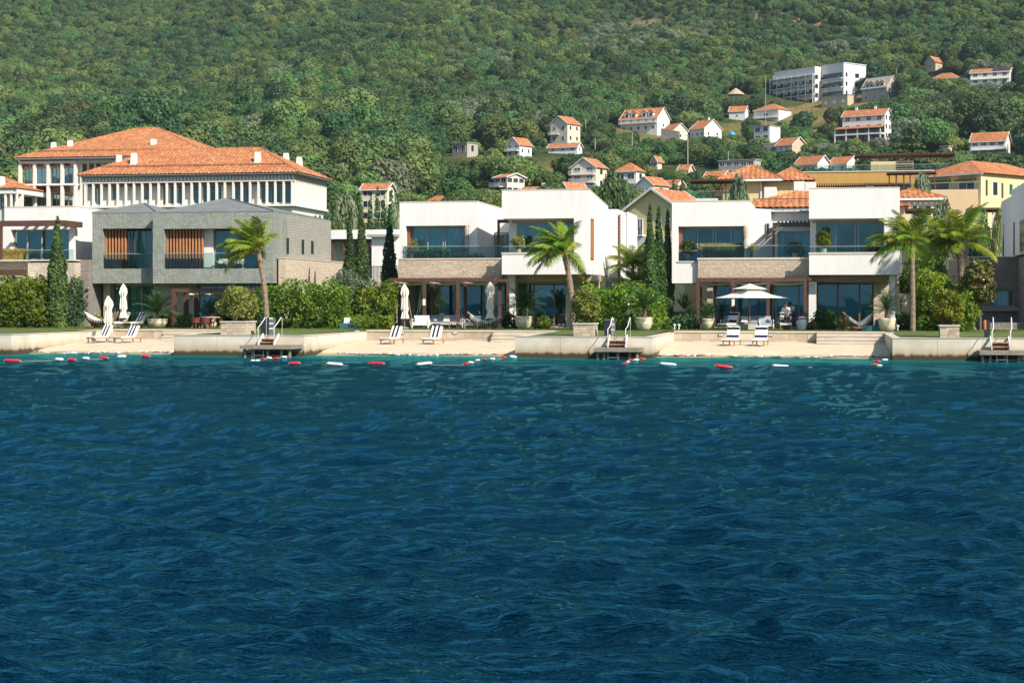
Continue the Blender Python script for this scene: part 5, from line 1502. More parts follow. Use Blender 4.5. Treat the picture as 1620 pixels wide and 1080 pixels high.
house('tiny pink stone hut with orange roof among the trees', 1036, 268, 10, 12, 14, 'gy', 7, 30, 'house_pink', (1, 1), (0, 0), (1, 1.2), box=(1028, 250, 1042, 266), name='hut')
house('blue-shaded white house with wide orange gable behind the pale yellow gable', 1020, 316, 34, 40, 24, 'gy', 13, 32, 'house_white', (2, 1), (1, 1), (2, 1.6), ((-.05, 1, .45),), box=(998, 280, 1050, 306))
house('white house with orange roof by the little conical trees', 1055, 309, 34, 26, 14, 'gx', 11, 30, 'house_white', (2, 1), (1, 1), box=(1034, 282, 1078, 302))
house('pinkish white house with glazed balconies over the flat parapet', 792, 310, 32, 36, 30, 'gx', 6, 40, 'house_pink', (2, 2), (3, 2), (1.8, 1.8), ((-.1, .7, .5),), box=(766, 270, 828, 303))
house('dark red hipped roof among dark trees', 690, 326, 34, 22, 7, 'hip', 10, 10, 'house_grey', (2, 1), (0, 0), (1, .8), box=(676, 308, 706, 320))
house('red roof ridge with a little chimney above the white parapet', 846, 312, 48, 24, 10, 'gx', 7, 12, 'house_white', (3, 1), (1, 1), box=(826, 292, 872, 302), chim=1)
house('blue-shaded gable with orange roof beside the parapet', 892, 312, 26, 40, 10, 'gy', 14, 40, 'house_white', (1, 1), (0, 0), box=(868, 288, 915, 302))
house('white house with broad hipped red roof beneath the apartment block', 1212, 190, 46, 38, 16, 'hip', 11, 30, 'house_white', (1, 1), (0, 0), (2.2, 1.4), ((0, 1, .2),), box=(1180, 160, 1252, 186))
house('little white house with two stepped red roofs', 1166, 190, 26, 20, 15, 'gx', 8, 12, 'house_white', (1, 1), (0, 0), (1, 1), box=(1152, 162, 1180, 188))
house('white flat-roofed house with brown shutter above the tank', 1205, 226, 30, 30, 26, 'flat', 0, 32, 'house_white', (2, 2), (0, 0), (2.0, 2.2), box=(1186, 199, 1230, 222))
house('small sand-coloured house with faded orange roof', 1240, 245, 34, 34, 16, 'gx', 12, 40, 'house_sand', (3, 1), (0, 0), (1.3, 1.5), box=(1218, 216, 1270, 241), wm='white_paint')
house('white house with orange roof before the brown rooftop pergola, the wider of two', 1275, 276, 44, 34, 17, 'gx', 13, 36, 'house_white', (3, 1), (0, 0), (1.2, 1.3), box=(1250, 246, 1308, 270))
house('white house with orange roof before the brown rooftop pergola, the smaller of two', 1325, 276, 36, 34, 18, 'gx', 11, 38, 'house_white', (2, 1), (1, 1), (1.0, 1.3), box=(1300, 247, 1352, 268))
house('small white house with orange roof peeping over the pale pergola terrace', 1129, 296, 32, 24, 17, 'gx', 9, 22, 'house_cream', (2, 1), (1, 1), (1, 1), box=(1112, 268, 1146, 284))
house('little stone house with orange roof at the foot of the tall utility pole', 1081, 276, 18, 16, 9, 'gx', 7, 25, 'house_sand', (1, 1), (0, 0), (1, .9), box=(1073, 261, 1090, 272))
house('long flat-roofed grey house behind the yellow terrace', 1165, 280, 62, 24, 26, 'flat', 0, 22, 'house_grey', (5, 2), (1, 1), (1.6, 1.2), box=(1136, 248, 1206, 270))
house('white house with orange roof behind the steel pole, near the dark cedar', 1563, 248, 54, 34, 26, 'gx', 14, 18, 'house_white', (4, 2), (1, 1), (1.5, 1.9), ((0, 1, .42),), box=(1534, 210, 1606, 244))
h27 = house('grey-blue shaded house with solar panels on its roof', 1566, 136, 60, 40, 22, 'gx', 8, 14, 'house_white', (4, 2), (1, 1), (1.7, 1.7), ((0, 1, .5), (0, 1, .02)), box=(1536, 100, 1606, 134))
def solar(H):
    root, w_, d, h, rise, s = H
    for k in range(6):
        x = w_ * .05 + k * 1.15
        za, zb = h + rise * .15 + .18, h + rise * .85 + .18
        MB().hexa([(x, d * .075, za), (x + 1.1, d * .075, za), (x + 1.1, d * .425, zb), (x, d * .425, zb)], [(x, d * .075, za + .08), (x + 1.1, d * .075, za + .08), (x + 1.1, d * .425, zb + .08), (x, d * .425, zb + .08)]).build('solar_panel', W['solar'], root, False)
solar(h27)
house('low house with long orange roof under the trees', 1492, 131, 46, 30, 6, 'hip', 11, 25, 'house_white', (2, 1), (0, 0), (1, .9), box=(1470, 114, 1516, 128))
house('tiny house with orange gable and white water tower', 1472, 113, 18, 20, 15, 'gy', 9, 35, 'house_sand', (1, 1), (1, 1), (1, 1.2), box=(1458, 88, 1492, 112))
house('roofless sand-coloured stone ruin', 1494, 252, 14, 12, 20, 'flat', 0, 30, 'house_sand', (1, 1), (1, 1), (1, 1.4), box=(1485, 228, 1520, 246), name='ruin')
h18 = house('unfinished grey concrete house with bare gable and dormers', 1383, 160, 48, 30, 22, 'gx', 17, 38, 'house_grey', (3, 2), (2, 2), (1.4, 1.5), box=(1350, 118, 1416, 158))
dormers((h18[0], h18[1] * .9, h18[2], h18[3] - .3, h18[4], h18[5]))
for o_ in h18[0].children:
    if o_.name.startswith('roof'): o_.data.materials[0] = W['concrete']
def porch_house():
    H = house('white house with orange porch roof above dark terraces', 1366, 224, 70, 30, 42, 'gx', 10, 22, 'house_white', (4, 3), (2, 3), (1.5, 1.6), box=(1316, 170, 1412, 222), chim=2)
    root, w_, d, h, rise, s = H
    x0, x1 = -w_ / 2 - 1.5, w_ / 2
    z = h * .56; q = MB(); q.hexa([(x0, -3.6, z - .9), (x1 + .3, -3.6, z - .9), (x1 + .3, 0, z), (x0, 0, z)], [(x0, -3.6, z - .7), (x1 + .3, -3.6, z - .7), (x1 + .3, 0, z + .2), (x0, 0, z + .2)])
    q.build('porch_roof', W['roof_tile'], root, False)
    MB().box(x0, x1, -3.3, -.01, h * .22, h * .22 + .5).build('terrace_slab', W['house_white'], root, False)
    for k in range(5):
        x = x0 + .2 + (x1 - x0 - .5) * k / 4
        MB().box(x - .18, x + .18, -3.3, -3.0, -4, h * .22).build('pier', W['house_white'], root, False)
        MB().box(x - .15, x + .15, -3.28, -3.0, h * .22 + .5, z - .75).build('porch_post', W['house_white'], root, False)
    MB().box(x0 + .1, x1 - .1, -.6, -.05, h * .22 + .6, z - .3).build('dark_infill', W['glass_dark'], root, False)  # dark sheets filling the openings under the porch and the terrace
    MB().box(x0 + .1, x1 - .1, -.6, -.05, -1, h * .22 - .1).build('dark_infill', W['glass_dark'], root, False)
porch_house()

def apartments():
    p = hit(1285, 163); s = proj(p)[2] / F
    root = thing('apartment_block', 'white stepped apartment block with blue-shaded glass balconies on the hillside', 'building', (p.x, p.y, p.z), -R(42))
    w_, d, h = 92 * s, 62 * s, 54 * s
    # x runs along the balcony front, the lit gable is on the right
    MB().box(-w_, 0, 1.6, d, -9, h).build('wall', W['house_white'], root, False)
    MB().box(-w_ * .95, 0, 1.6, d, h, h + 1.2).build('parapet', W['house_white'], root, False)
    n = 4
    for f in range(n + 1):
        z = -4.6 + (h + 4.6) * f / n * .86
        b = MB().box(-w_, .3, 0, 1.59, z, z + .28).build('balcony', W['house_white'], root, False)
        if f < n:
            for k in range(6):
                a = -w_ + (w_ + .3) * k / 6
                MB().box(a + .1, a + (w_ + .3) / 6 - .1, .05, .10, z + .28, z + 1.25).build('glass_pane', W['clear_glass'], b, False)
                MB().box(a + .6, a + (w_ + .3) / 6 - .6, 1.52, 1.59, z + .35, z + 2.4).build('balcony_door', W['glass_dark'], b, False)
    for k in range(7):
        a = -w_ + (w_ + .1) * k / 6
        MB().box(a - .14, a + .14, .01, .3, -7, h * .86).build('column', W['house_white'], root, False)
    for f in range(4):
        for k in range(3):
            window_at(root, d * (.10 + .27 * k), -1.5 + f * h / 3.7, 1.9 if k != 1 else .9, 2.0, 's', 0, fm='frame')
    # taller end block
    d2 = 40 * s; x2 = 46 * s; h2 = 60 * s
    MB().box(.02, x2, d * .35, d * .35 + d2 + d * .2, -8, h2).build('end_block', W['house_white'], root, False)
    MB().box(-.3, x2 + .3, d * .35 - .2, d * .55 + d2 + .2, h2, h2 + .3).build('roof_slab', W['house_white'], root, False)
    for f in range(4):
        z = -1.5 + f * h2 / 4.2
        o = MB().box(.6, x2 - .6, d * .35 - 1.2, d * .35 - .002, z - .3, z).build('balcony', W['house_white'], root, False)
        MB().box(.8, x2 - .8, d * .35 - .06, d * .35 - .01, z + .1, z + 2.3).build('balcony_door', W['glass_dark'], o, False)
        MB().box(.6, x2 - .6, d * .35 - 1.2, d * .35 - 1.15, z, z + 1.0).build('glass_pane', W['clear_glass'], o, False)
        for k in range(2):
            f2 = MB().box(x2 - .05, x2 + .05, d * .42 + k * d2 * .55, d * .42 + k * d2 * .55 + (2.6 if k else 1.2), z + .4, z + 2.3).build('window', W['frame'], root, False)
            MB().box(x2, x2 + .08, d * .42 + k * d2 * .55 + .15, d * .42 + k * d2 * .55 + (2.45 if k else 1.05), z + .5, z + 2.2).build('pane', W['glass_dark'], f2, False)
    HOUSES.append(((1212, 104, 1357, 164), proj(p)[2] + 25))
    g = house('low stone garage with flat roof beside the apartment block', 1320, 170, 50, 24, 18, 'flat', 0, 36, 'house_sand', (3, 1), (0, 0), (1.4, 1.4), box=(1278, 144, 1340, 162), name='garage', wm='white_paint')
apartments()

def hill_bits():
    for a, b, t0, t1, lab in ((944, 1002, 214, 238, 'grey stone retaining wall below the sloping hillside garden'), (1002, 1048, 226, 244, 'shaded concrete retaining wall under the parked carport'),
                              (950, 992, 232, 246, 'long dark stone wall below the hillside road'), (1230, 1290, 238, 252, 'rough stone terrace wall beside the sand-coloured house'),
                              (1045, 1075, 196, 222, 'rubble wall under the cream gabled house'), (1128, 1180, 232, 246, 'long rubble wall above the flat-roofed grey house'), (1060, 1105, 236, 250, 'rubble terrace wall by the tall utility pole'), (640, 700, 318, 332, 'grey stone wall behind the roof terrace parapet'),
                              (760, 800, 248, 258, 'pale rubble wall below the house with red gable and terrace'), (1296, 1340, 222, 238, 'stone terrace wall under the dark-terraced porch house'), (1200, 1232, 222, 236, 'rubble wall under the house with brown shutter'), (925, 960, 288, 304, 'rubble wall beside the three-storey cream house')):
        p = hit((a + b) / 2, t1 + 2); s = proj(p)[2] / F
        root = thing('terrace_wall', lab, 'wall', p, -R(14)); w_ = (b - a) * s; h = (t1 - t0) * s * .8
        MB().hexa([(-w_ / 2, 0, -3), (w_ / 2, 0, -3), (w_ / 2, 1.2, -3), (-w_ / 2, 1.2, -3)], [(-w_ / 2, 0, h), (w_ / 2, 0, h * .7), (w_ / 2, 1.2, h * .7), (-w_ / 2, 1.2, h)]).build('stonework', W['rubble'], root, False)
        MB().hexa([(-w_ / 2, -.06, h), (w_ / 2, -.06, h * .7), (w_ / 2, 1.26, h * .7), (-w_ / 2, 1.26, h)], [(-w_ / 2, -.06, h + .2), (w_ / 2, -.06, h * .7 + .2), (w_ / 2, 1.26, h * .7 + .2), (-w_ / 2, 1.26, h + .2)]).build('coping', W['concrete'], root, False)
    # hillside road
    pts = [hit(px, py) for px, py in ((925, 216), (940, 219), (958, 224), (975, 229), (992, 234), (1004, 236))]
    mb = MB(); vs = []
    for q in pts: vs += [(q.x, q.y - 2.6, q.z + .9), (q.x, q.y + 2.6, q.z + 1.3)]
    mb.add(vs, [(2 * k, 2 * k + 2, 2 * k + 3, 2 * k + 1) for k in range(len(pts) - 1)])
    tag(mb.build('hillside_road', W['concrete']), kind='structure')
    for px, t, b, lab in ((926.5, 187, 220, 'stout concrete utility pole beside the cream gabled house'), (943.5, 183, 198, 'thin lamp post above the sloping hillside garden'), (941.5, 219, 246, 'pole standing at the bend of the hillside road'),
                     (1000, 209, 242, 'utility pole by the shaded concrete retaining wall'), (1088, 212, 266, 'tall utility pole in the trees below the white gabled house'), (1443.5, 203, 262, 'tall slender steel pole beside the dark cedar'),
                     (1211, 120, 205, 'very thin mast in front of the broad hipped red roof'), (1152, 240, 272, 'pale pole before the long flat-roofed grey house'), (1092, 170, 186, 'short pole above the satellite-dish house'), (1418, 108, 124, 'short pole beside the unfinished concrete house')):
        p = hit(px, b); s = proj(p)[2] / F; h = (b - t) * s
        root = thing('utility_pole', lab, 'pole', p)
        MB().tube([(0, 0, -1), (0, 0, h)], [.2 if h < 12 else .16, .12], 7).build('mast', W['concrete'], root, False)
        MB().bar((-.7, 0, h - .5), (.7, 0, h - .5), .12).build('cross_arm', W['metal_grey'], root, False)
        HOUSES.append(((px - 2, t, px + 2, b - 6), proj(p)[2]))
    p = hit(1158, 217); s = proj(p)[2] / F
    root = thing('water_tank', 'bright blue round water tank among bushes', 'tank', p)
    plain('tank_blue', (.05, .36, .62), .5, .1, 2)
    MB().lathe([(1.1, 0), (1.3, .3), (1.35, .9), (1.2, 1.5), (.8, 1.9), (.3, 2.05)], 14, (0, 0, 0)).build('tank_body', W['tank_blue'], root, False, True); MB().lathe([(.3, 2.0), (.3, 2.2), (.1, 2.25)], 10).build('lid', W['tank_blue'], root, False)
    HOUSES.append(((1152, 206, 1165, 216), proj(p)[2]))
    p = hit(1164, 160); root = thing('thatched_hut', 'round brown thatched shelter at the forest edge', 'hut', p)
    MB().lathe([(4.2, 2.6), (3.0, 3.6), (1.6, 4.7), (.2, 5.6)], 14).build('thatch', W['tan'], root, False); MB().lathe([(2.2, -2), (2.2, 2.7)], 10).build('base', W['house_pink'], root, False)
    HOUSES.append(((1152, 138, 1176, 158), proj(p)[2]))
hill_bits()

# ------------------------------------------------------------------ yellow and ochre buildings behind the villas
def joist_row(root, p0, p1, py0, py1, Y, n, d=1.6, m='brown'):
    x0, x1 = X(p0, Y), X(p1, Y); za, zb = Z(py1, p0, Y), Z(py0, p0, Y)
    h = zb - za
    MB().box(x0, x1, Y + .2, Y + .36, za - .02, za + h * .5).build('beam', W[m], root)
    for k in range(n):
        x = x0 + (x1 - x0) * (k + .5) / n
        MB().box(x - .07, x + .07, Y - .2, Y + d, za + h * .5, zb).build('joist', W[m], root)
def yellow():
    # pale gable beside villa C
    Y = 160.0; at = Vector((X(1033, Y), Y, 2.5)); s = mpp(1033, Y)
    r, w_, d, h, rise, _ = house('pale green-yellow gabled house with arched porch between the two cubic villas', 0, 0, 112, 95, 153, 'gy', 36, 24, 'pale_yellow', (0, 0), (0, 0), at=at, box=None)
    zb = lambda py: Z(py, 1030, Y) - 2.5
    for a, b, t, u in ((-42, -31, 345, 373), (-29, -18, 345, 373), (8, 16, 342, 362), (22, 31, 342, 362)): window_at(r, a * s, zb(u), (b - a) * s, zb(t) - zb(u), 'f', 0, fm='white_paint')
    q = MB().box(-w_ / 2 + .3, -8 * s, -1.2, -.003, zb(374), zb(372)).build('balcony', W['house_white'], r, False)
    MB().box(-w_ / 2 + .3, -8 * s, -1.2, -1.15, zb(362), zb(361)).build('rail', W['frame_dark'], q, False)
    for k in range(14): MB().box(-w_ / 2 + .35 + k * .17, -w_ / 2 + .39 + k * .17, -1.19, -1.16, zb(372), zb(362)).build('baluster', W['frame_dark'], q, False)
    MB().box(-w_ / 2 + .1, w_ / 2 - .1, -.9, -.004, zb(400), zb(375)).build('white_storey', W['house_white'], r, False)
    mb = MB(); c = -30 * s; rr = 11 * s
    mb.prism_y([(c - rr, zb(440))] + [(c + rr * math.cos(a), zb(400) + rr * math.sin(a)) for a in [math.pi - math.pi * k / 10 for k in range(11)]] + [(c + rr, zb(440))], -.95, -.902); mb.build('arch_opening', W['room'], r, False)

    # orange roof between villa C's blocks
    Y = 150.0
    root = thing('house', 'cream house with orange tile roof and box chimneys above the recessed white terrace', 'house', (X(1230, Y), Y + 5, 3))
    ze, zr = Z(329, 1230, Y), Z(301, 1230, Y + 6.5)
    rf = tiled_hip(root, X(1158, Y - .5), X(1440, Y - .5), Y - .5, Y + 12.5, ze, zr)
    MB().bar((X(1190, Y), Y + 1.2, ze + .85), (X(1330, Y), Y + 1.2, ze + .85), .07).build('snow_rail', W['brown'], rf)
    for k in range(12): MB().bar((X(1192, Y) + k * .65, Y + 1.2, ze + .5), (X(1192, Y) + k * .65, Y + 1.15, ze + .87), .05).build('rail_bracket', W['brown'], rf)
    MB().box(X(1166, Y), X(1432, Y), Y, Y + 12, 2, ze - .001).build('wall', W['peach'], root)
    MB().box(X(1166, Y), X(1338, Y), Y - .3, Y - .005, ze - .35, ze - .05).build('gutter', W['white_paint'], root)
    for a, b, t, u, y in ((1209, 1228, 296, 312, Y + 3), (1256, 1273, 287, 305, Y + 5), (1274, 1291, 288, 305, Y + 5)):
        MB().box(X(a, y), X(b, y), y, y + 1.6, Z(u, a, y) - .8, Z(t, a, y)).build('chimney', W['house_white'], root)

    # house with the pale pergola terrace
    Y = 184.0
    root = thing('house', 'pale yellow house with broad orange hipped roof and pergola terrace', 'house', (X(1210, Y), Y + 5, 5))
    ze, zr = Z(284, 1210, Y), Z(264.5, 1210, Y + 5)
    tiled_hip(root, X(1134, Y - .6), X(1240, Y - .6), Y - .6, Y + 11, ze, zr)
    tiled_hip(root, X(1212, Y + .2), X(1290, Y + .2), Y + .2, Y + 10, ze - .15, Z(269, 1250, Y + 5))
    MB().box(X(1140, Y), X(1204, Y), Y + .3, Y + 10.5, 4, ze - .01).build('wall', W['pale_yellow'], root)
    MB().box(X(1204, Y) + .002, X(1284, Y), Y + 1.0, Y + 9.5, 4, ze - .17).build('wall', W['yellow'], root)
    MB().box(X(1203, Y), X(1205, Y), Y + .15, Y + .29, 4, ze - .02).build('downpipe', W['white_paint'], root)
    MB().box(X(1138, Y), X(1238, Y), Y - .65, Y - .5, ze - .2, ze + .02).build('gutter', W['white_paint'], root)
    yp = 180.0; zt = Z(285, 1120, yp)
    joist_row(root, 1092, 1166, 284, 291, yp, 24, 3.0)
    for p in (1128, 1140, 1148, 1160): MB().box(X(p - 1, yp), X(p + 1, yp), yp + .2, yp + .4, Z(318, p, yp), Z(290, p, yp)).build('post', W['brown'], root)
    o = MB().box(X(1131, Y), X(1143, Y), Y + .18, Y + .29, Z(318, 1135, Y), Z(297, 1135, Y)).build('door', W['brown_light'], root)
    MB().box(X(1086, yp), X(1186, yp), yp - 1, yp + 5, 4, Z(318, 1130, yp)).build('terrace', W['peach'], root)
    MB().box(X(1100, yp), X(1137, yp), yp - 1.2, yp - 1.01, Z(323, 1120, yp), Z(315, 1120, yp)).build('parapet', W['house_white'], root)
    balustrade(root, X(1087, yp), X(1182, yp), Z(318, 1130, yp), Z(303, 1130, yp), yp - .8, 7)

    # long ochre building with rooftop pergolas
    Y = 198.0
    root = thing('building', 'long ochre building with brown rooftop pergola and glass rail', 'building', (X(1380, Y), Y + 4, 5))
    zt = Z(272, 1370, Y)
    MB().box(X(1270, Y), X(1478, Y), Y, Y + 12, 4, zt).build('wall', W['ochre'], root)
    MB().box(X(1270, Y), X(1478, Y), Y - .08, Y + .3, zt, zt + .12).build('coping', W['coping'], root)
    MB().box(X(1378, Y), X(1446, Y), Y + 1, Y + 5, zt + .13, Z(254.5, 1400, Y)).build('roof_room', W['yellow'], root)
    for k in range(4): MB().box(X(1419, Y), X(1446, Y), Y + .9, Y + .99, Z(268 - k * 4, 1430, Y), Z(266.5 - k * 4, 1430, Y)).build('screen_slat', W['brown'], root)
    yp = Y + 3
    joist_row(root, 1352, 1512, 243.5, 251, yp, 46, 3.4)
    for p in (1354, 1392, 1420, 1444, 1472, 1482, 1494, 1508): MB().box(X(p - 1, yp), X(p + 1, yp), yp + .2, yp + .4, zt, Z(250, p, yp)).build('post', W['brown'], root)
    balustrade(root, X(1285, Y), X(1500, Y), zt + .12, Z(260, 1400, Y), Y + .4, 12)
    joist_row(root, 1291, 1442, 290.5, 298, 194, 40, 3.8)
    MB().box(X(1370, 194), X(1382, 194), 194, 195, Z(297, 1375, 194), Z(290, 1375, 194)).build('vent', W['yellow'], root)
    yp = 188.0
    joist_row(root, 1403, 1482, 272.5, 277, yp, 26, 3.0)
    for p in (1407, 1418, 1430, 1440, 1468, 1479): MB().box(X(p - 1, yp), X(p + 1, yp), yp + .2, yp + .4, Z(330, p, yp), Z(277, p, yp)).build('post', W['brown'], root)
    MB().box(X(1425, yp), X(1545, yp), yp - 2, yp + 8, 3, Z(302, 1480, yp)).build('terrace', W['peach'], root)
    balustrade(root, X(1428, yp), X(1546, yp), Z(302, 1480, yp), Z(291, 1480, yp), yp - 1.8, 8)

    # bright yellow corner house
    Y = 190.0; c = P(1553, 273, Y); w_, d = 8.0, 15.0; a = R(38); zb = 4.0
    at = Vector((c.x - w_ / 2 * math.cos(a), c.y + w_ / 2 * math.sin(a), zb)); h = c.z - zb
    r, *_ = house('bright yellow house with green shutters and orange hipped roof', 0, 0, w_, d, h, 'hip', 1.75, 38, 'yellow', (0, 0), (0, 0), at=at, unit=1.0)
    s = mpp(1553, Y); zz = lambda py: Z(py, 1553, Y) - zb
    for x, w2 in ((-w_ / 2 + .4, 3.6), (w_ / 2 - 2.9, 2.1)):
        window_at(r, x, zz(304), w2, zz(285) - zz(304), 'f', 0, fm='white_paint')
        MB().box(x - .2, x + w2 + .2, -.7, -.055, zz(284.5), zz(282.5)).build('awning', W['shutter_green'], r, False)
    for y, w2, t, u, m in ((.75, .35, 284, 309, 0), (2.0, 1.1, 285, 309, 1), (3.8, .35, 287, 311, 0), (5.4, .55, 288, 304, 2), (7.0, .35, 289, 309, 0), (8.3, .8, 290, 309, 2), (10.5, 1.1, 290, 309, 1)):
        if m == 1: window_at(r, y, zz(u), w2, zz(t) - zz(u), 's', w_ / 2)
        else: MB().box(w_ / 2 - .05, w_ / 2 + .04, y, y + w2, zz(u), zz(t)).build('shutter', W['shutter_green' if m == 2 else 'frame_dark'], r, False)
    MB().box(w_ / 2 - .12, w_ / 2 + .02, -.10, -.002, -2, h - .05).build('downpipe', W['white_paint'], r, False)
    q = MB().box(-w_ / 2 + .4, w_ / 2 - 2.4, -7.5, -1.2, -4, zz(302) - .3).build('terrace_block', W['peach'], r, False)
    MB().box(-w_ / 2 + 1, w_ / 2 - 1.0, -1.2, -.004, -4, zz(306)).build('terrace_block', W['peach'], r, False)

    # small hipped house and the garden walls behind the palms
    Y = 166.0
    root = thing('house', 'small cream house with low orange hipped roof above the palms', 'house', (X(1450, Y), Y, 3))
    ze = Z(314, 1450, Y)
    tiled_hip(root, X(1395, Y - .4), X(1497, Y - .4), Y - .4, Y + 7, ze, Z(300.5, 1450, Y + 3))
    MB().box(X(1400, Y), X(1493, Y), Y, Y + 6, 2, ze - .01).build('wall', W['house_cream'], root)
    MB().box(X(1398, Y), X(1496, Y), Y - .5, Y - .38, ze - .18, ze + .02).build('gutter', W['white_paint'], root)
    for a, b in ((1443, 1452), (1463, 1474), (1479, 1485)):
        f = MB().box(X(a, Y), X(b, Y), Y - .06, Y + .1, Z(342, a, Y), Z(325, a, Y)).build('window', W['white_paint'], root)
        MB().box(X(a + 1, Y), X(b - 1, Y), Y - .08, Y - .061, Z(341, a, Y), Z(326, a, Y)).build('pane', W['glass_dark'], f)
    Y = 148.0
    root = thing('garden_wall', 'high pale stone garden wall with blue door behind the palms', 'wall', (X(1510, Y), Y, 1.2))
    MB().box(X(1420, Y), X(1545, Y), Y, Y + 1, 1.1, Z(352, 1500, Y)).build('stonework', W['stone_pale'], root)
    MB().box(X(1545, Y), X(1600, Y), Y - .6, Y + 1, 1.1, Z(362, 1560, Y)).build('stonework', W['stone_pale'], root)
    MB().box(X(1420, Y), X(1545, Y) - .01, Y - .06, Y + 1.05, Z(352, 1500, Y), Z(352, 1500, Y) + .12).build('coping', W['coping'], root)
    MB().box(X(1545, Y) - .04, X(1600, Y), Y - .66, Y + 1.05, Z(362, 1560, Y), Z(362, 1560, Y) + .12).build('coping', W['coping'], root)
    d_ = MB().box(X(1469, Y), X(1477.5, Y), Y - .05, Y + .01, Z(425, 1470, Y), Z(391, 1470, Y)).build('door', W['blue_paint'], root)
    root = thing('pergola', 'brown joist pergola on white posts above the high garden wall', 'pergola', (X(1560, 152), 152, 9))
    joist_row(root, 1531, 1592, 329, 336, 152, 20, 2.4)
    for p in (1537, 1562, 1571, 1588): MB().box(X(p - 1.3, 152), X(p + 1.3, 152), 152.1, 152.4, Z(372, p, 152), Z(335, p, 152)).build('post', W['house_white'], root)
    root = thing('pergola', 'brown joist pergola below the small cream house, behind two palms', 'pergola', (X(1460, 156), 156, 8))
    joist_row(root, 1422, 1505, 330, 338, 156, 26, 2.4)
    for p in (1426, 1456, 1480, 1501): MB().box(X(p - 1.3, 156), X(p + 1.3, 156), 156.1, 156.4, 2, Z(337, p, 156)).build('post', W['house_white'], root)
    Y = 127.0
    root = thing('garden_pier', 'squat grey stone pier between the palm trunk and the magnolia', 'wall', (X(1508, Y), Y, TZ))
    MB().box(X(1501.5, Y), X(1531, Y), Y, Y + 1.2, TZ - .1, Z(413, 1508, Y)).build('stonework', W['stone'], root)
    MB().box(X(1501.5, Y) - .05, X(1531, Y) + .05, Y - .05, Y + 1.25, Z(413, 1508, Y), Z(413, 1508, Y) + .1).build('coping', W['coping'], root)
yellow()

# ------------------------------------------------------------------ palms and cycads
def frond_mesh(name, L, droop, pairs, leaf, m, hang=.35, seed=0, stem=.018, fat=.045):
    """one feather leaf along +x, arching down; leaflets in two ranks"""
    r_ = np.random.default_rng(seed); v = []; f = []
    def curve(t): return np.array([L * t * (1 - .12 * t * t), 0, L * (.16 * t - droop * t * t)])
    n = 9
    for i in range(n + 1):
        t = i / n; c = curve(t); w_ = stem * (1 - .8 * t)
        v += [c + [0, w_, 0], c + [0, -w_, 0], c + [0, 0, w_ * 1.6]]
    for i in range(n):
        for a, b in ((0, 1), (1, 2), (2, 0)): f.append((i * 3 + a, i * 3 + b, i * 3 + 3 + b, i * 3 + 3 + a))
    for k in range(pairs):
        t = .10 + .90 * (k + r_.uniform(-.3, .3)) / pairs; t = min(max(t, .08), 1.0)
        c = curve(t); tan = curve(min(1, t + .02)) - curve(t - .02); tan = tan / np.linalg.norm(tan)
        l = leaf * (math.sin(math.pi * (.16 + .74 * t)) * .9 + .1) * r_.uniform(.8, 1.1)
        for s in (-1, 1):
            side = np.array([0, s, 0.0]) * .75 + tan * (.55 + .3 * t) + np.array([0, 0, .25 - hang * .5]) + r_.normal(0, .07, 3)
            side = side / np.linalg.norm(side)
            mid = c + side * l * .55; end = c + side * l - np.array([0, 0, hang * l * .6])
            wv = tan * leaf * fat
            b = len(v); v += [c - wv, c + wv, mid + wv * 1.2, mid - wv * 1.2, end]
            f.append((b, b + 1, b + 2, b + 3)); f.append((b + 3, b + 2, b + 4, b + 4))
    me = bpy.data.meshes.new(name)
    me.from_pydata([tuple(p) for p in v], [], [q if q[2] != q[3] else q[:3] for q in f]); me.materials.append(m); me.update()
    return me
PALM_FR = [frond_mesh('frond', 2.85, d, 56, .78, MATS['palm_leaf'], .7, i, .022, .032) for i, d in enumerate((.42, .55, .68, .36))]
CYC_FR = [frond_mesh('frond', 1.15, d, 30, .20, MATS['cycad_leaf'], .1, 10 + i, .012) for i, d in enumerate((.25, .38, .50))]
def set_frond(o, d, scale, roll):
    d = d.normalized(); z = Vector((0, 0, 1)); y = z.cross(d)
    y = y.normalized() if y.length > .05 else Vector((0, 1, 0))
    z = d.cross(y); m = Matrix((d, y, z)).transposed().to_4x4()
    return m @ Matrix.Rotation(roll, 4, 'X') @ Matrix.Scale(scale, 4)
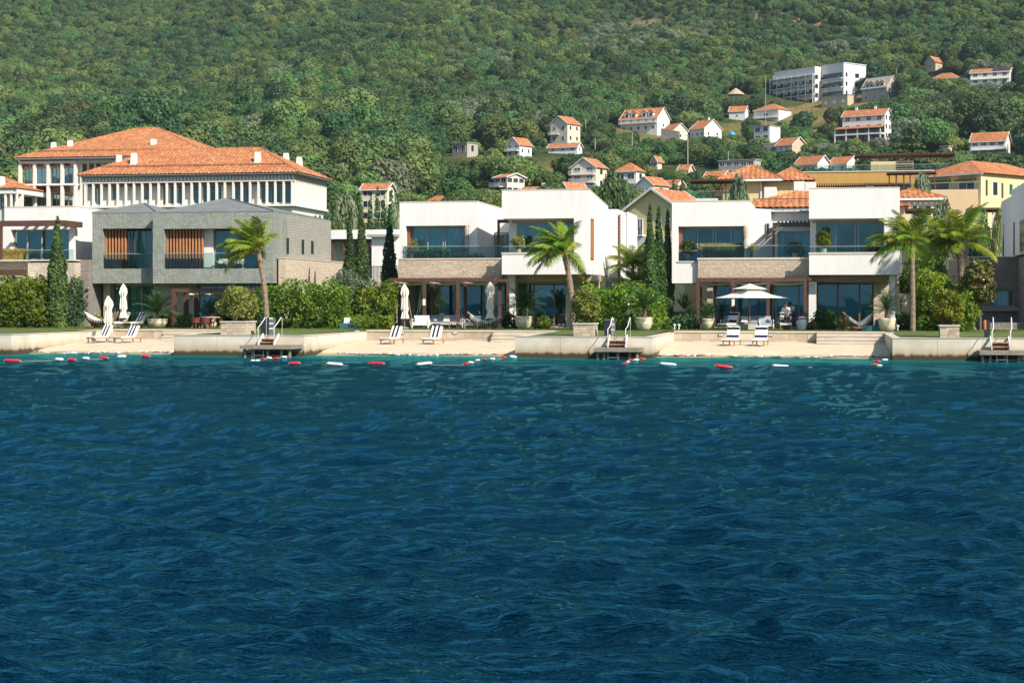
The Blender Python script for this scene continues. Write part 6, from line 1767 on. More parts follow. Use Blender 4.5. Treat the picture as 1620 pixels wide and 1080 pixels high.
def palm(label, base, top, n=46, scale=1.0, wind=.55, r=.19, group=None, seed=1):
    rr = random.Random(seed)
    root = thing('palm_tree', label, 'palm', base, 0, group)
    t = Vector(top) - Vector(base); mb = MB(); k = 26; pts = []; rad = []
    for i in range(k + 1):
        q = i / k; pts.append((t.x * q * q, t.y * q, t.z * q)); rad.append(r * (1.12 - .25 * q) * (1 + (.09 if i % 2 else -.03)) * (1 + .45 * max(0, q - .8) * 5 * .35))
    mb.tube([(0, 0, -.3)] + pts, [rad[0] * 1.25] + rad, 10); mb.build('trunk', MATS['palm_trunk'], root, False)
    # stubs of old leaf bases under the crown
    mb = MB()
    for i in range(16):
        a = rr.uniform(0, 6.28); q = rr.uniform(.80, .99); c = Vector((t.x * q * q, t.y * q, t.z * q)); o = Vector((math.cos(a), math.sin(a), .9))
        mb.tube([c + o * .05, c + o * .30], [.05, .02], 4)
    mb.build('leaf_stubs', MATS['palm_trunk'], root, False)
    for i in range(n):
        q = (i + .5) / n; az = i * 2.39996 + rr.uniform(-.2, .2); el = R(78 - 92 * q ** .9 + rr.uniform(-8, 8))
        d = Vector((math.cos(az) * math.cos(el), math.sin(az) * math.cos(el), math.sin(el))) + Vector((-wind * (1.25 if q > .25 else .5), wind * .1, .16))
        o = link('frond', PALM_FR[i % 4], None, root)
        o.matrix_local = Matrix.Translation(t + Vector((0, 0, .05))) @ set_frond(o, d, scale * rr.uniform(.82, 1.08), rr.uniform(-.5, .5))
    return root
def cyc_fronds(root, top, n, scale, rr, wind=0.0):
    for i in range(n):
        q = (i + .5) / n; az = i * 2.39996; el = R(80 - 84 * q + rr.uniform(-6, 6))
        d = Vector((math.cos(az) * math.cos(el) - wind, math.sin(az) * math.cos(el), math.sin(el)))
        o = link('frond', CYC_FR[i % 3], None, root)
        o.matrix_local = Matrix.Translation(top) @ set_frond(o, d, scale * rr.uniform(.85, 1.1), rr.uniform(-.4, .4))
def cycad(label, px, py, pot_w, pot_h, trunk_h, fr, n=46, shape='bowl', seed=3, z=TZ):
    b = onz(px, py, z); s = mpp(px, b.y); rr = random.Random(seed)
    root = thing('potted_cycad', label, 'potted plant', b)
    w_, h = pot_w * s / 2, pot_h * s
    if shape == 'bowl': prof = [(w_ * .55, 0), (w_ * .8, h * .18), (w_ * .96, h * .5), (w_ * 1.0, h * .62), (w_ * .95, h * .66), (w_ * 1.02, h * .72), (w_ * .97, h * .80), (w_ * 1.04, h * .88), (w_ * 1.04, h), (w_ * .92, h), (w_ * .88, h * .9)]
    else: prof = [(w_ * .75, 0), (w_ * .9, h * .5), (w_, h * .85), (w_, h), (w_ * .9, h), (w_ * .86, h * .85)]
    MB().lathe(prof, 24).build('pot', MATS['pot'], root, False, True)
    th = trunk_h * s
    mb = MB(); mb.tube([(0, 0, h * .8), (0.03, 0, h + th * .5), (0, 0, h + th)], [.15, .16, .13], 8); mb.build('trunk', MATS['trunk'], root, False)
    cyc_fronds(root, Vector((0, 0, h + th)), n, fr * s * 1.12, rr)
    return root
palm('windblown palm with shaggy crown before the grey shingled villa', (X(422, 110.6), 110.6, TZ), (X(408, 110.6), 110.6, Z(398, 408, 110.6)), 32, .95, 0.7, .17, seed=4)
palm('windblown palm bending in front of the balcony corner between two quays', (X(907, 111.0), 111.0, TZ), (X(893, 111.0), 111.0, Z(402, 893, 111)), 32, .95, 0.6000000000000001, .19, seed=9)
palm('slim windblown palm on the lawn beside the teal lounge chair', (X(1444, 109.0), 109.0, TZ), (X(1443, 109.0), 109.0, Z(388, 1443, 109)), 32, .95, 0.62, .16, seed=15)
palm('stout windblown palm standing by the magnolia tree', (X(1524, 112.5), 112.5, TZ), (X(1518, 112.5), 112.5, Z(388, 1518, 112.5)), 36, 1.05, .5, .23, seed=21)
cycad('potted cycad against the curtained glass by the closed parasols', 249, 515, 32, 14, 8, 34, 40, 'bowl', 5)
cycad('potted cycad in a cream bowl beside the hammock with the closed parasol', 829, 519.5, 29, 20, 12, 33, 54, 'bowl', 6)
cycad('potted cycad in a cream bowl before the hedge by the dark cabinet', 1019, 523, 28, 21, 14, 36, 34, 'bowl', 7)
cycad('potted cycad in a tall cream urn behind the teal lounge chair', 1403, 524, 28, 21, 12, 32, 34, 'urn', 8)
cycad('cycad in a low trough under the small brown pergola', 333, 516, 20, 8, 14, 24, 36, 'bowl', 9)
cycad('round cream pot with spiky plant beside the pergola under the open parasol', 1121, 521, 22, 17, 5, 26, 22, 'bowl', 10)

# ------------------------------------------------------------------ hedges, shrubs, cypresses
def hedge(label, p0, p1, pt, pb, Y, depth, m, size=.11, dens=240, z=TZ, name='hedge', cat='hedge', rag=.10, lob=.42, group=None, stems=True, top_fn=None, jit=.8):
    """clipped or loose mass of leaves filling a box"""
    pm = (p0 + p1) / 2; x0, x1 = X(p0, Y), X(p1, Y); h = Z(pt, pm, Y) - z
    root = thing(name, label, cat, ((x0 + x1) / 2, Y + depth / 2, z), 0, group)
    L = []; w_ = x1 - x0; r0 = min(lob, w_ * .45, h * .45)
    nx, ny, nz = max(1, round(w_ / (r0 * 1.25))), max(1, round(depth / (r0 * 1.35))), max(1, round(h / (r0 * 1.25)))
    for i in range(nx):
        for j in range(ny):
            for k in range(nz):
                r1 = r0 * random.uniform(.75, 1.2)
                fx = (i + .5) / nx; hh = h * (top_fn(fx) if top_fn else 1)
                L.append((-w_ / 2 + r0 * .8 + (w_ - r0 * 1.6) * (fx if nx > 1 else .5) + random.gauss(0, rag), -depth / 2 + r0 * .8 + (depth - r0 * 1.6) * ((j + .5) / ny if ny > 1 else .5) + random.gauss(0, rag),
                          r0 * .7 + (hh - r0 * 1.55) * ((k + .5) / nz if nz > 1 else .5) + random.gauss(0, rag) + (random.gauss(0, rag) if k == nz - 1 else 0), r1, r1, r1))
    area = 2 * w_ * h + 2 * depth * h + w_ * depth
    p, n = lobes_points(L, int(area * dens * .85))
    kk = int(len(p) * .25); p2 = p[:kk] + rng.normal(0, size * 1.1, (kk, 3))
    ki = int(w_ * h * dens * .5); pi_ = np.stack([rng.uniform(-.46, .46, ki) * w_, rng.uniform(-.25, .3, ki) * depth, rng.uniform(.02, .86, ki) * h * np.array([top_fn(q) if top_fn else 1 for q in rng.uniform(0, 1, ki)])], 1)
    p = np.concatenate([p, p2, pi_]); n = np.concatenate([n, n[:kk], np.tile([0, -1.0, .3], (ki, 1))])
    p[:, 2] = np.maximum(p[:, 2], .03)
    v, f = leafquads(p, n, size, jit, 1.7)
    link('foliage', npmesh('foliage', v, f, MATS[m]), None, root)
    if stems:
        mb = MB()
        for i in range(max(2, nx)):
            xx = -w_ / 2 + w_ * (i + .5) / max(2, nx); mb.tube([(xx, 0, -.1), (xx + random.gauss(0, .1), random.gauss(0, .1), h * .7)], [.04, .015], 5)
        mb.build('stems', MATS['trunk'], root, False)
    return root
def cypress(label, px, pb, pt, wpx, Y, m='cypress_leaf', size=.13, k=None, z=TZ, group=None):
    s = mpp(px, Y); r = wpx * s * .56; h = Z(pt, px, Y) - z
    root = thing('cypress_tree', label, 'cypress', (X(px, Y), Y, z), 0, group)
    L = column_lobes(r, h, 14)
    for q in range(10):
        t = random.uniform(.08, .8); a = random.uniform(0, 6.28); rq = r * (1 - t * .75) * .8
        L.append((rq * math.cos(a), rq * math.sin(a), h * t, r * .24, r * .24, h * .08))
    k = k or int(6.0 * h * r * 2 * 110)
    p, n = lobes_points(L, k); n[:, 2] += .5
    v, f = leafquads(p, unit(n), size, .5, 2.0)
    link('crown', npmesh('crown', v, f, MATS[m]), None, root)
    MB().tube([(0, 0, -.2), (0, 0, h * .8)], [max(.08, r * .18), .03], 6).build('trunk', MATS['trunk'], root, False)
def garden():
    hedge('tall bright hedge along the quay beside the tall cypress', -30, 78, 440, 517, 111.5, 3.0, 'hedge_leaf', .12, 230, rag=.2, lob=.55)
    cypress('tall cypress in front of the white villa with green curtains', 90.5, 517, 357, 29, 112.5, size=.14)
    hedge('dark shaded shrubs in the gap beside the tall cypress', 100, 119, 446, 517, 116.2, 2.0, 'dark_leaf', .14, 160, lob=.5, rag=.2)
    hedge('long bright hedge behind the palm beside the grey villa', 396, 548, 450, 519, 112.3, 2.6, 'hedge_leaf', .12, 230, rag=.22, lob=.55, top_fn=lambda t: 1 - .06 * math.sin(t * 9))
    hedge('grey-green olive shrub by the slim cypress pair', 516, 580, 432, 512, 114.8, 3.0, 'olive_leaf', .12, 170, name='shrub', cat='shrub', lob=.8, rag=.3, top_fn=lambda t: .72 + .28 * math.sin(math.pi * t))
    hedge('yellow-green shrub beside the brown pergola post', 558, 616, 452, 505, 114.0, 2.4, 'hedge_leaf', .13, 190, name='shrub', cat='shrub', lob=.6, rag=.25)
    hedge('low clipped hedge behind the teal pouf', 552, 606, 501.5, 517, 111.0, 1.2, 'hedge_leaf', .09, 300, lob=.22, rag=.05)
    hedge('clump of strappy yellow-green leaves beside the pergola post', 590, 618, 500, 518, 110.4, 1.0, 'hedge_leaf', .16, 160, name='shrub', cat='shrub', lob=.3)
    hedge('tall bright hedge between the two villas by the dark cabinet', 903, 1046, 450, 521, 110.0, 2.6, 'hedge_leaf', .12, 240, rag=.2, lob=.55, top_fn=lambda t: 1 - .10 * max(0, t - .65) / .35)
    hedge('large rounded bright shrub behind the slim palm', 1448, 1530, 440, 527, 110.0, 3.4, 'hedge_leaf', .12, 230, name='shrub', cat='shrub', lob=.8, rag=.3, top_fn=lambda t: .80 + .2 * math.sin(math.pi * t))
    hedge('narrow bright shrub beside the magnolia tree', 1512, 1546, 455, 528, 108.4, 1.8, 'hedge_leaf', .12, 230, name='shrub', cat='shrub', lob=.5, rag=.2)
    hedge('fluffy round pine shrub below the blue door', 1427, 1502, 404, 450, 118.5, 4.0, 'pine_leaf', .15, 150, z=Z(462, 1465, 118.5), name='shrub', cat='shrub', lob=.9, rag=.3, top_fn=lambda t: .6 + .4 * math.sin(math.pi * t), stems=True)
    for (x, y, z), lab, dx, hgt, m in ((PL[0], 'loose yellow-green bush spilling over the stone planter by the dining table', 1.25, 2.0, 'bush_leaf'), (PL[1], 'loose yellow-green bush filling the stone planter between the villas', .85, 2.15, 'bush_leaf'), (PL[2], 'loose green bush filling the stone planter by the magnolia', .85, 2.0, 'hedge_leaf')):
        root = thing('planter_bush', lab, 'bush', (x, y, z))
        L = round_lobes(dx, hgt, 13, .85, .62, .42)
        link('foliage', crown_mesh('foliage', L, 3600, .10, MATS[m], .9), None, root)
        mb = MB()
        for k in range(5): mb.tube([(.1 * k - .2, 0, -.02), (random.gauss(0, .4), random.gauss(0, .3), hgt * .7)], [.025, .01], 5)
        mb.build('stems', MATS['trunk'], root, False)
    cypress('slim cypress by the olive shrub, the shorter of the leaning pair', 553, 470, 349, 20, 121)
    cypress('slim cypress by the olive shrub, the taller of the leaning pair', 572, 470, 340, 22, 122)
    cypress('single dark cypress beside the white block with black railing', 616, 480, 347, 24, 124)
    cypress('slim cypress between the villas, standing beside the tall hedge', 1028, 515, 337, 21, 116)
    cypress('slim cypress between the villas, middle one of three', 1042, 515, 341, 22, 117)
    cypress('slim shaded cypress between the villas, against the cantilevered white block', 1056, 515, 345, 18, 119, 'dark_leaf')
    # magnolia
    b = (X(1550, 109.5), 109.5, TZ); h = Z(412, 1550, 109.5) - TZ; s = mpp(1550, 109.5)
    root = thing('magnolia_tree', 'magnolia tree with bronze-backed leaves before the shaded villa', 'tree', b)
    L = round_lobes(29 * s, h * .66, 18, .9, .62, .40)
    link('crown', crown_mesh('crown', [(a, b2, c + h * .36, d, e, f) for a, b2, c, d, e, f in L], 3400, .17, MATS['magnolia_leaf'], .9), None, root)
    limb_mb(.10, h * .5, 29 * s, 5).build('trunk', MATS['trunk'], root, False)
    # beds along the house fronts
    beds = ((138, 165, 503, 'low flowering bed beside the hammock by the stone fin'), (238, 300, 502, 'low leafy bed under the potted cycad by the curtains'), (792, 817, 503, 'glossy shrub beside the hammock'), (845, 866, 501, 'strappy shrub beside the cream cycad bowl'), (1290, 1322, 490, 'rounded glossy shrub by the spiky bronze flax'),
            (1275, 1300, 511, 'pale low mound of leaves at the glass front'), (1062, 1102, 503, 'dark shaded ground cover under the hanging white block'), (1046, 1066, 509, 'low clipped green edging by the slim cypresses'), (1420, 1448, 500, 'dark shaded shrubs behind the slim palm'))
    for a, b2, t, lab in beds:
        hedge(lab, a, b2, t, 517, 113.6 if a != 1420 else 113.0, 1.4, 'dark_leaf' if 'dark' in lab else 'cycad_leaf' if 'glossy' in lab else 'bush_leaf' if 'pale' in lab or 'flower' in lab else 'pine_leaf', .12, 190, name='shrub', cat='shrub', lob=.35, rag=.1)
    # spiky plants: flax and yucca
    def spiky(lab, px, py, n, L_, m, Y=None, z=TZ, name='spiky_plant'):
        b = onz(px, py, z) if Y is None else Vector((X(px, Y), Y, z)); root = thing(name, lab, 'plant', b)
        mb = MB()
        for k in range(n):
            az = k * 2.4; el = R(random.uniform(35, 85)); l = L_ * random.uniform(.7, 1.1); d = Vector((math.cos(az) * math.cos(el), math.sin(az) * math.cos(el), math.sin(el)))
            sd = Vector((-math.sin(az), math.cos(az), 0)) * .035
            a = d * l * .55; e = d * l + Vector((0, 0, -.12 * l))
            mb.add([-sd, sd, a + sd, a - sd, e], [(0, 1, 2, 3), (3, 2, 4)])
        mb.build('leaves', MATS[m], root, False)
        return root
    spiky('bronze spiky flax between the glossy shrub and the hammock', 1333, 519, 46, 1.25, 'magnolia_leaf')
    spiky('tall yucca under the hanging white block', 1093, 516, 60, 2.0, 'cycad_leaf', 116.5)
    spiky('yucca rising from the dark corner under the hanging white block', 1082, 500, 50, 1.6, 'cycad_leaf', 117.6, 2.6)
    spiky('strappy green plant at the foot of the hedge by the cream bowl', 862, 520, 40, .8, 'hedge_leaf')
    # fan palms in the gap between the villas
    for px, py, t, lab in ((1001, 470, 397, 'leafy young palm in the gap beside the rear louvres'), (1010, 480, 432, 'short arching palm behind the tall hedge between the villas')):
        root = thing('young_palm', lab, 'palm', (X(px, 126), 126, TZ))
        h = Z(t, px, 126) - TZ - 1.2
        MB().tube([(0, 0, -.2), (0, 0, h)], [.16, .13], 8).build('trunk', MATS['palm_trunk'], root, False)
        rr = random.Random(px)
        for i in range(22):
            az = i * 2.4; el = R(80 - 80 * i / 22); o = link('frond', PALM_FR[i % 4], None, root)
            o.matrix_local = Matrix.Translation((0, 0, h)) @ set_frond(o, Vector((math.cos(az) * math.cos(el), math.sin(az) * math.cos(el), math.sin(el))), .8, 0)
    # planting on the upper terraces
    zt = lambda py, px, Y: Z(py, px, Y)
    hedge('wavy clipped green topiary behind the glass of the roof terrace', 652, 712, 392, 408, 119.1, 1.0, 'pine_leaf', .07, 420, z=zt(409.5, 690, 119), lob=.25, rag=.02, name='topiary', cat='topiary', top_fn=lambda t: .65 + .35 * min(1, t * 1.6))
    hedge('small feathery plants beside the topiary on the roof terrace', 644, 662, 384, 408, 120.1, .6, 'bush_leaf', .08, 120, z=zt(409.5, 690, 119), lob=.3, rag=.1, name='shrub', cat='shrub')
    hedge('low scrubby plants along the roof terrace glass', 716, 765, 402, 408, 119.2, .6, 'olive_leaf', .07, 200, z=zt(409.5, 690, 119), lob=.12, rag=.05, name='shrub', cat='shrub')
    for px, t, b, Y, lab, m, w_ in ((820, 372, 401, 118.4, 'small potted olive on the balcony beside the glass corner', 'bush_leaf', 26), (1303, 357, 401, 117.1, 'small potted laurel on the balcony behind the glass', 'hedge_leaf', 26), (1089, 378, 411, 118.3, 'dark potted shrub in the window bay of the white block', 'dark_leaf', 26), (1258, 384, 408, 119.6, 'leafy potted shrub on the recessed roof terrace', 'cycad_leaf', 30)):
        z0 = Z(b, px, Y); s = mpp(px, Y); h = (b - t) * s
        root = thing('potted_shrub', lab, 'potted plant', (X(px, Y), Y, z0))
        MB().lathe([(.16, 0), (.2, .2), (.22, .32), (.18, .32)], 12).build('pot', MATS['pot'], root, False); MB().tube([(0, 0, .25), (.05, 0, h * .6)], [.03, .015], 5).build('trunk', MATS['trunk'], root, False)
        L = round_lobes(w_ * s / 2, h * .8, 9); link('crown', crown_mesh('crown', [(a, b2, c + h * .2, d, e, f) for a, b2, c, d, e, f in L], 1000, .085, MATS[m], .9), None, root)
    def tuft(lab, p0, p1, t, b, Y, m, n, z):
        x0, x1 = X(p0, Y), X(p1, Y); h = Z(t, p0, Y) - z; root = thing('ornamental_grass', lab, 'grass', ((x0 + x1) / 2, Y, z))
        k = n; x = rng.uniform(x0 - root.location.x, x1 - root.location.x, k); y = rng.uniform(-.3, .3, k); hh = h * rng.uniform(.6, 1.1, k)
        dx = rng.normal(0, .16, k); dy = rng.normal(0, .12, k)
        p = np.stack([x, y, np.zeros(k)], 1); mid = p + np.stack([dx * .4, dy * .4, hh * .6], 1); tip = p + np.stack([dx * 1.6, dy * 1.6, hh], 1); wv = np.tile([.014, .006, 0], (k, 1))
        v = np.stack([p - wv, p + wv, mid + wv, mid - wv, mid - wv, mid + wv, tip + wv * .8, tip - wv * .8], 1).reshape(-1, 3)
        link('blades', npmesh('blades', v, np.arange(8 * k).reshape(-1, 4), MATS[m]), None, root)
    tuft('feathery ornamental grass along the stone band of the parasol villa', 1113, 1190, 387, 408, 118.4, 'plume_grass', 3200, zt(410, 1190, 117.6))
    tuft('golden dry grass on the terrace ledge behind the bright hedge', -20, 38, 395, 411, 117.6, 'dry_grass', 2600, zt(411, 20, 117))
garden()

# ------------------------------------------------------------------ forest
def house_clear():
    pts = []
    for o in COL.objects:
        if o.parent is None and o.get('category') in ('house', 'building', 'hut', 'hotel', 'tank'): pts.append((o.location.x, o.location.y, 9.0 if o.location.y > 250 else 16.0))
    return np.array(pts)
def proto(name, r, h, n, k, size, m, trunk_h, flat=.85):
    L = round_lobes(r, h, n, flat)
    p, nn = lobes_points(L, k); p[:, 2] += trunk_h
    v, f = leafquads(p, nn, size, .42, 1.35)
    me = npmesh(name, v, f, MATS[m])
    tm = limb_mb(.055 * h + .06, trunk_h + h * .35, r, 4).mesh('trunk', MATS['trunk'])
    return me, tm
KINDS = [proto('round_crown', 3.6, 5.6, 16, 3800, .36, 'forest_leaf', 1.0), proto('tall_crown', 3.0, 7.0, 16, 3800, .36, 'forest_leaf', 1.2, 1.1),
         proto('broad_crown', 4.4, 4.8, 20, 4300, .37, 'forest_leaf', 1.0, .75), proto('dark_crown', 3.4, 6.0, 15, 3600, .36, 'dark_leaf', 1.0),
         proto('olive_crown', 3.2, 4.4, 14, 3000, .32, 'olive_leaf', .8), proto('bush_crown', 2.6, 2.6, 10, 1900, .32, 'forest_leaf', .2)]
SPREAD = [3.6, 3.0, 4.4, 3.4, 3.2, 2.6]; TALL = [6.6, 8.2, 5.8, 7.0, 5.2, 2.8]
OLIVES = [(1000, 78, 60), (760, 110, 40), (455, 130, 16), (750, 200, 30), (415, 235, 20), (820, 205, 25), (1330, 95, 30), (1590, 165, 30), (1560, 135, 30), (1400, 235, 25), (560, 335, 40), (1090, 60, 30)]
def scatter(x, y, z, sc, kd, near_ok):
    """keep the trees that stand clear of buildings and do not hide them"""
    px, py, dd = projn(x, y, z); s = F / dd
    rp = np.take(SPREAD, kd) * sc * s * .85; tp = py - np.take(TALL, kd) * sc * s
    keep = (px > -140) & (px < 1760)
    for (a, t, b, u), d in HOUSES:
        hidden = (px + rp > a) & (px - rp < b) & (tp < u - 3) & (py > t) & (dd < d + 4)
        keep &= ~hidden
    C_ = house_clear()
    for (cx, cy, r) in C_:
        keep &= ((x - cx) ** 2 + (y - cy) ** 2) > (r + np.take(SPREAD, kd) * sc * .6) ** 2
    for q in GRASS: keep &= ~((inpoly(px, py, q) | inpoly(px, tp + 2, q) | inpoly(px, (py + tp) / 2, q)) & (rng.uniform(0, 1, len(x)) > np.where(kd == 5, .38, .03)))
    for q in BARE: keep &= ~(inpoly(px, py, q) & (rng.uniform(0, 1, len(x)) > .22))
    return keep, px, py, dd
def forest():
    xs, ys, ss, ks = [], [], [], []
    y = 300.0
    while y < 1120:
        size = np.interp(y, [300, 430, 620, 800, 1000], [1.0, 1.2, 1.02, .76, .58])
        step = 4.0 * size
        x0, x1 = -y * .56 - 30, y * .20 + 40
        n = int((x1 - x0) / step)
        xs.append(x0 + (np.arange(n) + rng.uniform(-.45, .45, n)) * step); ys.append(y + rng.uniform(-.5, .5, n) * step)
        ss.append(size * np.exp(rng.normal(-.02, .26, n))); ks.append(rng.choice([0, 0, 0, 1, 2, 2, 3, 3, 4], n) if y < 700 else rng.choice([0, 0, 1, 2, 2, 3, 5], n))
        y += step * .80
    x = np.concatenate(xs); y = np.concatenate(ys); s = np.concatenate(ss); k = np.concatenate(ks)
    z = terr(x, y)
    px, py, dd = projn(x, y, z)
    ol = np.zeros(len(x), bool)
    for a, b, r in OLIVES: ol |= ((px - a) / (r * 1.6)) ** 2 + ((py - b) / (r * .55)) ** 2 < 1
    k = np.where((k == 4) & ~ol, 0, k); k = np.where(ol & (rng.uniform(0, 1, len(x)) < .75), 4, k)
    # thinner, scrubbier cover among the houses and high up on the dry slope
    town = (px > 640) & (y < 640); scrub = (px > 780) & (py < 75)
    u = rng.uniform(0, 1, len(x))
    k = np.where(town & (u < .55), 5, k)
    drop = (town & (rng.uniform(0, 1, len(x)) < .30)) | (scrub & (np.sin(x * .05) * np.sin(y * .043 + 1) + rng.normal(0, .35, len(x)) > .35))
    s = np.where(scrub, s * .85, s)
    keep, px, py, dd = scatter(x, y, z, s, k, True)
    keep &= ~drop
    x, y, z, s, k, px, py, dd = (a[keep] for a in (x, y, z, s, k, px, py, dd))
    # the trees that show largest, down among the houses, stand as trees of their own; the wood behind them is one mass
    vis = (px > 0) & (px < 1620) & (py > 60) & (k != 5) & (px > 540)
    order = np.argsort(np.where(vis, dd, 1e9))[:230]
    sel = np.zeros(len(x), bool); sel[order] = True
    labs = ['rounded green tree', 'tall green tree', 'broad green tree', 'dark green tree', 'silvery olive tree']
    near = [(o.location.x, o.location.y, o['label'].split()) for o in COL.objects if o.parent is None and o.name.split('.')[0] in ('house', 'apartment_block', 'water_tank', 'terrace_wall')]
    nxy = np.array([(a, b) for a, b, _ in near])
    def beside(i):
        wd = near[int(np.argmin(((nxy - [x[i], y[i]]) ** 2).sum(1)))][2][:11]
        while wd[-1] in ('with', 'and', 'the', 'a', 'of', 'its', 'on', 'above', 'beside', 'behind', 'before', 'under', 'by', 'to', 'between', 'below', 'at', 'in', 'over', 'beneath', 'little', 'two', 'white', 'pale', 'dark'): wd = wd[:-1]
        return ' near the ' + ' '.join(wd).rstrip(',')
    for i in np.nonzero(sel)[0]:
        kd = int(k[i]); root = thing('hillside_tree', labs[kd] + beside(i), 'tree', (x[i], y[i], z[i]), random.uniform(0, 6.28), 'trees scattered among the hillside houses')
        root.scale = (s[i], s[i], s[i] * random.uniform(.9, 1.15))
        link('crown', KINDS[kd][0], None, root); link('trunk', KINDS[kd][1], None, root)
    sel = ~sel
    me = bpy.data.meshes.new('forest'); pts = np.stack([x, y, z], 1)[sel].astype(np.float32)
    me.vertices.add(len(pts)); me.vertices.foreach_set('co', pts.ravel())
    for nm, ty, ar in (('tree_scale', 'FLOAT', s[sel]), ('tree_kind', 'INT', k[sel])):
        at = me.attributes.new(nm, ty, 'POINT'); at.data.foreach_set('value', ar.astype(np.float32 if ty == 'FLOAT' else np.int32))
    o = tag(link('forest', me), 'dense green forest covering the mountainside behind the houses', 'forest', kind='stuff')
    lib = bpy.data.collections.new('forest_kinds')
    for i, (cm, tm) in enumerate(KINDS):
        src = bpy.data.objects.new('kind_%d' % i, cm); lib.objects.link(src)
    ng = bpy.data.node_groups.new('forest', 'GeometryNodeTree')
    ng.interface.new_socket('Geometry', in_out='INPUT', socket_type='NodeSocketGeometry'); ng.interface.new_socket('Geometry', in_out='OUTPUT', socket_type='NodeSocketGeometry')
    gi, go = ng.nodes.new('NodeGroupInput'), ng.nodes.new('NodeGroupOutput')
    ip = ng.nodes.new('GeometryNodeInstanceOnPoints'); ci = ng.nodes.new('GeometryNodeCollectionInfo')
    ci.inputs['Collection'].default_value = lib; ci.inputs['Separate Children'].default_value = True; ci.inputs['Reset Children'].default_value = True
    a1 = ng.nodes.new('GeometryNodeInputNamedAttribute'); a1.data_type = 'FLOAT'; a1.inputs['Name'].default_value = 'tree_scale'
    a2 = ng.nodes.new('GeometryNodeInputNamedAttribute'); a2.data_type = 'INT'; a2.inputs['Name'].default_value = 'tree_kind'
    rv = ng.nodes.new('FunctionNodeRandomValue'); rv.data_type = 'FLOAT'; rv.inputs[3].default_value = 6.283
    cx = ng.nodes.new('ShaderNodeCombineXYZ')
    L = ng.links.new
    L(gi.outputs[0], ip.inputs['Points']); L(ci.outputs[0], ip.inputs['Instance']); ip.inputs['Pick Instance'].default_value = True
    L(a2.outputs[0], ip.inputs['Instance Index']); L(a1.outputs[0], ip.inputs['Scale']); L(rv.outputs[1], cx.inputs[2]); L(cx.outputs[0], ip.inputs['Rotation'])
    L(ip.outputs[0], go.inputs[0])
    o.modifiers.new('scatter', 'NODES').node_group = ng
forest()
def near_trees():
    """trees of the middle distance, between the villas and the hillside"""
    def tree(lab, px, pb, pt, wpx, Y, kd, group=None):
        z = float(terr(X(px, Y), Y)); h = Z(pt, px, Y) - z; s = mpp(px, Y); w_ = wpx * s / 2
        root = thing('garden_tree', lab, 'tree', (X(px, Y), Y, z), random.uniform(0, 6), group)
        root.scale = (w_ / SPREAD[kd], w_ / SPREAD[kd], h / TALL[kd])
        link('crown', KINDS[kd][0], None, root); link('trunk', KINDS[kd][1], None, root)
    tree('big dark green tree rising behind the tall white parapet', 972, 345, 283, 62, 215, 3)
    tree('rounded tree beside the big dark tree, above the pale gable', 948, 340, 300, 40, 230, 0)
    tree('silvery olive tree behind the hotel corner', 545, 395, 318, 46, 190, 4)
    tree('pale leafy tree below the small yellow house', 620, 390, 330, 34, 205, 4)
    tree('bright leafy bush behind the long low white building', 532, 400, 360, 34, 170, 2)
    tree('leafy shrub tree on the pale pergola terrace', 1170, 330, 290, 34, 176.5, 4)
    tree('leafy olive on the ochre terrace beside the brown posts', 1457, 320, 288, 36, 184, 4)
    tree('feathery olive behind the palm crowns', 1490, 380, 330, 44, 146, 4)
    tree('green shrub under the white pergola posts on the garden wall', 1552, 390, 340, 34, 146.5, 0)
    tree('green shrub against the white pergola post beside the shaded villa', 1582, 390, 344, 26, 146.0, 2)
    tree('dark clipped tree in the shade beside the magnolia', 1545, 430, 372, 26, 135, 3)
    for k, (px, t) in enumerate(((530, 320), (543, 326), (567, 312), (586, 316), (597, 306), (607, 318), (619, 308))):
        s = mpp(px, 196); Y = 192 + (k % 3) * 4
        cypress('dark cypress in the group before the small yellow house', px, 380, t, 15, Y, 'dark_leaf', .24, 900, float(terr(X(px, Y), Y)), 'dark cypresses below the yellow house')
    for px, t, lab in ((1066, 284, 'little conical cypress before the small white house with orange roof'), (1079, 288, 'little conical cypress beside the pale pergola terrace')):
        Y = 290; cypress(lab, px, 330, t, 12, Y, 'dark_leaf', .3, 700, float(terr(X(px, Y), Y)))
    # cedar with tiered boughs
    Y = 330; z = float(terr(X(1443, Y), Y)); root = thing('cedar_tree', 'dark spreading cedar behind the brown rooftop pergola', 'cedar', (X(1443, Y), Y, z))
    h = Z(202, 1443, Y) - z; L = []
    for k in range(9):
        t = k / 8; rr = (1 - t * .85) * 6.2
        for a in range(6): L.append((rr * .6 * math.cos(a * 1.05 + k), rr * .6 * math.sin(a * 1.05 + k), h * (.28 + .68 * t), rr * .48, rr * .48, .55))
    link('crown', crown_mesh('crown', L, 4200, .42, MATS['dark_leaf'], .5), None, root); MB().tube([(0, 0, -1), (0, 0, h)], [.5, .08], 8).build('trunk', MATS['trunk'], root, False)
near_trees()

